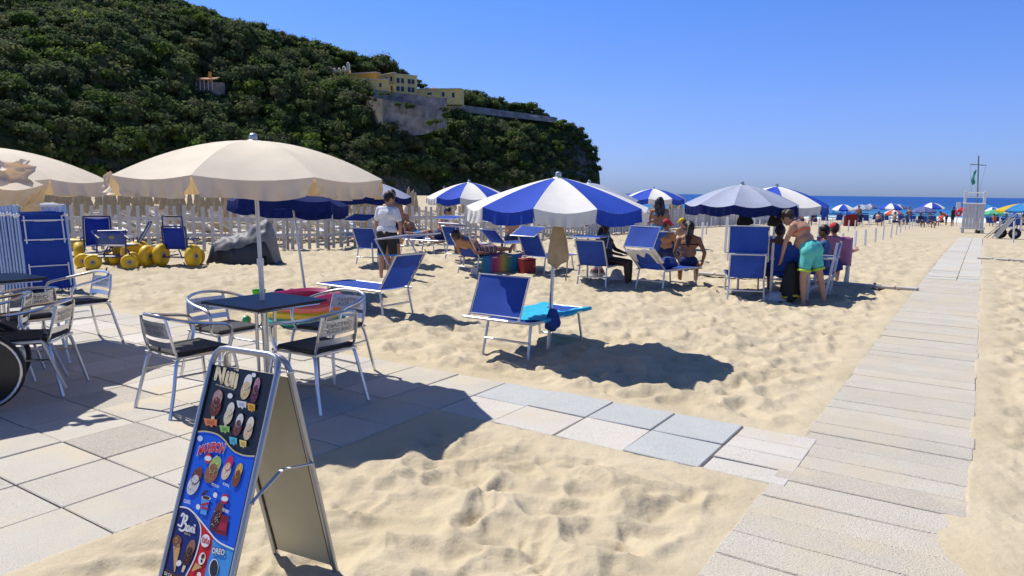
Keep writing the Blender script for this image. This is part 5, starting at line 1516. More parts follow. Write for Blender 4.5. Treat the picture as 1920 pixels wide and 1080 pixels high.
# ================================================================== STACK OF FOLDED LOUNGERS
def folded(label, loc, rz):
    root = thing('folded_lounger', label, 'sun lounger', loc, rz, 'folded loungers leaning in a stack')
    Hh, w = 1.42, .33
    fm = mat('pale_blue_frame', (.50, .58, .72), .35, .3)
    for s in (-1, 1):
        MB().tube([(0, s * w, 0), (0, s * w, Hh)], .020, 6).build('side_rail', fm, root)
        MB().tube([(.035, s * (w - .07), .80), (.035, s * (w - .07), 1.24)], .011, 6).build('shade_arm', WHITEM, root)
        MB().tube([(.035, s * (w - .06), .10), (.035, s * (w - .06), .48)], .012, 6).build('leg', WHITEM, root)
        MB().ball((.03, s * w, 1.26), .032, 8, 6).build('joint', WHITEM, root)
    for z in (1.17, .86): MB().tube([(.035, -w + .04, z), (.035, w - .04, z)], .011, 6).build('crossbar', WHITEM, root)
    MB().tube([(.035, -w + .06, .44), (.035, w - .06, .44)], .011, 6).build('crossbar', WHITEM, root)
    MB().tube([(0, -w, Hh), (0, w, Hh)], .014, 6).build('end_rail', WHITEM, root)
    MB().grid(lambda u_, v_: Vector((.0 - .02 * math.sin(PI * v_), -w + .02 + (2 * w - .04) * v_, .08 + 1.20 * u_)), 6, 5).build('cloth', BLUEF, root)
    MB().tube([(-.02, -w + .02, 1.28), (-.02, w - .02, 1.28)], .03, 8).build('rolled_cloth', BLUEF, root)
    return root
F0 = at(98, 550); nrm = Vector((.72, -.69, 0)).normalized(); rzn = yaw(nrm)
F0 = F0 - Vector((nrm.y, -nrm.x, 0)) * 0
base_f = folded('folded blue lounger at the front of the leaning stack, its cloth facing us', F0, rzn)
base_f.rotation_euler = Euler((0, R(-12), rzn))
side = Vector((-nrm.y, nrm.x, 0))
stack_src = [c for c in base_f.children]
for k in range(1, 10):
    o = bpy.data.objects.new('folded_lounger', None); COL.objects.link(o)
    tag(o, 'folded blue lounger within the leaning stack, only its white rails showing', 'sun lounger', 'folded loungers leaning in a stack')
    o.location = F0 - nrm * .07 * k - side * (.028 * k) + Vector((0, 0, rnd.uniform(-.02, .02))); o.rotation_euler = Euler((0, R(-12 + rnd.uniform(-1, 1)), rzn + rnd.uniform(-.02, .02)))
    for ch in stack_src:
        if ch.name.split('.')[0] in ('shade_arm', 'leg'): continue
        c = ch.copy(); COL.objects.link(c); c.parent = o

# ================================================================== BEACH WHEELCHAIRS
YW = mat('yellow_balloon_tyre', (.74, .47, .02), .5, var=.14, vscale=7, spec=.4)
BLUET = mat('dark_blue_tube', (.012, .025, .16), .4)
BLUEC = mat('blue_canvas', (.012, .045, .34), .7, var=.12, vscale=8, trans=(.02, .08, .5), tw=.25)
LBLUE = mat('pale_blue_canvas', (.30, .42, .70), .7, var=.1, vscale=5)
WSEAT = mat('white_canvas', (.62, .63, .68), .7)
def wheel(parent, c, r, w, ax, nm='wheel'):
    pr = [(r * .30, -w * .32), (r * .62, -w * .48), (r * .86, -w * .42), (r * .97, -w * .22), (r, 0), (r * .97, w * .22), (r * .86, w * .42), (r * .62, w * .48), (r * .30, w * .32)]
    o = MB().lathe(pr, c, 24, axis=ax).build(nm, YW, parent, sharp=60)
    hb = MB().lathe([(r * .3, -w * .37), (r * .3, w * .37)], c, 12, axis=ax).build('hub', mat('grey_hub', (.33, .33, .34), .5), o)
    MB().lathe([(r * .10, -w * .46), (r * .10, w * .46)], c, 10, axis=ax).build('axle_cap', BLACK, o)
    return o
G_W = 'blue beach wheelchairs with yellow balloon wheels'
def quadpanel(parent, nm, m, a, b, c, d, sag=.02):
    a, b, c, d = map(Vector, (a, b, c, d)); n = (b - a).cross(d - a).normalized()
    def fn(u_, v_): return a.lerp(b, u_).lerp(d.lerp(c, u_), v_) + n * sag * math.sin(PI * u_) * math.sin(PI * v_)
    o = MB().grid(fn, 6, 5).build(nm, m, parent); s_ = o.modifiers.new('t', 'SOLIDIFY'); s_.thickness = .006; return o
# A: low chair in front, seen from the front right
pA_ = at(214, 505)
wa = thing('beach_wheelchair', 'low blue beach wheelchair on four small yellow balloon wheels, front of the group', 'wheelchair', pA_, 0, G_W)
for x, y in ((-.60, -.05), (-.30, -.22), (.38, -.10), (.12, .55)):
    wheel(wa, (x, y, .165), .165, .19, (.45, -.9, .05))
for a, b in (((-.60, -.05, .30), (.12, .0, .30)), ((-.30, -.22, .28), (.38, -.10, .28)), ((-.34, 0, .28), (-.34, .05, .78)), ((.26, 0, .28), (.26, .05, .80)), ((-.34, .05, .78), (.26, .05, .80)), ((-.30, .5, .2), (.15, .55, .25)), ((.30, 0, .42), (.42, -.05, .2)),
             ((-.34, .0, .5), (-.34, .5, .48)), ((.26, .0, .5), (.26, .5, .48)), ((-.6, 0, .33), (-.2, .25, .36)), ((-.34, .5, .48), (.26, .5, .48))):
    MB().tube([a, b], .016, 6).build('frame_tube', BLUET, wa)
quadpanel(wa, 'backrest', mat('faded_blue_canvas', (.07, .11, .30), .7, var=.15), (-.31, .02, .52), (.24, .02, .52), (.24, .04, .78), (-.31, .04, .78))
quadpanel(wa, 'seat', WSEAT, (-.33, .02, .50), (.25, .02, .50), (.25, .48, .47), (-.33, .48, .47), -.03)
for s, x in ((-1, -.34), (1, .26)):
    MB().tube(smooth_path([(x, .05, .80), (x + s * .0, -.12, .78), (x + .22, -.28, .66)], 4), .015, 6).build('arm_tube', BLUET, wa)
    MB().tube([(x + .12, -.22, .71), (x + .24, -.29, .65)], .022, 6).build('armrest', BLACK, wa)
MB().ball((-.02, .012, .66), (.06, .008, .04), 8, 5).build('printed_emblem', mat('faded_yellow', (.35, .28, .08), .8), wa)
def high_chair(loc, rz, label, backm, recl, wheels, hgt=.95, grip=False):
    w_ = thing('beach_wheelchair', label, 'wheelchair', loc, rz, G_W)
    for (x, y, r) in wheels: wheel(w_, (x, y, r), r, .19, (.0, 1, .02))
    b0 = Vector((-.05, 0, .38)); b1 = b0 + Vector((-math.cos(recl), 0, math.sin(recl))) * (hgt - .36)
    pts = []
    for s in (-1, 1):
        pts.append([(b0.x, s * .26, b0.z), (b1.x, s * .26, b1.z)])
    fr_ = smooth_path([(b0.x, -.26, b0.z), (b1.x + .01, -.26, b1.z - .06), (b1.x, -.20, b1.z), (b1.x, .20, b1.z), (b1.x + .01, .26, b1.z - .06), (b0.x, .26, b0.z)], 4)
    MB().tube(fr_, .017, 6).build('back_frame', BLUET, w_)
    quadpanel(w_, 'backrest', backm, (b0.x, -.235, b0.z), (b0.x, .235, b0.z), (b1.x, .235, b1.z - .03), (b1.x, -.235, b1.z - .03))
    quadpanel(w_, 'seat', BLUEC, (-.03, -.24, .38), (-.03, .24, .38), (.45, .24, .42), (.45, -.24, .42), -.03)
    for s in (-1, 1):
        MB().tube([(-.2, s * .26, .22), (.5, s * .26, .22)], .016, 6).build('frame_tube', BLUET, w_)
        MB().tube([(-.05, s * .27, .2), (-.05, s * .27, .6), (.36, s * .30, .6), (.42, s * .3, .56)], .015, 6).build('armrest', BLUET, w_)
        MB().tube([(.45, s * .24, .42), (.62, s * .24, .12)], .015, 6).build('leg_rest', BLUET, w_)
    MB().tube([(-.15, -.45, .22), (-.15, .45, .22)], .016, 6).build('axle', BLUET, w_)
    if grip:
        g1 = b1 + Vector((-.03, 0, .22))
        MB().tube(smooth_path([(b1.x, -.22, b1.z - .1), (g1.x + .01, -.22, g1.z - .05), (g1.x, -.17, g1.z), (g1.x, .17, g1.z), (g1.x + .01, .22, g1.z - .05), (b1.x, .22, b1.z - .1)], 4), .016, 6).build('push_handle', BLUET, w_)
        MB().tube([(g1.x, -.15, g1.z), (g1.x, .15, g1.z)], .022, 8).build('grip', BLACK, w_)
        MB().tube(smooth_path([(-.12, -.25, .62), (-.14, -.42, .62), (-.10, -.46, .56)], 4), .013, 6).build('side_handle', BLUET, w_)
    return w_
high_chair(at(186, 494), R(-62), 'blue beach wheelchair with tall laced backrest behind the low one', BLUEC, R(80), ((-.15, -.38, .24), (-.15, .38, .24), (.5, .3, .15)), 1.02)
high_chair(at(252, 496), R(200), 'blue beach wheelchair with pale sunlit reclined backrest and big yellow wheel', LBLUE, R(62), ((-.05, -.36, .26), (-.05, .36, .26), (.5, -.3, .15)), .98)
high_chair(at(333, 500), R(85), 'blue beach wheelchair with tall push handle, turned away from us', BLUEC, R(84), ((-.1, -.42, .25), (-.1, .30, .25), (-.25, .52, .24), (.5, -.2, .18)), .85, True)

# ================================================================== COVERED BOAT, KAYAK, TOYS
bp_ = at(456, 494)
cov = thing('covered_boat', 'small boat under a grey tarpaulin with dark navy cover beneath, by the fence', 'boat', bp_, R(4))
TARP = mat('grey_tarpaulin', (.17, .167, .165), .6, var=.25, vscale=5, bump=1.0, bscale=9)
NAVT = mat('dark_navy_cover', (.022, .028, .045), .5, var=.3, vscale=3)
def boat_fn(k0, k1, seed, grow):
    def fn(u_, v_):
        x = -.78 + 1.60 * u_
        hgt = .42 + .42 * float(sm(.05, .75, u_)) + .06 * math.sin(u_ * 9); hgt *= float(sm(-.04, .10, u_)) * (1 - .96 * float(sm(.86, 1.0, u_)))
        wd = .36 * (float(sm(-.10, .35, u_)) * .8 + .2) * (1 if u_ < .95 else 1 - (u_ - .95) * 5)
        a = PI * (k0 + (k1 - k0) * v_)
        wr = 1 + .03 * math.sin(u_ * 31 + v_ * 13 + seed) + .02 * math.sin(u_ * 12 - v_ * 27) + .10 * (float(fbm(u_ * 7 + seed, v_ * 5, 3, 3)) - .5) * 2
        y = -math.cos(a) * wd * wr * (1 + grow); z = (max(0, math.sin(a)) ** .55) * hgt * wr * (1 + grow)
        return Vector((x, y, z))
    return fn
MB().grid(boat_fn(0, 1, 1, 0), 44, 22).build('cover', NAVT, cov, sharp=None)
MB().grid(lambda u_, v_: boat_fn(.10, .94, 1, .075)(.14 + .85 * u_, v_), 44, 22).build('tarpaulin', TARP, cov, sharp=None)
MB().tube([(.45, -.42, .10), (.62, -.40, .10)], .10, 10).build('trailer_wheel', BLACK, cov)
kp = at(128, 482); kay = thing('kayak', 'yellow kayak lying behind the folded loungers', 'kayak', kp, R(8))
def kfn(u_, v_):
    x = -1.6 + 2.1 * u_; a = 2 * PI * v_; w = (math.sin(PI * min(.999, max(.001, u_))) ** .7) * .26
    return Vector((x, w * math.cos(a), .30 + .18 * math.sin(a) * (w / .26) + .10 * (2 * u_ - 1) ** 2))
MB().grid(kfn, 20, 14).build('hull', mat('yellow_plastic', (.55, .38, .02), .45), kay)
MB().tube([(.1, -.25, .38), (.45, -.09, .42)], .012, 5).build('edge_line', BLACK, kay)
pool_p = at(562, 612); pool = thing('paddling_pool', 'small inflatable pool of rainbow rings lying behind the table', 'paddling pool', pool_p + Vector((0, .25, 0)), 0)
for k, (c, z) in enumerate((((.03, .42, .36), .06), ((.62, .46, .02), .15), ((.70, .16, .14), .24), ((.38, .03, .12), .33))):
    rr_ = .40 - .008 * k
    MB().tube([(rr_ * 1.12 * math.cos(t), rr_ * math.sin(t), z + .012 * math.sin(3 * t + k)) for t in [2 * PI * i / 32 for i in range(32)]], .062, 8, closed=True).build('ring', mat('pool_ring_%d' % k, c, .3, spec=.5), pool)
tb = at(486, 562); bk = thing('bucket', 'green and orange toy bucket on the sand behind the table', 'bucket', tb)
MB().lathe([(.075, 0), (.10, .15), (.108, .155), (.096, .15), (.07, .01)], (0, 0, 0), 16, caps=False).build('body', mat('green_plastic', (.05, .45, .03), .4), bk)
MB().lathe([(.08, .03), (.092, .075)], (0, 0, .0), 16, caps=False).build('band', mat('orange_plastic', (.6, .12, .03), .4), bk)
for px, py, r_, c, lab in ((525, 560, .10, (.05, .05, .07), 'dark round toy behind the rainbow pool, beside the bucket'), (548, 558, .09, (.07, .06, .09), 'small dark toy right behind the rainbow pool')):
    o = MB().ball((0, 0, r_ * .8), (r_, r_, r_ * .8), 14, 8).build('toy_ball', mat('toy_%d' % px, c, .4), None); o.location = at(px, py); tag(o, lab, 'toy', 'dark toys behind the pool')
gb = at(462, 608); o = thing('small_ball', 'little red, white and green ball near the table legs', 'ball', gb + Vector((0, 0, .055)))
for k, c in enumerate(((.6, .03, .04), (.65, .65, .65), (.02, .25, .08))):
    mb = MB(); mb.grid(lambda u_, v_, k=k: Vector((.06 * math.sin(PI * v_) * math.cos(2.0944 * (k + u_)), .06 * math.sin(PI * v_) * math.sin(2.0944 * (k + u_)), .06 * math.cos(PI * v_))), 8, 10); mb.build('panel', mat('ball_%d' % k, c, .4), o)

# ================================================================== WHEELCHAIR AT THE EDGE
wc = at(-34, 782); wch = thing('wheelchair', 'wheelchair at the edge of the terrace, only its black wheel in view', 'wheelchair', Vector((wc.x, wc.y, .036)), R(30))
tn = [(.275 * math.cos(t), 0, .30 + .275 * math.sin(t)) for t in [2 * PI * i / 40 for i in range(40)]]
wl_ = MB().tube(tn, .020, 8, closed=True).build('wheel', BLACK, wch)
MB().lathe([(.10, -.012), (.255, -.006), (.255, .006), (.10, .012)], (0, 0, .30), 40, axis=(0, 1, 0), caps=False).build('spoke_guard', mat('black_plastic_guard', (.010, .010, .011), .25), wl_)
MB().tube([(.265 * math.cos(t), -.05, .30 + .265 * math.sin(t)) for t in [2 * PI * i / 40 for i in range(40)]], .010, 8, closed=True).build('push_rim', ALU, wl_)
for k in range(14):
    a = 2 * PI * k / 14; MB().tube([(.03 * math.cos(a), -.01, .3 + .03 * math.sin(a)), (.105 * math.cos(a + .3), -.006, .3 + .105 * math.sin(a + .3))], .003, 4).build('spoke', WHITEM, wl_)
MB().lathe([(.03, -.03), (.03, .03)], (0, 0, .3), 12, axis=(0, 1, 0)).build('hub', STEEL, wl_)
w2_ = MB().tube([(x, .52, z) for x, y, z in tn], .020, 8, closed=True).build('wheel', BLACK, wch)
for a, b in (((-.05, .06, .3), (-.05, .06, .9)), ((-.05, .46, .3), (-.05, .46, .9)), ((-.05, .06, .48), (.42, .06, .48)), ((-.05, .46, .48), (.42, .46, .48)), ((.42, .06, .48), (.55, .06, .1)), ((.42, .46, .48), (.55, .46, .1)), ((-.05, .0, .3), (-.05, .52, .3))):
    MB().tube([(a[0] - .02, a[1], a[2]), (b[0] - .02, b[1], b[2])], .013, 6).build('frame_tube', STEEL, wch)
MB().box((.18, .26, .49), (.42, .38, .03)).build('seat', BLACKC, wch, smooth=False)
MB().box((-.09, .26, .72), (.03, .38, .36)).build('backrest', BLACKC, wch, smooth=False)
# ================================================================== BEYOND THE FENCE
G_CP = 'closed beige parasols standing in rows beyond the white fence'
def closed_parasol(seed):
    r_ = random.Random(seed)
    root = thing('closed_parasol', 'closed beige parasol among the rows beyond the white fence', 'parasol', (0, 0, 0), 0, G_CP)
    n = 22; ph = r_.uniform(0, 6)
    def fn(u_, v_):
        a = 2 * PI * u_; rad = (.04 + .150 * v_ ** .9) * (1 + .30 * math.cos(7 * a + ph) * v_) * (1 if v_ < .97 else .9)
        if abs(v_ - .62) < .04: rad *= .82
        return Vector((rad * math.cos(a), rad * math.sin(a), 2.02 - 1.16 * v_ + .05 * math.sin(3 * a + ph) * v_))
    MB().grid(fn, 28, 12).build('canopy', BEIGEP, root, sharp=None)
    MB().tube([(0, 0, -.1), (0, 0, 2.08)], .022, 6).build('pole', WHITEM, root)
    return root
CPS = [closed_parasol(k) for k in range(3)]
WL = mat('white_lounger_mesh', (.56, .56, .55), .6)
BEIGEL = mat('beige_lounger_mesh', (.48, .40, .28), .7)
def simple_lounger(fabm, frm, name='sun_lounger'):
    mb = MB(); Wd, hz = .29, .34; b = R(rnd.choice((30, 50, 62)))
    bx_, bz = -math.cos(b) * .6, hz + math.sin(b) * .6
    mb.box((.6, 0, hz), (1.2, .52, .02), mi=0)
    mb.add([(0, -.26, hz), (0, .26, hz), (bx_, .26, bz), (bx_, -.26, bz), (-.015, -.26, hz - .015), (-.015, .26, hz - .015), (bx_ - .015, .26, bz - .015), (bx_ - .015, -.26, bz - .015)], [(0, 1, 2, 3), (7, 6, 5, 4), (3, 2, 6, 7), (0, 3, 7, 4), (1, 5, 6, 2)], 0)
    for s in (-1, 1):
        mb.tube([(-.05, s * Wd, hz), (1.22, s * Wd, hz)], .018, 5, mi=1); mb.tube([(0, s * Wd, hz), (bx_, s * Wd, bz)], .016, 5, mi=1)
        for x in (.05, 1.0): mb.tube([(x, s * Wd, hz), (x, s * Wd, -.05)], .018, 5, mi=1)
    z = bz + .05
    mb.add([(bx_ - .05, -.28, z), (bx_ - .05, .28, z), (bx_ - .45, .28, z + .1), (bx_ - .45, -.28, z + .1)], [(0, 1, 2, 3)], 0)
    for s in (-1, 1): mb.tube([(bx_ * .7, s * Wd, hz + (bz - hz) * .7), (bx_ - .05, s * Wd, z), (bx_ - .45, s * Wd, z + .1)], .012, 5, mi=1)
    return mb.build(name, [fabm, frm], None, smooth=False)
SL = [simple_lounger(WL, WHITEM), simple_lounger(WL, WHITEM), simple_lounger(BEIGEL, WHITEM)]
G_WL = 'white sun loungers between the closed parasols beyond the fence'
def fence_s(x, y):
    """positive beyond the fence line"""
    if x < 2.9:
        fy = np.interp(x, [p[0] for p in FN], [p[1] for p in FN]); return y - fy
    return ((y - 29.3) * E1.x - (x - 2.9) * E1.y)
used_c = [0, 0, 0]; used_l = [0, 0, 0]; n_c = n_l = 0
rr = random.Random(31)
cands = []
for i in range(-6, 44):
    for j in range(-34, 30):
        p = Vector((-6, 23.2, 0)) + E1 * (i * 2.05) + E2 * (j * 1.75)
        p.x += rr.uniform(-.25, .25); p.y += rr.uniform(-.25, .25)
        fs_ = float(fence_s(p.x, p.y)); s_ = p.x * E1.x + p.y * E1.y
        if fs_ < .8 or p.y < 19 or s_ > 92: continue
        q = hill_project(Vector((p.x, p.y, 1.0)))
        if not (-60 < q[0] < 1345): continue
        if p.y > 62 or (p.y > 40 and rr.random() < .45): continue
        if q[0] > 760 and rr.random() < .35: continue
        cands.append((p.y, p))
cands.sort(key=lambda a: a[0])
for _, p in cands:
    if n_c < 260:
        k = rr.randrange(3)
        o = CPS[k] if not used_c[k] else copy_tree(CPS[k]); used_c[k] = 1
        o.location = onland(p.x, p.y); o.rotation_euler = (rr.uniform(-.03, .03), rr.uniform(-.03, .03), rr.uniform(0, 6)); sc_ = rr.uniform(.80, .90); o.scale = (sc_, sc_, sc_); n_c += 1
    for dx in (-.45, .45):
        if n_l >= 250 or rr.random() < .2: continue
        k = rr.choice((0, 1, 0, 1, 2))
        q = p + E2 * dx + E1 * rr.uniform(-.2, .2)
        if fence_s(q.x, q.y) < 1.7: continue
        o = SL[k] if not used_l[k] else SL[k].copy()
        if used_l[k]: COL.objects.link(o)
        used_l[k] = 1
        o.location = onland(q.x, q.y); o.rotation_euler = (0, 0, r57 + rr.uniform(-.15, .15)); n_l += 1
        beige = k == 2
        tag(o, 'beige sun lounger between the closed parasols beyond the fence' if beige else 'white sun lounger between the closed parasols beyond the fence', 'sun lounger', 'beige sun loungers beyond the fence' if beige else G_WL)

# ---- posts planted in the sand
POSTS = [(1602, 469, 432), (1622, 462, 430), (1641, 456, 427), (1655, 451, 423), (1670, 446, 419), (1680, 440, 418), (1688, 436, 412), (1697, 432, 413), (1704, 430, 411), (1710, 427, 411), (1715, 424, 410), (1722, 425, 410), (1728, 425, 412),
         (1553, 441, 418), (1574, 437, 415), (1590, 434, 413), (1603, 430, 413), (1518, 429, 405), (1533, 447, 409), (1548, 423, 407), (1561, 423, 407), (1616, 427, 409), (1630, 424, 409), (1645, 423, 408), (1580, 466, 437), (1547, 459, 441),
         (1286, 443, 417), (1315, 456, 417), (1324, 440, 417), (1334, 427, 408), (1305, 428, 410), (1298, 458, 438), (1359, 475, 408), (1414, 430, 411), (1424, 430, 412), (1449, 460, 427), (1480, 436, 412), (1497, 432, 411), (1508, 441, 416),
         (1900, 455, 415), (1914, 437, 412), (1894, 432, 412), (1875, 430, 412)]
po_ = None
for k, (px, pb_, ptop) in enumerate(POSTS):
    p = at(px, pb_); h = (pb_ - ptop) * p.y / FPX * 1.0
    if po_ is None:
        po_ = MB().box((0, 0, .45), (.075, .06, 1.1), bev=.006).build('sand_post', WHITEM, None, smooth=False); o = po_
    else:
        o = po_.copy(); COL.objects.link(o)
    o.location = p; o.scale = (1, 1, h); o.rotation_euler = (rnd.uniform(-.05, .05), rnd.uniform(-.05, .05), r57 + rnd.uniform(-.3, .3))
    right = px > 1850
    tag(o, 'short white post in the sand right of the boardwalk' if right else ('short white post in the row leading to the sea' if px > 1590 else 'short white post in the sand behind the parasols'),
        'post', 'white posts right of the boardwalk' if right else ('white posts in the row along the empty sand' if px > 1590 else 'white posts behind the parasols'))

# ---- lifeguard tower with flag mast
tp = at(1822, 437); sc_ = tp.y / FPX
tower = thing('lifeguard_tower', 'white wooden lifeguard tower with high seat at the end of the boardwalk', 'tower', tp, R(-34))
def tb_(nm, c, s, m=WHITEM, **k):
    return MB().box(c, s, bev=.012).build(nm, m, tower, smooth=False)
TW = 34 * sc_; TD = .8
TWM = mat('tower_white', (.52, .52, .52), .6, var=.08)
for sx in (-1, 1):
    for sy in (-1, 1):
        tb_('leg', (sx * (TW / 2 - .06), sy * (TD / 2 - .06), .12), (.13, .13, .34), TWM)
tb_('platform', (0, 0, .30), (TW + .18, TD + .18, .10), TWM)
z1_ = 1.80
for k in range(6):
    w_ = TW / 6
    tb_('board', (-TW / 2 + w_ * (k + .5), -TD / 2, .35 + (z1_ - .35) / 2), (w_ - .012, .03, z1_ - .35), TWM)
for sx in (-1, 1): tb_('side_panel', (sx * (TW / 2 - .02), .02, .35 + (z1_ - .35) / 2), (.03, TD - .04, z1_ - .36), TWM)
tb_('seat', (0, 0, z1_ + .03), (TW + .08, TD + .06, .06), WHITEM)
for sx in (-1, 1):
    for sy in (-1, 1): tb_('corner_post', (sx * (TW / 2 - .06), sy * (TD / 2 - .06), z1_ + .42), (.15 if sy < 0 else .10, .12, .74), WHITEM)
for zz in (.42, .68): tb_('rail', (0, -TD / 2 + .06, z1_ + zz), (TW - .22, .05, .07), WHITEM); 
tb_('rail', (0, TD / 2 - .06, z1_ + .68), (TW - .2, .05, .07), WHITEM)
fm_ = at(1817, 436) + Vector((-.0, -.75, 0)); ftop = on_pole(1835, 292, fm_)
flagm = thing('flag_mast', 'thin leaning flag mast with crossbar and green flag before the lifeguard tower', 'mast', fm_)
MB().tube([(0, 0, -.1), ftop - fm_], .035, 8).build('pole', mat('dark_grey_paint', (.12, .13, .15), .5), flagm)
ca, cb = on_pole(1819, 308, fm_) - fm_, on_pole(1849, 310, fm_) - fm_
MB().tube([ca, cb], .025, 6).build('crossbar', mat('dark_grey_paint', (0, 0, 0)), flagm)
MB().tube([cb, on_pole(1835, 362, fm_) - fm_], .008, 4).build('rope', STEEL, flagm); MB().tube([ca, on_pole(1821, 360, fm_) - fm_], .008, 4).build('rope', STEEL, flagm)
fa_ = on_pole(1831, 318, fm_) - fm_
def ffn(u_, v_): return fa_ + Vector((-.12 * u_ - .05 * v_ + .03 * math.sin(v_ * 8), .10 * u_ + .05 * math.sin(u_ * 6 + v_ * 4), -.85 * v_ - .15 * u_))
MB().grid(ffn, 6, 10).build('flag', mat('green_flag', (.02, .22, .13), .8, trans=(.03, .35, .2), tw=.4), flagm)
MB().box((.15, .0, .08), (.35, .35, .22)).build('base_weight', mat('dark_grey_paint', (0, 0, 0)), flagm, smooth=False)
# ---- trolley with folded loungers
tr_p = at(1872, 447); tro = thing('trolley', 'two wheeled trolley right of the tower', 'trolley', tr_p, R(-20))
for x, y in ((.10, .1), (.62, -.25)):
    MB().lathe([(.16, -.06), (.24, -.09), (.27, -.05), (.27, .05), (.24, .09), (.16, .06)], (x, y, .27), 20, axis=(.35, 1, 0)).build('wheel', BLACK, tro)
    MB().lathe([(.12, -.08), (.12, .08)], (x, y, .27), 14, axis=(.35, 1, 0)).build('hub', STEEL, tro)
MB().tube([(.10, .1, .27), (.62, -.25, .27)], .025, 6).build('axle', STEEL, tro)
for s in (0, 1): MB().tube([(-.65 + .1 * s, -.1 * s, .0), (.55 + .1 * s, .1 - .2 * s, 1.25)], .022, 6).build('frame_tube', mat('dull_grey_rail', (.17, .175, .185), .6), tro)
for k in range(4):
    o = thing('folded_lounger', 'grey folded lounger lying on the trolley right of the tower', 'sun lounger', tr_p + Vector((-.50 + .055 * k, -.45 + .10 * k, .02)), 0, 'folded loungers on the trolley')
    o.rotation_euler = Euler((0, R(36), R(-8)))
    for s in (-1, 1): MB().tube([(0, s * .22, 0), (0, s * .22, 1.3)], .020, 6).build('side_rail', mat('dull_grey_rail', (.17, .175, .185), .6), o)
    MB().grid(lambda u_, v_: Vector((0, -.20 + .4 * u_, .1 + 1.1 * v_)), 3, 3).build('cloth', mat('faded_grey_cloth', (.10, .105, .115), .8), o)
# ---- life ring board
lp_ = at(1793, 424); lr = thing('rescue_post', 'white board on a post with a red life ring left of the tower', 'rescue post', lp_)
k_ = lp_.y / FPX
MB().tube([(0, 0, -.1), (0, 0, 44 * k_)], .05, 6).build('post', WHITEM, lr)
MB().box((.0, -.06, 39 * k_), (8 * k_, .05, 11 * k_), bev=.01).build('board', WHITEM, lr, smooth=False)
MB().tube([(4.2 * k_ * math.cos(t), -.15, 24 * k_ + 4.6 * k_ * math.sin(t)) for t in [2 * PI * i / 20 for i in range(20)]], .085, 8, closed=True).build('life_ring', mat('red_ring', (.60, .02, .02), .5), lr)

# ---- far parasols near the water
def far_parasol(px, py_rim, wpx, base_y, colA, colB, label, off=0.0, crown=.42, vd=.10):
    b = at(px, base_y); k = b.y / FPX; Rr = wpx * k / 2; hor = 366.5 + (px - 1500) * .0118
    zr_ = EYE - (py_rim - hor) * k - b.z
    return parasol(b, b, Rr, zr_, crown * Rr, 8, off, [colA, colB], [colA, colB], vd * 1.3, label, 'parasols near the water', ribs=False, joint=False, seed=px, pole_r=.03, sag=.06)
def pc(name, c): return mat(name, c, .8, trans=tuple(x * .8 for x in c), tw=.3)
SKYB = pc('sky_blue_cloth', (.03, .26, .62)); REDP = pc('red_cloth_far', (.55, .02, .03)); ORP = pc('orange_cloth_far', (.62, .12, .05)); GRN = pc('green_cloth', (.10, .50, .28)); YLW = pc('yellow_cloth', (.66, .46, .02)); PURP = pc('lilac_cloth', (.14, .16, .40)); WHP = pc('white_far_cloth', (.66, .66, .66))
FARP = [(1579, 392, 42, 419, BLUEP, WHITEP, 'blue and white striped parasol by the water, leftmost of the far row'), (1519, 399, 32, 420, BLUEP, BLUEP, 'plain blue parasol by the water under the striped rim of a nearer one'), (1551, 398, 34, 420, SKYB, SKYB, 'sky blue parasol by the water left of the striped ones'),
        (1585, 400, 26, 415, SKYB, BLUEP, 'small sky blue parasol low over the breakers'), (1614, 391, 36, 420, GREYP, GREYP, 'grey parasol by the water between two striped ones'), (1628, 388, 30, 417, GREYP, PURP, 'dim grey parasol tucked behind the other grey one'),
        (1668, 390, 42, 419, WHITEP, BLUEP, 'white and blue parasol by the water above the orange one'), (1683, 389, 30, 416, GREYP, PURP, 'grey blue parasol right behind the white and blue one'), (1673, 400, 32, 420, ORP, WHITEP, 'orange and white parasol low by the water'),
        (1730, 396, 42, 421, PURP, PURP, 'lilac blue parasol by the water left of the lifeguard'), (1744, 389, 44, 416, WHITEP, BLUEP, 'blue and white striped parasol behind the lilac one'), (1805, 394, 28, 420, REDP, REDP, 'red parasol just left of the lifeguard tower'), (1812, 402, 18, 415, REDP, WHP, 'small red and white parasol against the tower side'),
        (1849, 390, 30, 416, SKYB, SKYB, 'sky blue parasol peeping out right of the tower'), (1858, 395, 32, 419, WHITEP, BLUEP, 'striped blue and white parasol right of the tower'), (1861, 400, 36, 421, GRN, GRN, 'pale green parasol right of the tower'),
        (1912, 394, 84, 432, SKYB, YLW, 'large sky blue and yellow striped parasol at the right edge'), (1889, 397, 34, 419, WHP, WHP, 'white parasol beneath the blue and yellow one'), (1917, 399, 32, 421, WHP, BLUEP, 'white and blue parasol at the very right edge')]
for a in FARP: far_parasol(*a, off=R(rr.uniform(0, 45)), crown=.30 if a[2] > 60 else .42)
for k in range(14):         # parasols far along the beach on the left, beyond the rows
    px = (118, 146, 40, 70, 200, 1000, 1150, 1185, 1262, 1248, 640, 668, 90, 160)[k]; by = (372, 374, 375, 373, 372, 385, 399, 400, 410, 409, 376, 377, 371, 372)[k]
    c = (WHP, SKYB, WHP, WHP, WHP, SKYB, BEIGEP, WHP, BEIGEP, SKYB, WHP, WHP, SKYB, WHP)[k]
    b = at(px, by)
    parasol(b, b, 1.2, 1.95, .5, 8, .3 * k, [c], [c], .18, 'open parasol far along the beach under the headland' if px < 700 else 'open parasol down by the water left of the grey lilac one', 'open parasols far along the beach' if px < 700 else 'open parasols by the water beyond the slat fence', ribs=False, joint=False, seed=k, pole_r=.03)
BL = simple_lounger(BLUEF, ALU2); first = True
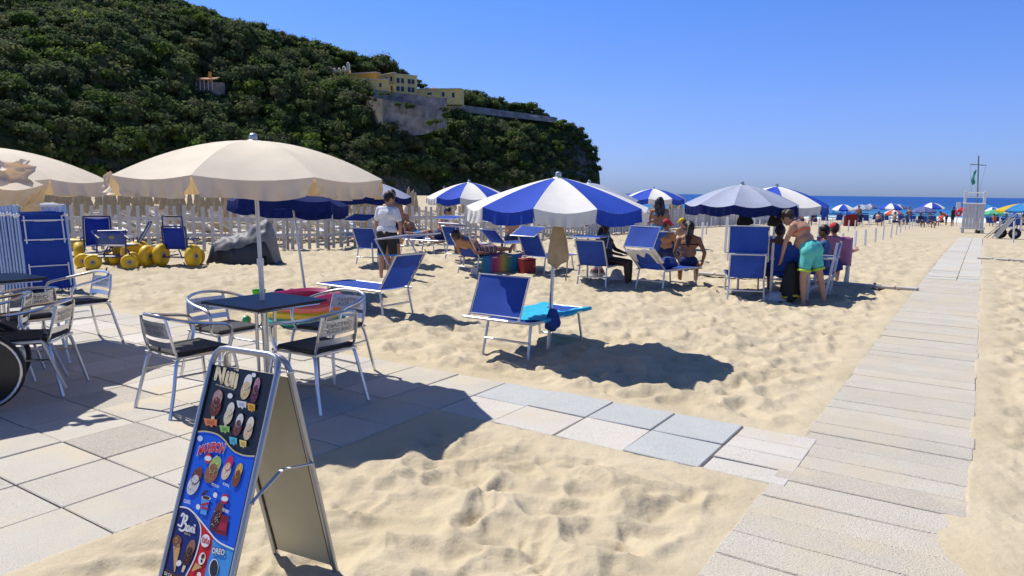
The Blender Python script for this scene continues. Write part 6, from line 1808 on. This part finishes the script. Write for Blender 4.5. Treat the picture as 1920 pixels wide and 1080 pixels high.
for px, py in ((1600, 421), (1572, 420), (1546, 421), (1523, 420), (1497, 420), (1622, 421), (1650, 422), (1660, 419), (1690, 421), (1712, 423), (1733, 424), (1750, 422), (1640, 418), (1855, 425), (1880, 427), (1868, 421), (1905, 430), (1890, 434), (1702, 418)):
    o = BL if first else BL.copy()
    if not first: COL.objects.link(o)
    first = False
    o.location = at(px, py); o.rotation_euler = (0, 0, r57 + rr.uniform(-.5, .5))
    tag(o, 'blue sun lounger by the water right of the tower' if px > 1840 else 'blue sun lounger by the water under the far parasols', 'sun lounger', 'blue loungers by the water right of the tower' if px > 1840 else 'blue loungers under the far parasols')
# ================================================================== PEOPLE
def capsule(mb, p0, p1, r0, r1, n=10):
    p0, p1 = Vector(p0), Vector(p1); d = p1 - p0
    if d.length < 1e-5: mb.ball(p0, r0, n, 8); return
    ax = d.normalized(); ln = d.length; pr = []
    for k in range(5): a = -PI / 2 + PI / 2 * k / 4; pr.append((max(.0005, r0 * math.cos(a)), r0 * math.sin(a)))
    for k in range(1, 5): a = PI / 2 * k / 4; pr.append((max(.0005, r1 * math.cos(a)), ln + r1 * math.sin(a)))
    pr.insert(5, (r1, ln))
    mb.lathe(pr, p0, n, axis=ax)
def remesh(mb, name, mats, parent, vox=.014, sm_it=3, noise=0.0, deci=None):
    me = bpy.data.meshes.new('tmp'); me.from_pydata(mb.v, [], mb.f)
    o = bpy.data.objects.new('tmp', me); COL.objects.link(o)
    r = o.modifiers.new('r', 'REMESH'); r.mode = 'VOXEL'; r.voxel_size = vox; r.use_smooth_shade = True
    s = o.modifiers.new('s', 'SMOOTH'); s.iterations = sm_it; s.factor = .5
    if deci: d = o.modifiers.new('d', 'DECIMATE'); d.ratio = deci
    dg = bpy.context.evaluated_depsgraph_get()
    m2 = bpy.data.meshes.new_from_object(o.evaluated_get(dg)); m2.name = name
    bpy.data.objects.remove(o); bpy.data.meshes.remove(me)
    if noise:
        co = np.empty(len(m2.vertices) * 3); m2.vertices.foreach_get('co', co); co = co.reshape(-1, 3)
        nn = np.empty(len(co) * 3); m2.vertices.foreach_get('normal', nn); nn = nn.reshape(-1, 3)
        f = (fbm(co[:, 0] * 26 + co[:, 2] * 9, co[:, 1] * 26 + co[:, 2] * 9, 7, 3) - .5) * 2 * noise
        m2.vertices.foreach_set('co', (co + nn * f[:, None]).ravel())
    m2.materials.clear()
    for k in (mats if isinstance(mats, list) else [mats]): m2.materials.append(k)
    m2.polygons.foreach_set('use_smooth', [True] * len(m2.polygons))
    x = bpy.data.objects.new(name, m2); COL.objects.link(x); x.parent = parent
    return x
def V3(*a): return Vector(a)
def skin(name, c): return mat(name, c, .48, var=.10, vscale=7, spec=.35)
SK1, SK2, SK3, SK4 = skin('fair_tanned_skin', (.46, .245, .155)), skin('tan_skin', (.34, .165, .090)), skin('brown_skin', (.20, .092, .052)), skin('dark_brown_skin', (.060, .030, .020))
HAIRB = mat('black_hair', (.012, .009, .008), .5, var=.3, vscale=30); HAIRN = mat('brown_hair', (.035, .020, .012), .55, var=.3, vscale=30)
def person(label, loc, rz, pelvis, spine, neck, face, legs, arms, sk, hair='short', hairm=None, fat=1.0, sc=1.0, wear=(), across=None, cap=None, glasses=False, torso=.47, vox=.014, group=None, bust=0.0, head_k=1.0):
    """local frame: x forward, y left, z up. legs/arms = [(dir1, dir2, dir3) left, right]"""
    root = thing('person', label, 'person', loc, rz, group); root.scale = (sc, sc, sc)
    P = Vector(pelvis); S_ = Vector(spine).normalized(); ac = Vector(across).normalized() if across else Vector((0, 1, 0))
    ac = (ac - S_ * ac.dot(S_)).normalized(); fw = ac.cross(S_)
    waist = P + S_ * .17; chest = P + S_ * (torso - .14); nk = P + S_ * torso
    N_ = Vector(neck).normalized(); F_ = Vector(face).normalized()
    hd = nk + N_ * .155
    Up = (N_ - F_ * N_.dot(F_)).normalized(); Lf = Up.cross(F_)
    b = MB()
    def cap_(a, c, r0, r1): capsule(b, a, c, r0, r1)
    segs = {}
    hipw = .088; shw = .172
    for s in (1, -1):
        cap_(P + ac * .055 * s + fw * -.015, P + ac * (hipw * s) - S_ * .04, .105 * fat, .095 * fat)
    cap_(P + ac * .05, P - ac * .05, .105 * fat, .105 * fat)
    cap_(waist + ac * .05, waist - ac * .05, .098 * fat, .098 * fat)
    if fat > 1.08: b.ball(waist + fw * .055 * fat - S_ * .03, (.115 * fat, .12 * fat, .115), 14, 10)
    cap_(chest + ac * .065, chest - ac * .065, .112 * (fat * .5 + .5), .112 * (fat * .5 + .5))
    cap_(P, chest, .095 * fat, .105 * fat)
    cap_(chest + S_ * .085 + ac * .10, chest + S_ * .085 - ac * .10, .068, .068)
    cap_(nk - S_ * .03, hd - Up * .05, .050, .048)
    for s in (1, -1): cap_(nk + N_ * .015 + ac * .03 * s, nk + ac * .12 * s - S_ * .035, .042, .050)
    if bust:
        for s in (1, -1): b.ball(chest + fw * .085 + ac * .065 * s + S_ * .0, (.05 * bust, .055 * bust, .055 * bust), 10, 8)
    for s in (1, -1): b.ball(chest + fw * .06 * (1 if not bust else 0) + ac * .06 * s + S_ * .03, (.055, .07, .06), 10, 8)
    # head
    hk = head_k
    rmh = Matrix((F_, Lf, Up)).transposed()
    b.ball(hd + Up * .03 - F_ * .008, (.093 * hk, .076 * hk, .103 * hk), 16, 12, rot=rmh)
    b.ball(hd - Up * .038 + F_ * .022, (.066 * hk, .056 * hk, .066 * hk), 14, 10, rot=rmh)
    cap_(hd - Up * .085 + F_ * .058, hd - Up * .082 + F_ * .05, .024, .026)
    cap_(hd + Up * .012 + F_ * .088, hd - Up * .022 + F_ * .104, .011, .016)
    cap_(hd + Up * .030 + F_ * .082 + Lf * .035, hd + Up * .030 + F_ * .082 - Lf * .035, .012, .012)
    for s in (1, -1): cap_(hd - Up * .052 + F_ * .082 + Lf * .002 * s, hd - Up * .052 + F_ * .078 + Lf * .022 * s, .010, .008)
    for s in (1, -1): b.ball(hd + Lf * .078 * s * hk - F_ * .005, (.022, .010, .032), 8, 6, rot=rmh)
    J = {}
    for s, (d1, d2, d3), nm in ((1, legs[0], 'l'), (-1, legs[1], 'r')):
        h = P + ac * hipw * s - S_ * .03; k = h + Vector(d1).normalized() * .42; a = k + Vector(d2).normalized() * .41; f = Vector(d3).normalized()
        cap_(h, k, .086 * fat, .056); cap_(k, k.lerp(a, .45), .054, .052); cap_(k.lerp(a, .3), a, .054, .034)
        cap_(a - Vector((0, 0, .03)) - f * .03, a + f * .13 - Vector((0, 0, .048)), .036, .027); cap_(a, a - Vector((0, 0, .03)), .034, .036)
        for q in range(5):
            o_ = ac * (.028 - .014 * q) * s; cap_(a + f * .125 - Vector((0, 0, .055)) + o_, a + f * (.175 - .006 * q) - Vector((0, 0, .062)) + o_, .011, .009)
        J['h' + nm], J['k' + nm], J['a' + nm] = h, k, a
    for s, (d1, d2, d3), nm in ((1, arms[0], 'l'), (-1, arms[1], 'r')):
        sh = nk + ac * shw * s - S_ * .055; e = sh + Vector(d1).normalized() * .275; w = e + Vector(d2).normalized() * .245; hdv = Vector(d3).normalized()
        b.ball(sh, .058, 10, 8)
        cap_(sh, e, .050 * (fat * .4 + .6), .038); cap_(e, e.lerp(w, .4), .038, .037); cap_(e.lerp(w, .2), w, .037, .025)
        pn = hdv.cross(Vector((d2)).normalized() if abs(hdv.dot(Vector(d2).normalized())) < .95 else ac); 
        pn = pn.normalized() if pn.length > 1e-3 else Vector((0, 0, 1)); sd = hdv.cross(pn).normalized()
        cap_(w, w + hdv * .035, .026, .028)
        for q in (-1, 0, 1): cap_(w + hdv * .03 + sd * .018 * q, w + hdv * .085 + sd * .024 * q, .017, .015)
        for q, lf_ in enumerate((.065, .078, .072, .054)):
            o_ = sd * (.030 - .020 * q); p1 = w + hdv * .088 + o_; p2 = p1 + (hdv * .9 + pn * .25).normalized() * lf_ * .55; p3 = p2 + (hdv * .7 + pn * .7).normalized() * lf_ * .5
            cap_(p1, p2, .0095, .009); cap_(p2, p3, .009, .0075)
        t1 = w + hdv * .03 + sd * .026; t2 = t1 + (hdv * .6 + sd * .8).normalized() * .04; cap_(t1, t2, .013, .011); cap_(t2, t2 + (hdv * .9 + pn * .3).normalized() * .032, .011, .009)
        J['s' + nm], J['e' + nm], J['w' + nm] = sh, e, w
    remesh(b, 'body', sk, root, vox, 3, deci=.6)
    # --- hair, caps, glasses
    hm = hairm or HAIRB
    if hair:
        h = MB()
        if hair != 'bald':
            h.ball(hd + Up * .042 - F_ * .020, (.098 * hk, .084 * hk, .100 * hk), 16, 12, rot=rmh)
            h.ball(hd + Up * .010 - F_ * .045, (.070 * hk, .078 * hk, .085 * hk), 14, 10, rot=rmh)
        if hair == 'curly':
            for k in range(26):
                a = rnd.uniform(0, 6.28); q = rnd.uniform(-.2, 1); d = (Lf * math.cos(a) + F_ * (math.sin(a) * .7 - .3)) * math.sqrt(max(0, 1 - q * q)) + Up * q
                h.ball(hd + Up * .03 - F_ * .02 + d * .10, .035, 8, 6)
        if hair == 'long':
            base = hd - F_ * .05
            for k in range(7):
                o_ = Lf * (-.075 + .025 * k); st_p = base + o_ + Up * .03; en = nk - S_ * (.14 + .05 * math.sin(k * 2.1)) - fw * .135 + o_ * 1.25
                cp = nk - fw * .085 + o_ * 1.25 + N_ * .02
                capsule(h, st_p, cp, .040, .036); capsule(h, cp, en, .036, .016)
        if hair == 'bun': h.ball(hd - F_ * .11 + Up * .04, .045, 10, 8)
        remesh(h, 'hair', hm, root, .012, 1, .008, deci=.6)
    if cap is not None:
        h = MB(); h.ball(hd + Up * .055 - F_ * .008, (.106, .093, .088), 18, 12, rot=rmh)
        for k in range(7):
            t = (k - 3) / 3; capsule(h, hd + Up * .055 + F_ * .07 + Lf * .06 * t, hd + Up * .045 + F_ * (.165 - .03 * t * t) + Lf * .055 * t, .014, .009)
        remesh(h, 'cap', cap, root, .010, 1)
    if glasses:
        g = MB()
        for s in (1, -1):
            g.ball(hd + Up * .012 + F_ * .088 + Lf * .033 * s, (.010, .027, .020), 10, 6, rot=rmh)
            g.tube([hd + Up * .014 + F_ * .085 + Lf * .058 * s, hd + Up * .014 + Lf * .086 * s], .004, 4)
        g.build('sunglasses', BLACK, root)
    else:
        for s in (1, -1): MB().ball(hd + Up * .012 + F_ * .083 + Lf * .032 * s, (.008, .014, .008), 8, 6, rot=rmh).build('eye', BLACK, root)
    # --- clothes
    for w_ in wear:
        k = w_[0]; m_ = w_[1]; c = MB(); g = .012
        if k == 'tshirt':
            capsule(c, chest + ac * .065, chest - ac * .065, .128, .128); capsule(c, P + S_ * .06 + ac * .05, P + S_ * .06 - ac * .05, .115 * fat, .115 * fat); capsule(c, P + S_ * .05, chest, .118 * fat, .122); capsule(c, P + S_ * .03 + ac * .075 - fw * .012, P + S_ * .03 - ac * .075 - fw * .012, .128 * fat, .128 * fat)
            capsule(c, waist + ac * .055, waist - ac * .055, .112 * fat, .112 * fat); capsule(c, chest + S_ * .085 + ac * .11, chest + S_ * .085 - ac * .11, .080, .080); capsule(c, nk - S_ * .05, nk - S_ * .01, .062, .062)
            for nm in 'lr':
                capsule(c, J['s' + nm], J['s' + nm].lerp(J['e' + nm], .62), .068, .064)
        elif k in ('shorts', 'long_shorts'):
            f_ = .55 if k == 'shorts' else .80
            for s, nm in ((1, 'l'), (-1, 'r')):
                capsule(c, P + ac * .055 * s, J['h' + nm], .120 * fat, .114 * fat); capsule(c, P + ac * .06 * s - fw * .018, P + ac * (.095 * s) - S_ * .04 - fw * .018, .126 * fat, .118 * fat); capsule(c, J['h' + nm], J['h' + nm].lerp(J['k' + nm], f_), .102 * fat, .090 * fat)
            capsule(c, P + ac * .05 + S_ * .045, P - ac * .05 + S_ * .045, .108 * fat, .108 * fat)
        elif k == 'bottom':
            capsule(c, P + ac * .06 - fw * .012, P - ac * .06 - fw * .012, .122 * fat, .122 * fat)
            for s, nm in ((1, 'l'), (-1, 'r')): capsule(c, P + ac * .055 * s, P + ac * .07 * s - S_ * .06, .120 * fat, .100 * fat)
        elif k == 'strap':
            c.tube([chest + S_ * w_[2] + (ac * math.cos(t) * (.112 + .072) + fw * math.sin(t) * .119) for t in [2 * PI * i / 28 for i in range(28)]], .012, 6, closed=True)
            if bust:
                for s in (1, -1): c.ball(chest + fw * .095 + ac * .065 * s, (.05 * bust, .058 * bust, .056 * bust), 10, 8)
            for s in (1, -1): c.tube(smooth_path([chest + fw * .13 + ac * .07 * s, nk + ac * .09 * s + fw * .05, nk - fw * .05 + ac * .03 * s + N_ * .02], 4), .007, 5)
            c.build('bikini_top', m_, root); continue
        elif k == 'swimsuit':
            capsule(c, chest + ac * .07, chest - ac * .07, .122, .122); capsule(c, P, chest, .115 * fat, .118); capsule(c, P + ac * .06, P - ac * .06, .114 * fat, .114 * fat); capsule(c, waist + ac * .05, waist - ac * .05, .108 * fat, .108 * fat)
            for s in (1, -1): capsule(c, chest + S_ * .05 + ac * .09 * s, nk + ac * .10 * s - S_ * .02, .075, .058)
        nmz = {'tshirt': 'shirt', 'shorts': 'shorts', 'long_shorts': 'shorts', 'bottom': 'bikini_bottom', 'swimsuit': 'swimsuit'}[k]
        o = remesh(c, nmz, m_, root, .014, 3, .004, deci=.7)
        if k in ('shorts', 'long_shorts') and len(w_) > 2:       # coloured hem
            h = MB()
            for nm in 'lr':
                d = (J['k' + nm] - J['h' + nm]).normalized(); c0_ = J['h' + nm].lerp(J['k' + nm], f_) + d * .070 * fat
                h.lathe([(.088 * fat, -.022), (.094 * fat, -.008), (.092 * fat, .012), (.080 * fat, .016)], c0_, 16, axis=d, caps=False)
            h.build('hem', w_[2], o)
    root['_joints'] = 0
    del root['_joints']
    return root, J, hd
D = Vector
def clothm(n, c, **k): return mat(n, c, .85, var=.10, vscale=12, bump=.3, bscale=50, **k)
WTEE = clothm('white_cotton', (.72, .72, .74)); DKS = clothm('black_shorts', (.018, .018, .022)); BLH = clothm('bright_blue_hem', (.03, .22, .55)); NVS = clothm('navy_shorts', (.012, .022, .09))
TQB = clothm('turquoise_bikini', (.02, .36, .60)); MINT = clothm('mint_shorts', (.10, .52, .46)); LIME = clothm('lime_trim', (.42, .66, .05)); ORB = clothm('orange_bikini', (.68, .10, .03)); BRB = clothm('dark_bikini', (.05, .012, .02))
REDCAP = clothm('red_cap', (.48, .015, .035)); YELCAP = clothm('yellow_cap', (.60, .42, .02)); BLKCAP = clothm('black_cap', (.012, .012, .013)); BLSH = clothm('blue_shirt', (.04, .10, .24))
FLORAL = stripes('floral_shorts', [(.5, .5, .52), (.02, .02, .03), (.45, .04, .05), (.04, .05, .18), (.55, .54, .5), (.05, .02, .02)], 'X', 5.0)
SWIMP = mat('patterned_swimsuit', (.05, .09, .18), .8, var=.8, vscale=60)
dn = (0, 0, -1)
# man in the white shirt, seen from behind
person('man in white shirt, black cap and dark shorts standing with his back to us', at(727, 523), R(72), (0, 0, .90), (0, -.04, 1), (.10, -.06, 1), (.9, -.35, -.25),
       [((.02, .10, -1), (-.03, .02, -1), (1, .2, 0)), ((.05, -.06, -1), (-.06, -.02, -1), (1, -.3, 0))],
       [((.0, .30, -1), (.25, .0, -1), (.25, 0, -1)), ((-.05, -.34, -1), (.20, .05, -1), (.3, .1, -1))], SK1, 'short', HAIRB, 1.0, 1.0, [('tshirt', WTEE), ('long_shorts', DKS, BLH)], cap=BLKCAP)
person('shirtless dark haired man facing us, half hidden behind the man in the white shirt', at(737, 511), R(-110), (0, 0, .90), (0, 0, 1), (.1, 0, 1), (.8, .6, -.2),
       [((.02, .06, -1), (-.03, .02, -1), (1, .2, 0)), ((.05, -.06, -1), (-.06, -.02, -1), (1, -.3, 0))],
       [((.05, .30, -1), (.55, .05, -.6), (.6, 0, -.6)), ((.0, -.30, -1), (.4, .2, -.8), (.3, .1, -1))], SK2, 'short', HAIRB, 1.0, 1.03, [('shorts', NVS)])
sit = [((1, .16, -.08), (.05, .0, -1), (1, .1, 0)), ((1, -.14, -.06), (.12, .0, -1), (1, -.1, 0))]
person('shirtless man sitting hunched on a lounger by the white fence', along(at(826, 474), 0, 0) , R(-8), (0, 0, .46), (.22, 0, 1), (.6, 0, .8), (.9, -.2, -.45), sit,
       [((.35, .12, -.9), (.8, -.3, -.35), (.9, -.2, -.2)), ((.35, -.16, -.9), (.85, .25, -.35), (.9, .2, -.2))], SK1, 'short', HAIRB, 1.16, 1.06, [('shorts', NVS)])
person('man lying on the rainbow striped towel in flowered shorts', along(L7, R7, .16) + V3(0, 0, .07), R7, (0, 0, .44), (-.86, 0, .42), (-.7, 0, .8), (.4, .2, .9),
       [((1, .10, .06), (1, .02, -.06), (.35, .1, 1)), ((1, -.10, .04), (1, -.02, -.05), (.35, -.1, 1))],
       [((.45, .25, -.75), (.8, -.2, .1), (.9, -.1, -.1)), ((.45, -.3, -.75), (.9, .2, .0), (1, 0, -.1))], SK2, 'short', HAIRN, 1.1, 1.0, [('long_shorts', FLORAL)])
person('bald person with bare back seated behind the low lounger by the fence', at(958, 474), R(60), (0, 0, .46), (.05, 0, 1), (.15, 0, 1), (.8, .5, -.3), sit,
       [((.3, .2, -.9), (.8, -.3, -.35), (.9, -.2, -.2)), ((.3, -.2, -.9), (.85, .25, -.35), (.9, .2, -.2))], SK1, 'bald', mat('grey_hair', (.2, .19, .18), .8), 1.05, .95, [('shorts', NVS)])
person('woman in patterned swimsuit sitting sideways on a lounger under the striped parasol', along(at(1127, 532), r57, .22), R(-24), (0, 0, .46), (-.10, 0, 1), (.1, 0, 1), (.35, .85, -.2),
       [((1, .14, -.06), (.02, .0, -1), (1, .1, 0)), ((1, -.12, -.06), (.08, .0, -1), (1, -.1, 0))],
       [((.5, .12, -.85), (.8, -.35, -.2), (.9, -.3, -.2)), ((.35, -.18, -.9), (.85, .25, -.2), (.9, .2, -.2))], SK4, 'curly', HAIRB, 1.05, .98, [('swimsuit', SWIMP)], bust=1.1)
person('woman in turquoise bikini standing with long black hair, her back to us', at(1233, 498), R(80), (0, 0, .88), (0, 0, 1), (.12, 0, 1), (.85, -.3, -.3),
       [((.04, .03, -1), (-.05, .02, -1), (1, .2, 0)), ((.0, -.05, -1), (-.02, .04, -1), (1, -.2, 0))],
       [((.12, .28, -1), (.75, -.55, .15), (.7, -.6, .1)), ((.12, -.28, -1), (.70, .5, .10), (.7, .5, .1))], SK2, 'long', HAIRB, .96, .98, [('bottom', TQB), ('strap', TQB, .02)], bust=.9)
person('person in red cap and sunglasses seated in the low blue lounger', along(at(1248, 507), R(75), .12), R(50), (0, 0, .40), (-.15, 0, 1), (.1, 0, 1), (.75, -.55, -.25), sit,
       [((.4, .2, -.9), (.8, -.3, -.2), (.9, -.2, -.2)), ((.4, -.2, -.9), (.85, .25, -.2), (.9, .2, -.2))], SK2, 'short', HAIRN, 1.0, .98, [('shorts', NVS)], cap=REDCAP, glasses=True)
person('child in yellow cap beside the person in the red cap', at(1276, 492), R(120), (0, 0, .52), (-.05, 0, 1), (.1, 0, 1), (.8, .4, -.3),
       [((.3, .1, -1), (-.2, .0, -1), (1, .1, 0)), ((.3, -.1, -1), (-.2, .0, -1), (1, -.1, 0))],
       [((.3, .2, -.9), (.6, -.3, -.5), (.9, -.2, -.2)), ((.3, -.2, -.9), (.6, .25, -.5), (.9, .2, -.2))], SK1, 'short', HAIRN, .85, .86, [('shorts', BLSH)], cap=YELCAP)
person('woman with long dark hair sitting on the foot of a lounger, back to us', along(L12, R12, .98) + V3(.1, .02, 0), R(75), (0, 0, .46), (-.02, 0, 1), (.1, .1, 1), (.35, .9, -.3), sit,
       [((.25, .3, -.9), (.6, -.2, -.5), (.9, -.2, -.2)), ((-.1, -.45, -.9), (.35, .15, -.8), (.9, .2, -.2))], SK2, 'long', HAIRB, .98, .98, [('bottom', NVS), ('strap', BRB, .0)], glasses=True, bust=.9)
person('woman bending forward in mint green shorts with lime trim and an orange bikini top', at(1512, 568), R(128), (0, 0, .86), (.50, .05, .86), (.9, .05, .35), (.45, .1, -.9),
       [((.05, .14, -1), (-.05, -.05, -1), (1, .3, 0)), ((-.28, -.10, -1), (-.22, -.04, -1), (1, -.2, 0))],
       [((.36, .06, -.95), (.20, .0, -1), (.2, 0, -1)), ((.42, -.05, -.95), (.3, .05, -1), (.2, 0, -1))], SK1, 'curly', HAIRN, 1.12, .99, [('shorts', MINT, LIME), ('strap', ORB, -.02)], bust=1.0)
person('dark haired man in navy shorts seated with bare back beside the bending woman', at(1452, 552), R(62), (0, 0, .45), (.18, 0, 1), (.45, -.1, .9), (.8, -.4, -.5), sit,
       [((.3, .3, -.9), (.7, -.3, -.3), (.9, -.2, -.2)), ((.3, -.3, -.9), (.75, .25, -.3), (.9, .2, -.2))], SK3, 'short', HAIRB, 1.08, 1.0, [('shorts', NVS)])
person('dark haired person in a blue shirt seated behind the bending woman', at(1537, 548), R(150), (0, 0, .46), (-.05, 0, 1), (.1, 0, 1), (.8, -.2, -.4), sit,
       [((.3, .2, -.9), (.8, -.3, -.2), (.9, -.2, -.2)), ((.3, -.2, -.9), (.85, .25, -.2), (.9, .2, -.2))], SK3, 'short', HAIRB, 1.0, .97, [('tshirt', BLSH), ('shorts', NVS)])
person('person in red cap seated in the chair draped with a pink towel', at(1557, 532), R(70), (0, 0, .45), (-.08, 0, 1), (.1, 0, 1), (.9, .3, -.2), sit,
       [((.1, .5, -.8), (.7, .1, -.1), (.9, .1, .1)), ((.2, -.6, -.7), (.8, -.3, .0), (.9, -.2, .2))], SK1, 'short', HAIRN, 1.0, .97, [('tshirt', NVS), ('shorts', NVS)], cap=REDCAP)
person('person lying back on the lounger beside the man in the white shirt, bent legs showing', along(at(768, 472), R(-28), .22) + V3(0, 0, .05), R(-28), (0, 0, .42), (-.62, 0, .78), (-.3, 0, 1), (.7, 0, .5),
       [((1, .10, .42), (.75, .02, -.62), (1, .1, .2)), ((1, -.10, .35), (.8, -.02, -.55), (1, -.1, .2))],
       [((.3, .3, -.8), (.8, -.2, .1), (.9, -.1, -.1)), ((.3, -.3, -.8), (.9, .2, .0), (1, 0, -.1))], SK2, 'short', HAIRB, 1.0, .98, [('shorts', BLH)])
# folding chairs with white frames
def deck_chair(loc, rz, label, cloth_m, towel=None):
    r_ = thing('folding_chair', label, 'chair', loc, rz, 'white framed folding chairs right of the tall lounger')
    for s in (-1, 1):
        y = s * .28
        MB().box((-.20, y, .46), (.035, .04, .94), (0, -.14, 0)).build('back_post', WHITEM, r_, smooth=False)
        MB().box((.20, y, .33), (.035, .04, .70), (0, .06, 0)).build('front_post', WHITEM, r_, smooth=False)
        MB().box((0, y, .665), (.52, .055, .03)).build('armrest', WHITEM, r_, smooth=False)
        MB().box((.0, y * .93, .21), (.56, .03, .035), (0, .55, 0)).build('leg_brace', WHITEM, r_, smooth=False)
    MB().box((.02, 0, .40), (.44, .52, .018)).build('seat_cloth', cloth_m, r_, smooth=False)
    MB().grid(lambda u_, v_: Vector((-.155 - .12 * u_ - .02 * math.sin(PI * v_), -.26 + .52 * v_, .46 + .44 * u_)), 4, 6).build('back_cloth', cloth_m, r_)
    return r_
dp = at(1557, 533); deck_chair(dp, R(70), 'white framed folding chair draped with a pink towel', BLUEF)
PINKT = mat('pink_towel', (.48, .20, .33), .95, var=.12, vscale=9, bump=.6, bscale=200)
c7, s7 = math.cos(R(70)), math.sin(R(70))
def ptw(u_, v_):
    y = -.31 + .62 * v_; t = u_ * 1.2
    if t < .25: x, z = -.20 + .2 * (.25 - t), .93
    else: x, z = -.30 - .03 * math.sin(v_ * 14) * (t - .25), .93 - (t - .25) * .52
    z += .01 * math.sin(v_ * 12) - .05 * (2 * v_ - 1) ** 2 * (1 if t > .3 else .3)
    return Vector((dp.x + x * c7 - y * s7, dp.y + x * s7 + y * c7, dp.z + z))
cloth('pink_towel', 'faded pink towel draped over the back of the white folding chair', 'towel', ptw, PINKT, 14, 16)
hp_ = Vector((dp.x - .36 * c7, dp.y - .36 * s7, dp.z + .80))
hb = MB().grid(hang(hp_ + V3(0, 0, -.22), .30, .32, .18, 2.4), 20, 10).build('drawstring_bag', NAVYC, None); tag(hb, 'blue drawstring bag hanging on the pink towel chair', 'bag')
for s in (-1, 1): MB().tube([hp_ + V3(.16 * s, 0, .10), hp_ + V3(0, -.03, -.24)], .006, 4).build('cord', BLACKC, hb)
deck_chair(at(1534, 556), R(150), 'white framed folding chair behind the bending woman', BLUEF)
deck_chair(at(1478, 560), R(70), 'white framed folding chair left of the bending woman, black bag at its side', BLUEF)
bk_ = at(1482, 566); o = MB().grid(hang(bk_ + V3(.0, 0, .66), .34, .64, .26, 1.7), 24, 14).build('black_bag', BLACKC, None); tag(o, 'big black bag with yellow trim standing at the feet of the bending woman', 'bag')
MB().tube([bk_ + V3(.16 * math.cos(t), .13 * math.sin(t), .10 + .02 * math.sin(3 * t)) for t in [2 * PI * i / 20 for i in range(20)]], .022, 6, closed=True).build('yellow_trim', mat('yellow_trim', (.45, .36, .02), .7), o)

# people by the water, many of them only a few pixels tall
FARSIT = [(1527, 424, SK2, NVS, 'yellow'), (1612, 424, SK2, NVS, 'red'), (1645, 424, SK1, None, ''), (1676, 425, SK2, None, ''), (1700, 424, SK1, BLSH, ''), (1706, 421, SK2, None, ''), (1722, 426, SK3, NVS, ''), (1741, 427, SK2, BLSH, ''), (1765, 424, SK2, ORB, ''), (1884, 426, SK3, None, ''), (1904, 428, SK2, None, ''), (1915, 430, SK3, None, ''), (1863, 424, SK2, ORB, ''), (1503, 423, SK2, None, '')]
acts = ['sitting', 'resting', 'leaning', 'crouching']
SPOT = ['left end of the far row', 'under the grey parasols', 'beside the red sunshade', 'under the orange parasol', 'left of the lilac parasol', 'behind a lounger left of the lilac parasol', 'under the lilac parasol', 'right of the lilac parasol', 'near the lifeguard', 'right of the tower by the trolley', 'under the blue and yellow parasol', 'at the right edge', 'under the green parasol', 'beneath the right striped parasol']
for k, (px, py, sk_, sh_, x) in enumerate(FARSIT):
    person('person sitting by the water %s' % SPOT[k], at(px, py), rr.uniform(0, 6.28), (0, 0, .45), (rr.uniform(-.1, .25), 0, 1), (.1, 0, 1), (.9, rr.uniform(-.4, .4), -.2), sit,
           [((.35, .2, -.9), (.8, -.3, -.2), (.9, -.2, -.2)), ((.35, -.2, -.9), (.85, .25, -.2), (.9, .2, -.2))], sk_, 'short', HAIRB, 1.0, 1.0, ([('tshirt', sh_)] if sh_ else []) + [('shorts', NVS)], vox=.03)
stand = [((.02, .08, -1), (-.03, .02, -1), (1, .2, 0)), ((.05, -.08, -1), (-.06, -.02, -1), (1, -.3, 0))]
adn = [((.05, .25, -1), (.2, .0, -1), (.25, 0, -1)), ((.05, -.25, -1), (.2, .05, -1), (.3, .1, -1))]
person('lifeguard in black standing left of the rescue post', at(1785, 424), R(120), (0, 0, .90), (0, 0, 1), (.05, 0, 1), (.9, .3, 0), stand, adn, SK3, 'short', HAIRB, 1.0, 1.05, [('tshirt', DKS), ('shorts', DKS)], vox=.025)
person('person in orange shirt bending beside the lifeguard', at(1773, 422), R(160), (0, 0, .85), (.8, 0, .6), (.9, 0, .3), (.7, 0, -.7), stand, [((.3, .2, -1), (.3, 0, -1), (.2, 0, -1)), ((.3, -.2, -1), (.3, 0, -1), (.2, 0, -1))], SK2, 'short', HAIRB, 1.0, 1.0, [('tshirt', ORB), ('shorts', NVS)], vox=.025)
person('bather standing under the grey parasols by the water', at(1608, 422), R(60), (0, 0, .90), (0, 0, 1), (.05, 0, 1), (.9, .3, 0), stand, adn, SK2, 'short', HAIRB, 1.0, 1.0, [('shorts', NVS)], vox=.025)
person('bather standing with raised arms left of the lilac parasol', at(1703, 420), R(200), (0, 0, .90), (0, 0, 1), (.05, 0, 1), (.9, .3, 0), stand, [((.2, .6, .6), (.2, -.5, .8), (0, -.3, 1)), ((.2, -.6, .6), (.2, .5, .8), (0, .3, 1))], SK2, 'short', HAIRB, 1.0, 1.0, [('bottom', NVS)], vox=.025)
person('bather standing in the gap between the near parasols, far by the water', at(1483, 424), R(90), (0, 0, .90), (0, 0, 1), (.05, 0, 1), (.9, .3, 0), stand, adn, SK3, 'short', HAIRB, 1.0, 1.0, [('shorts', NVS)], vox=.025)
sun_r = thing('sunshade_tent', 'round dark red beach windbreak by the water', 'windbreak', at(1594, 424))
MB().grid(lambda u_, v_: Vector((.55 * math.cos(PI * u_), -.3 * math.sin(PI * u_) , .95 * v_ * (1 - .25 * (2 * u_ - 1) ** 2))), 14, 5).build('cloth', mat('dark_red_cloth', (.20, .012, .015), .85), sun_r)
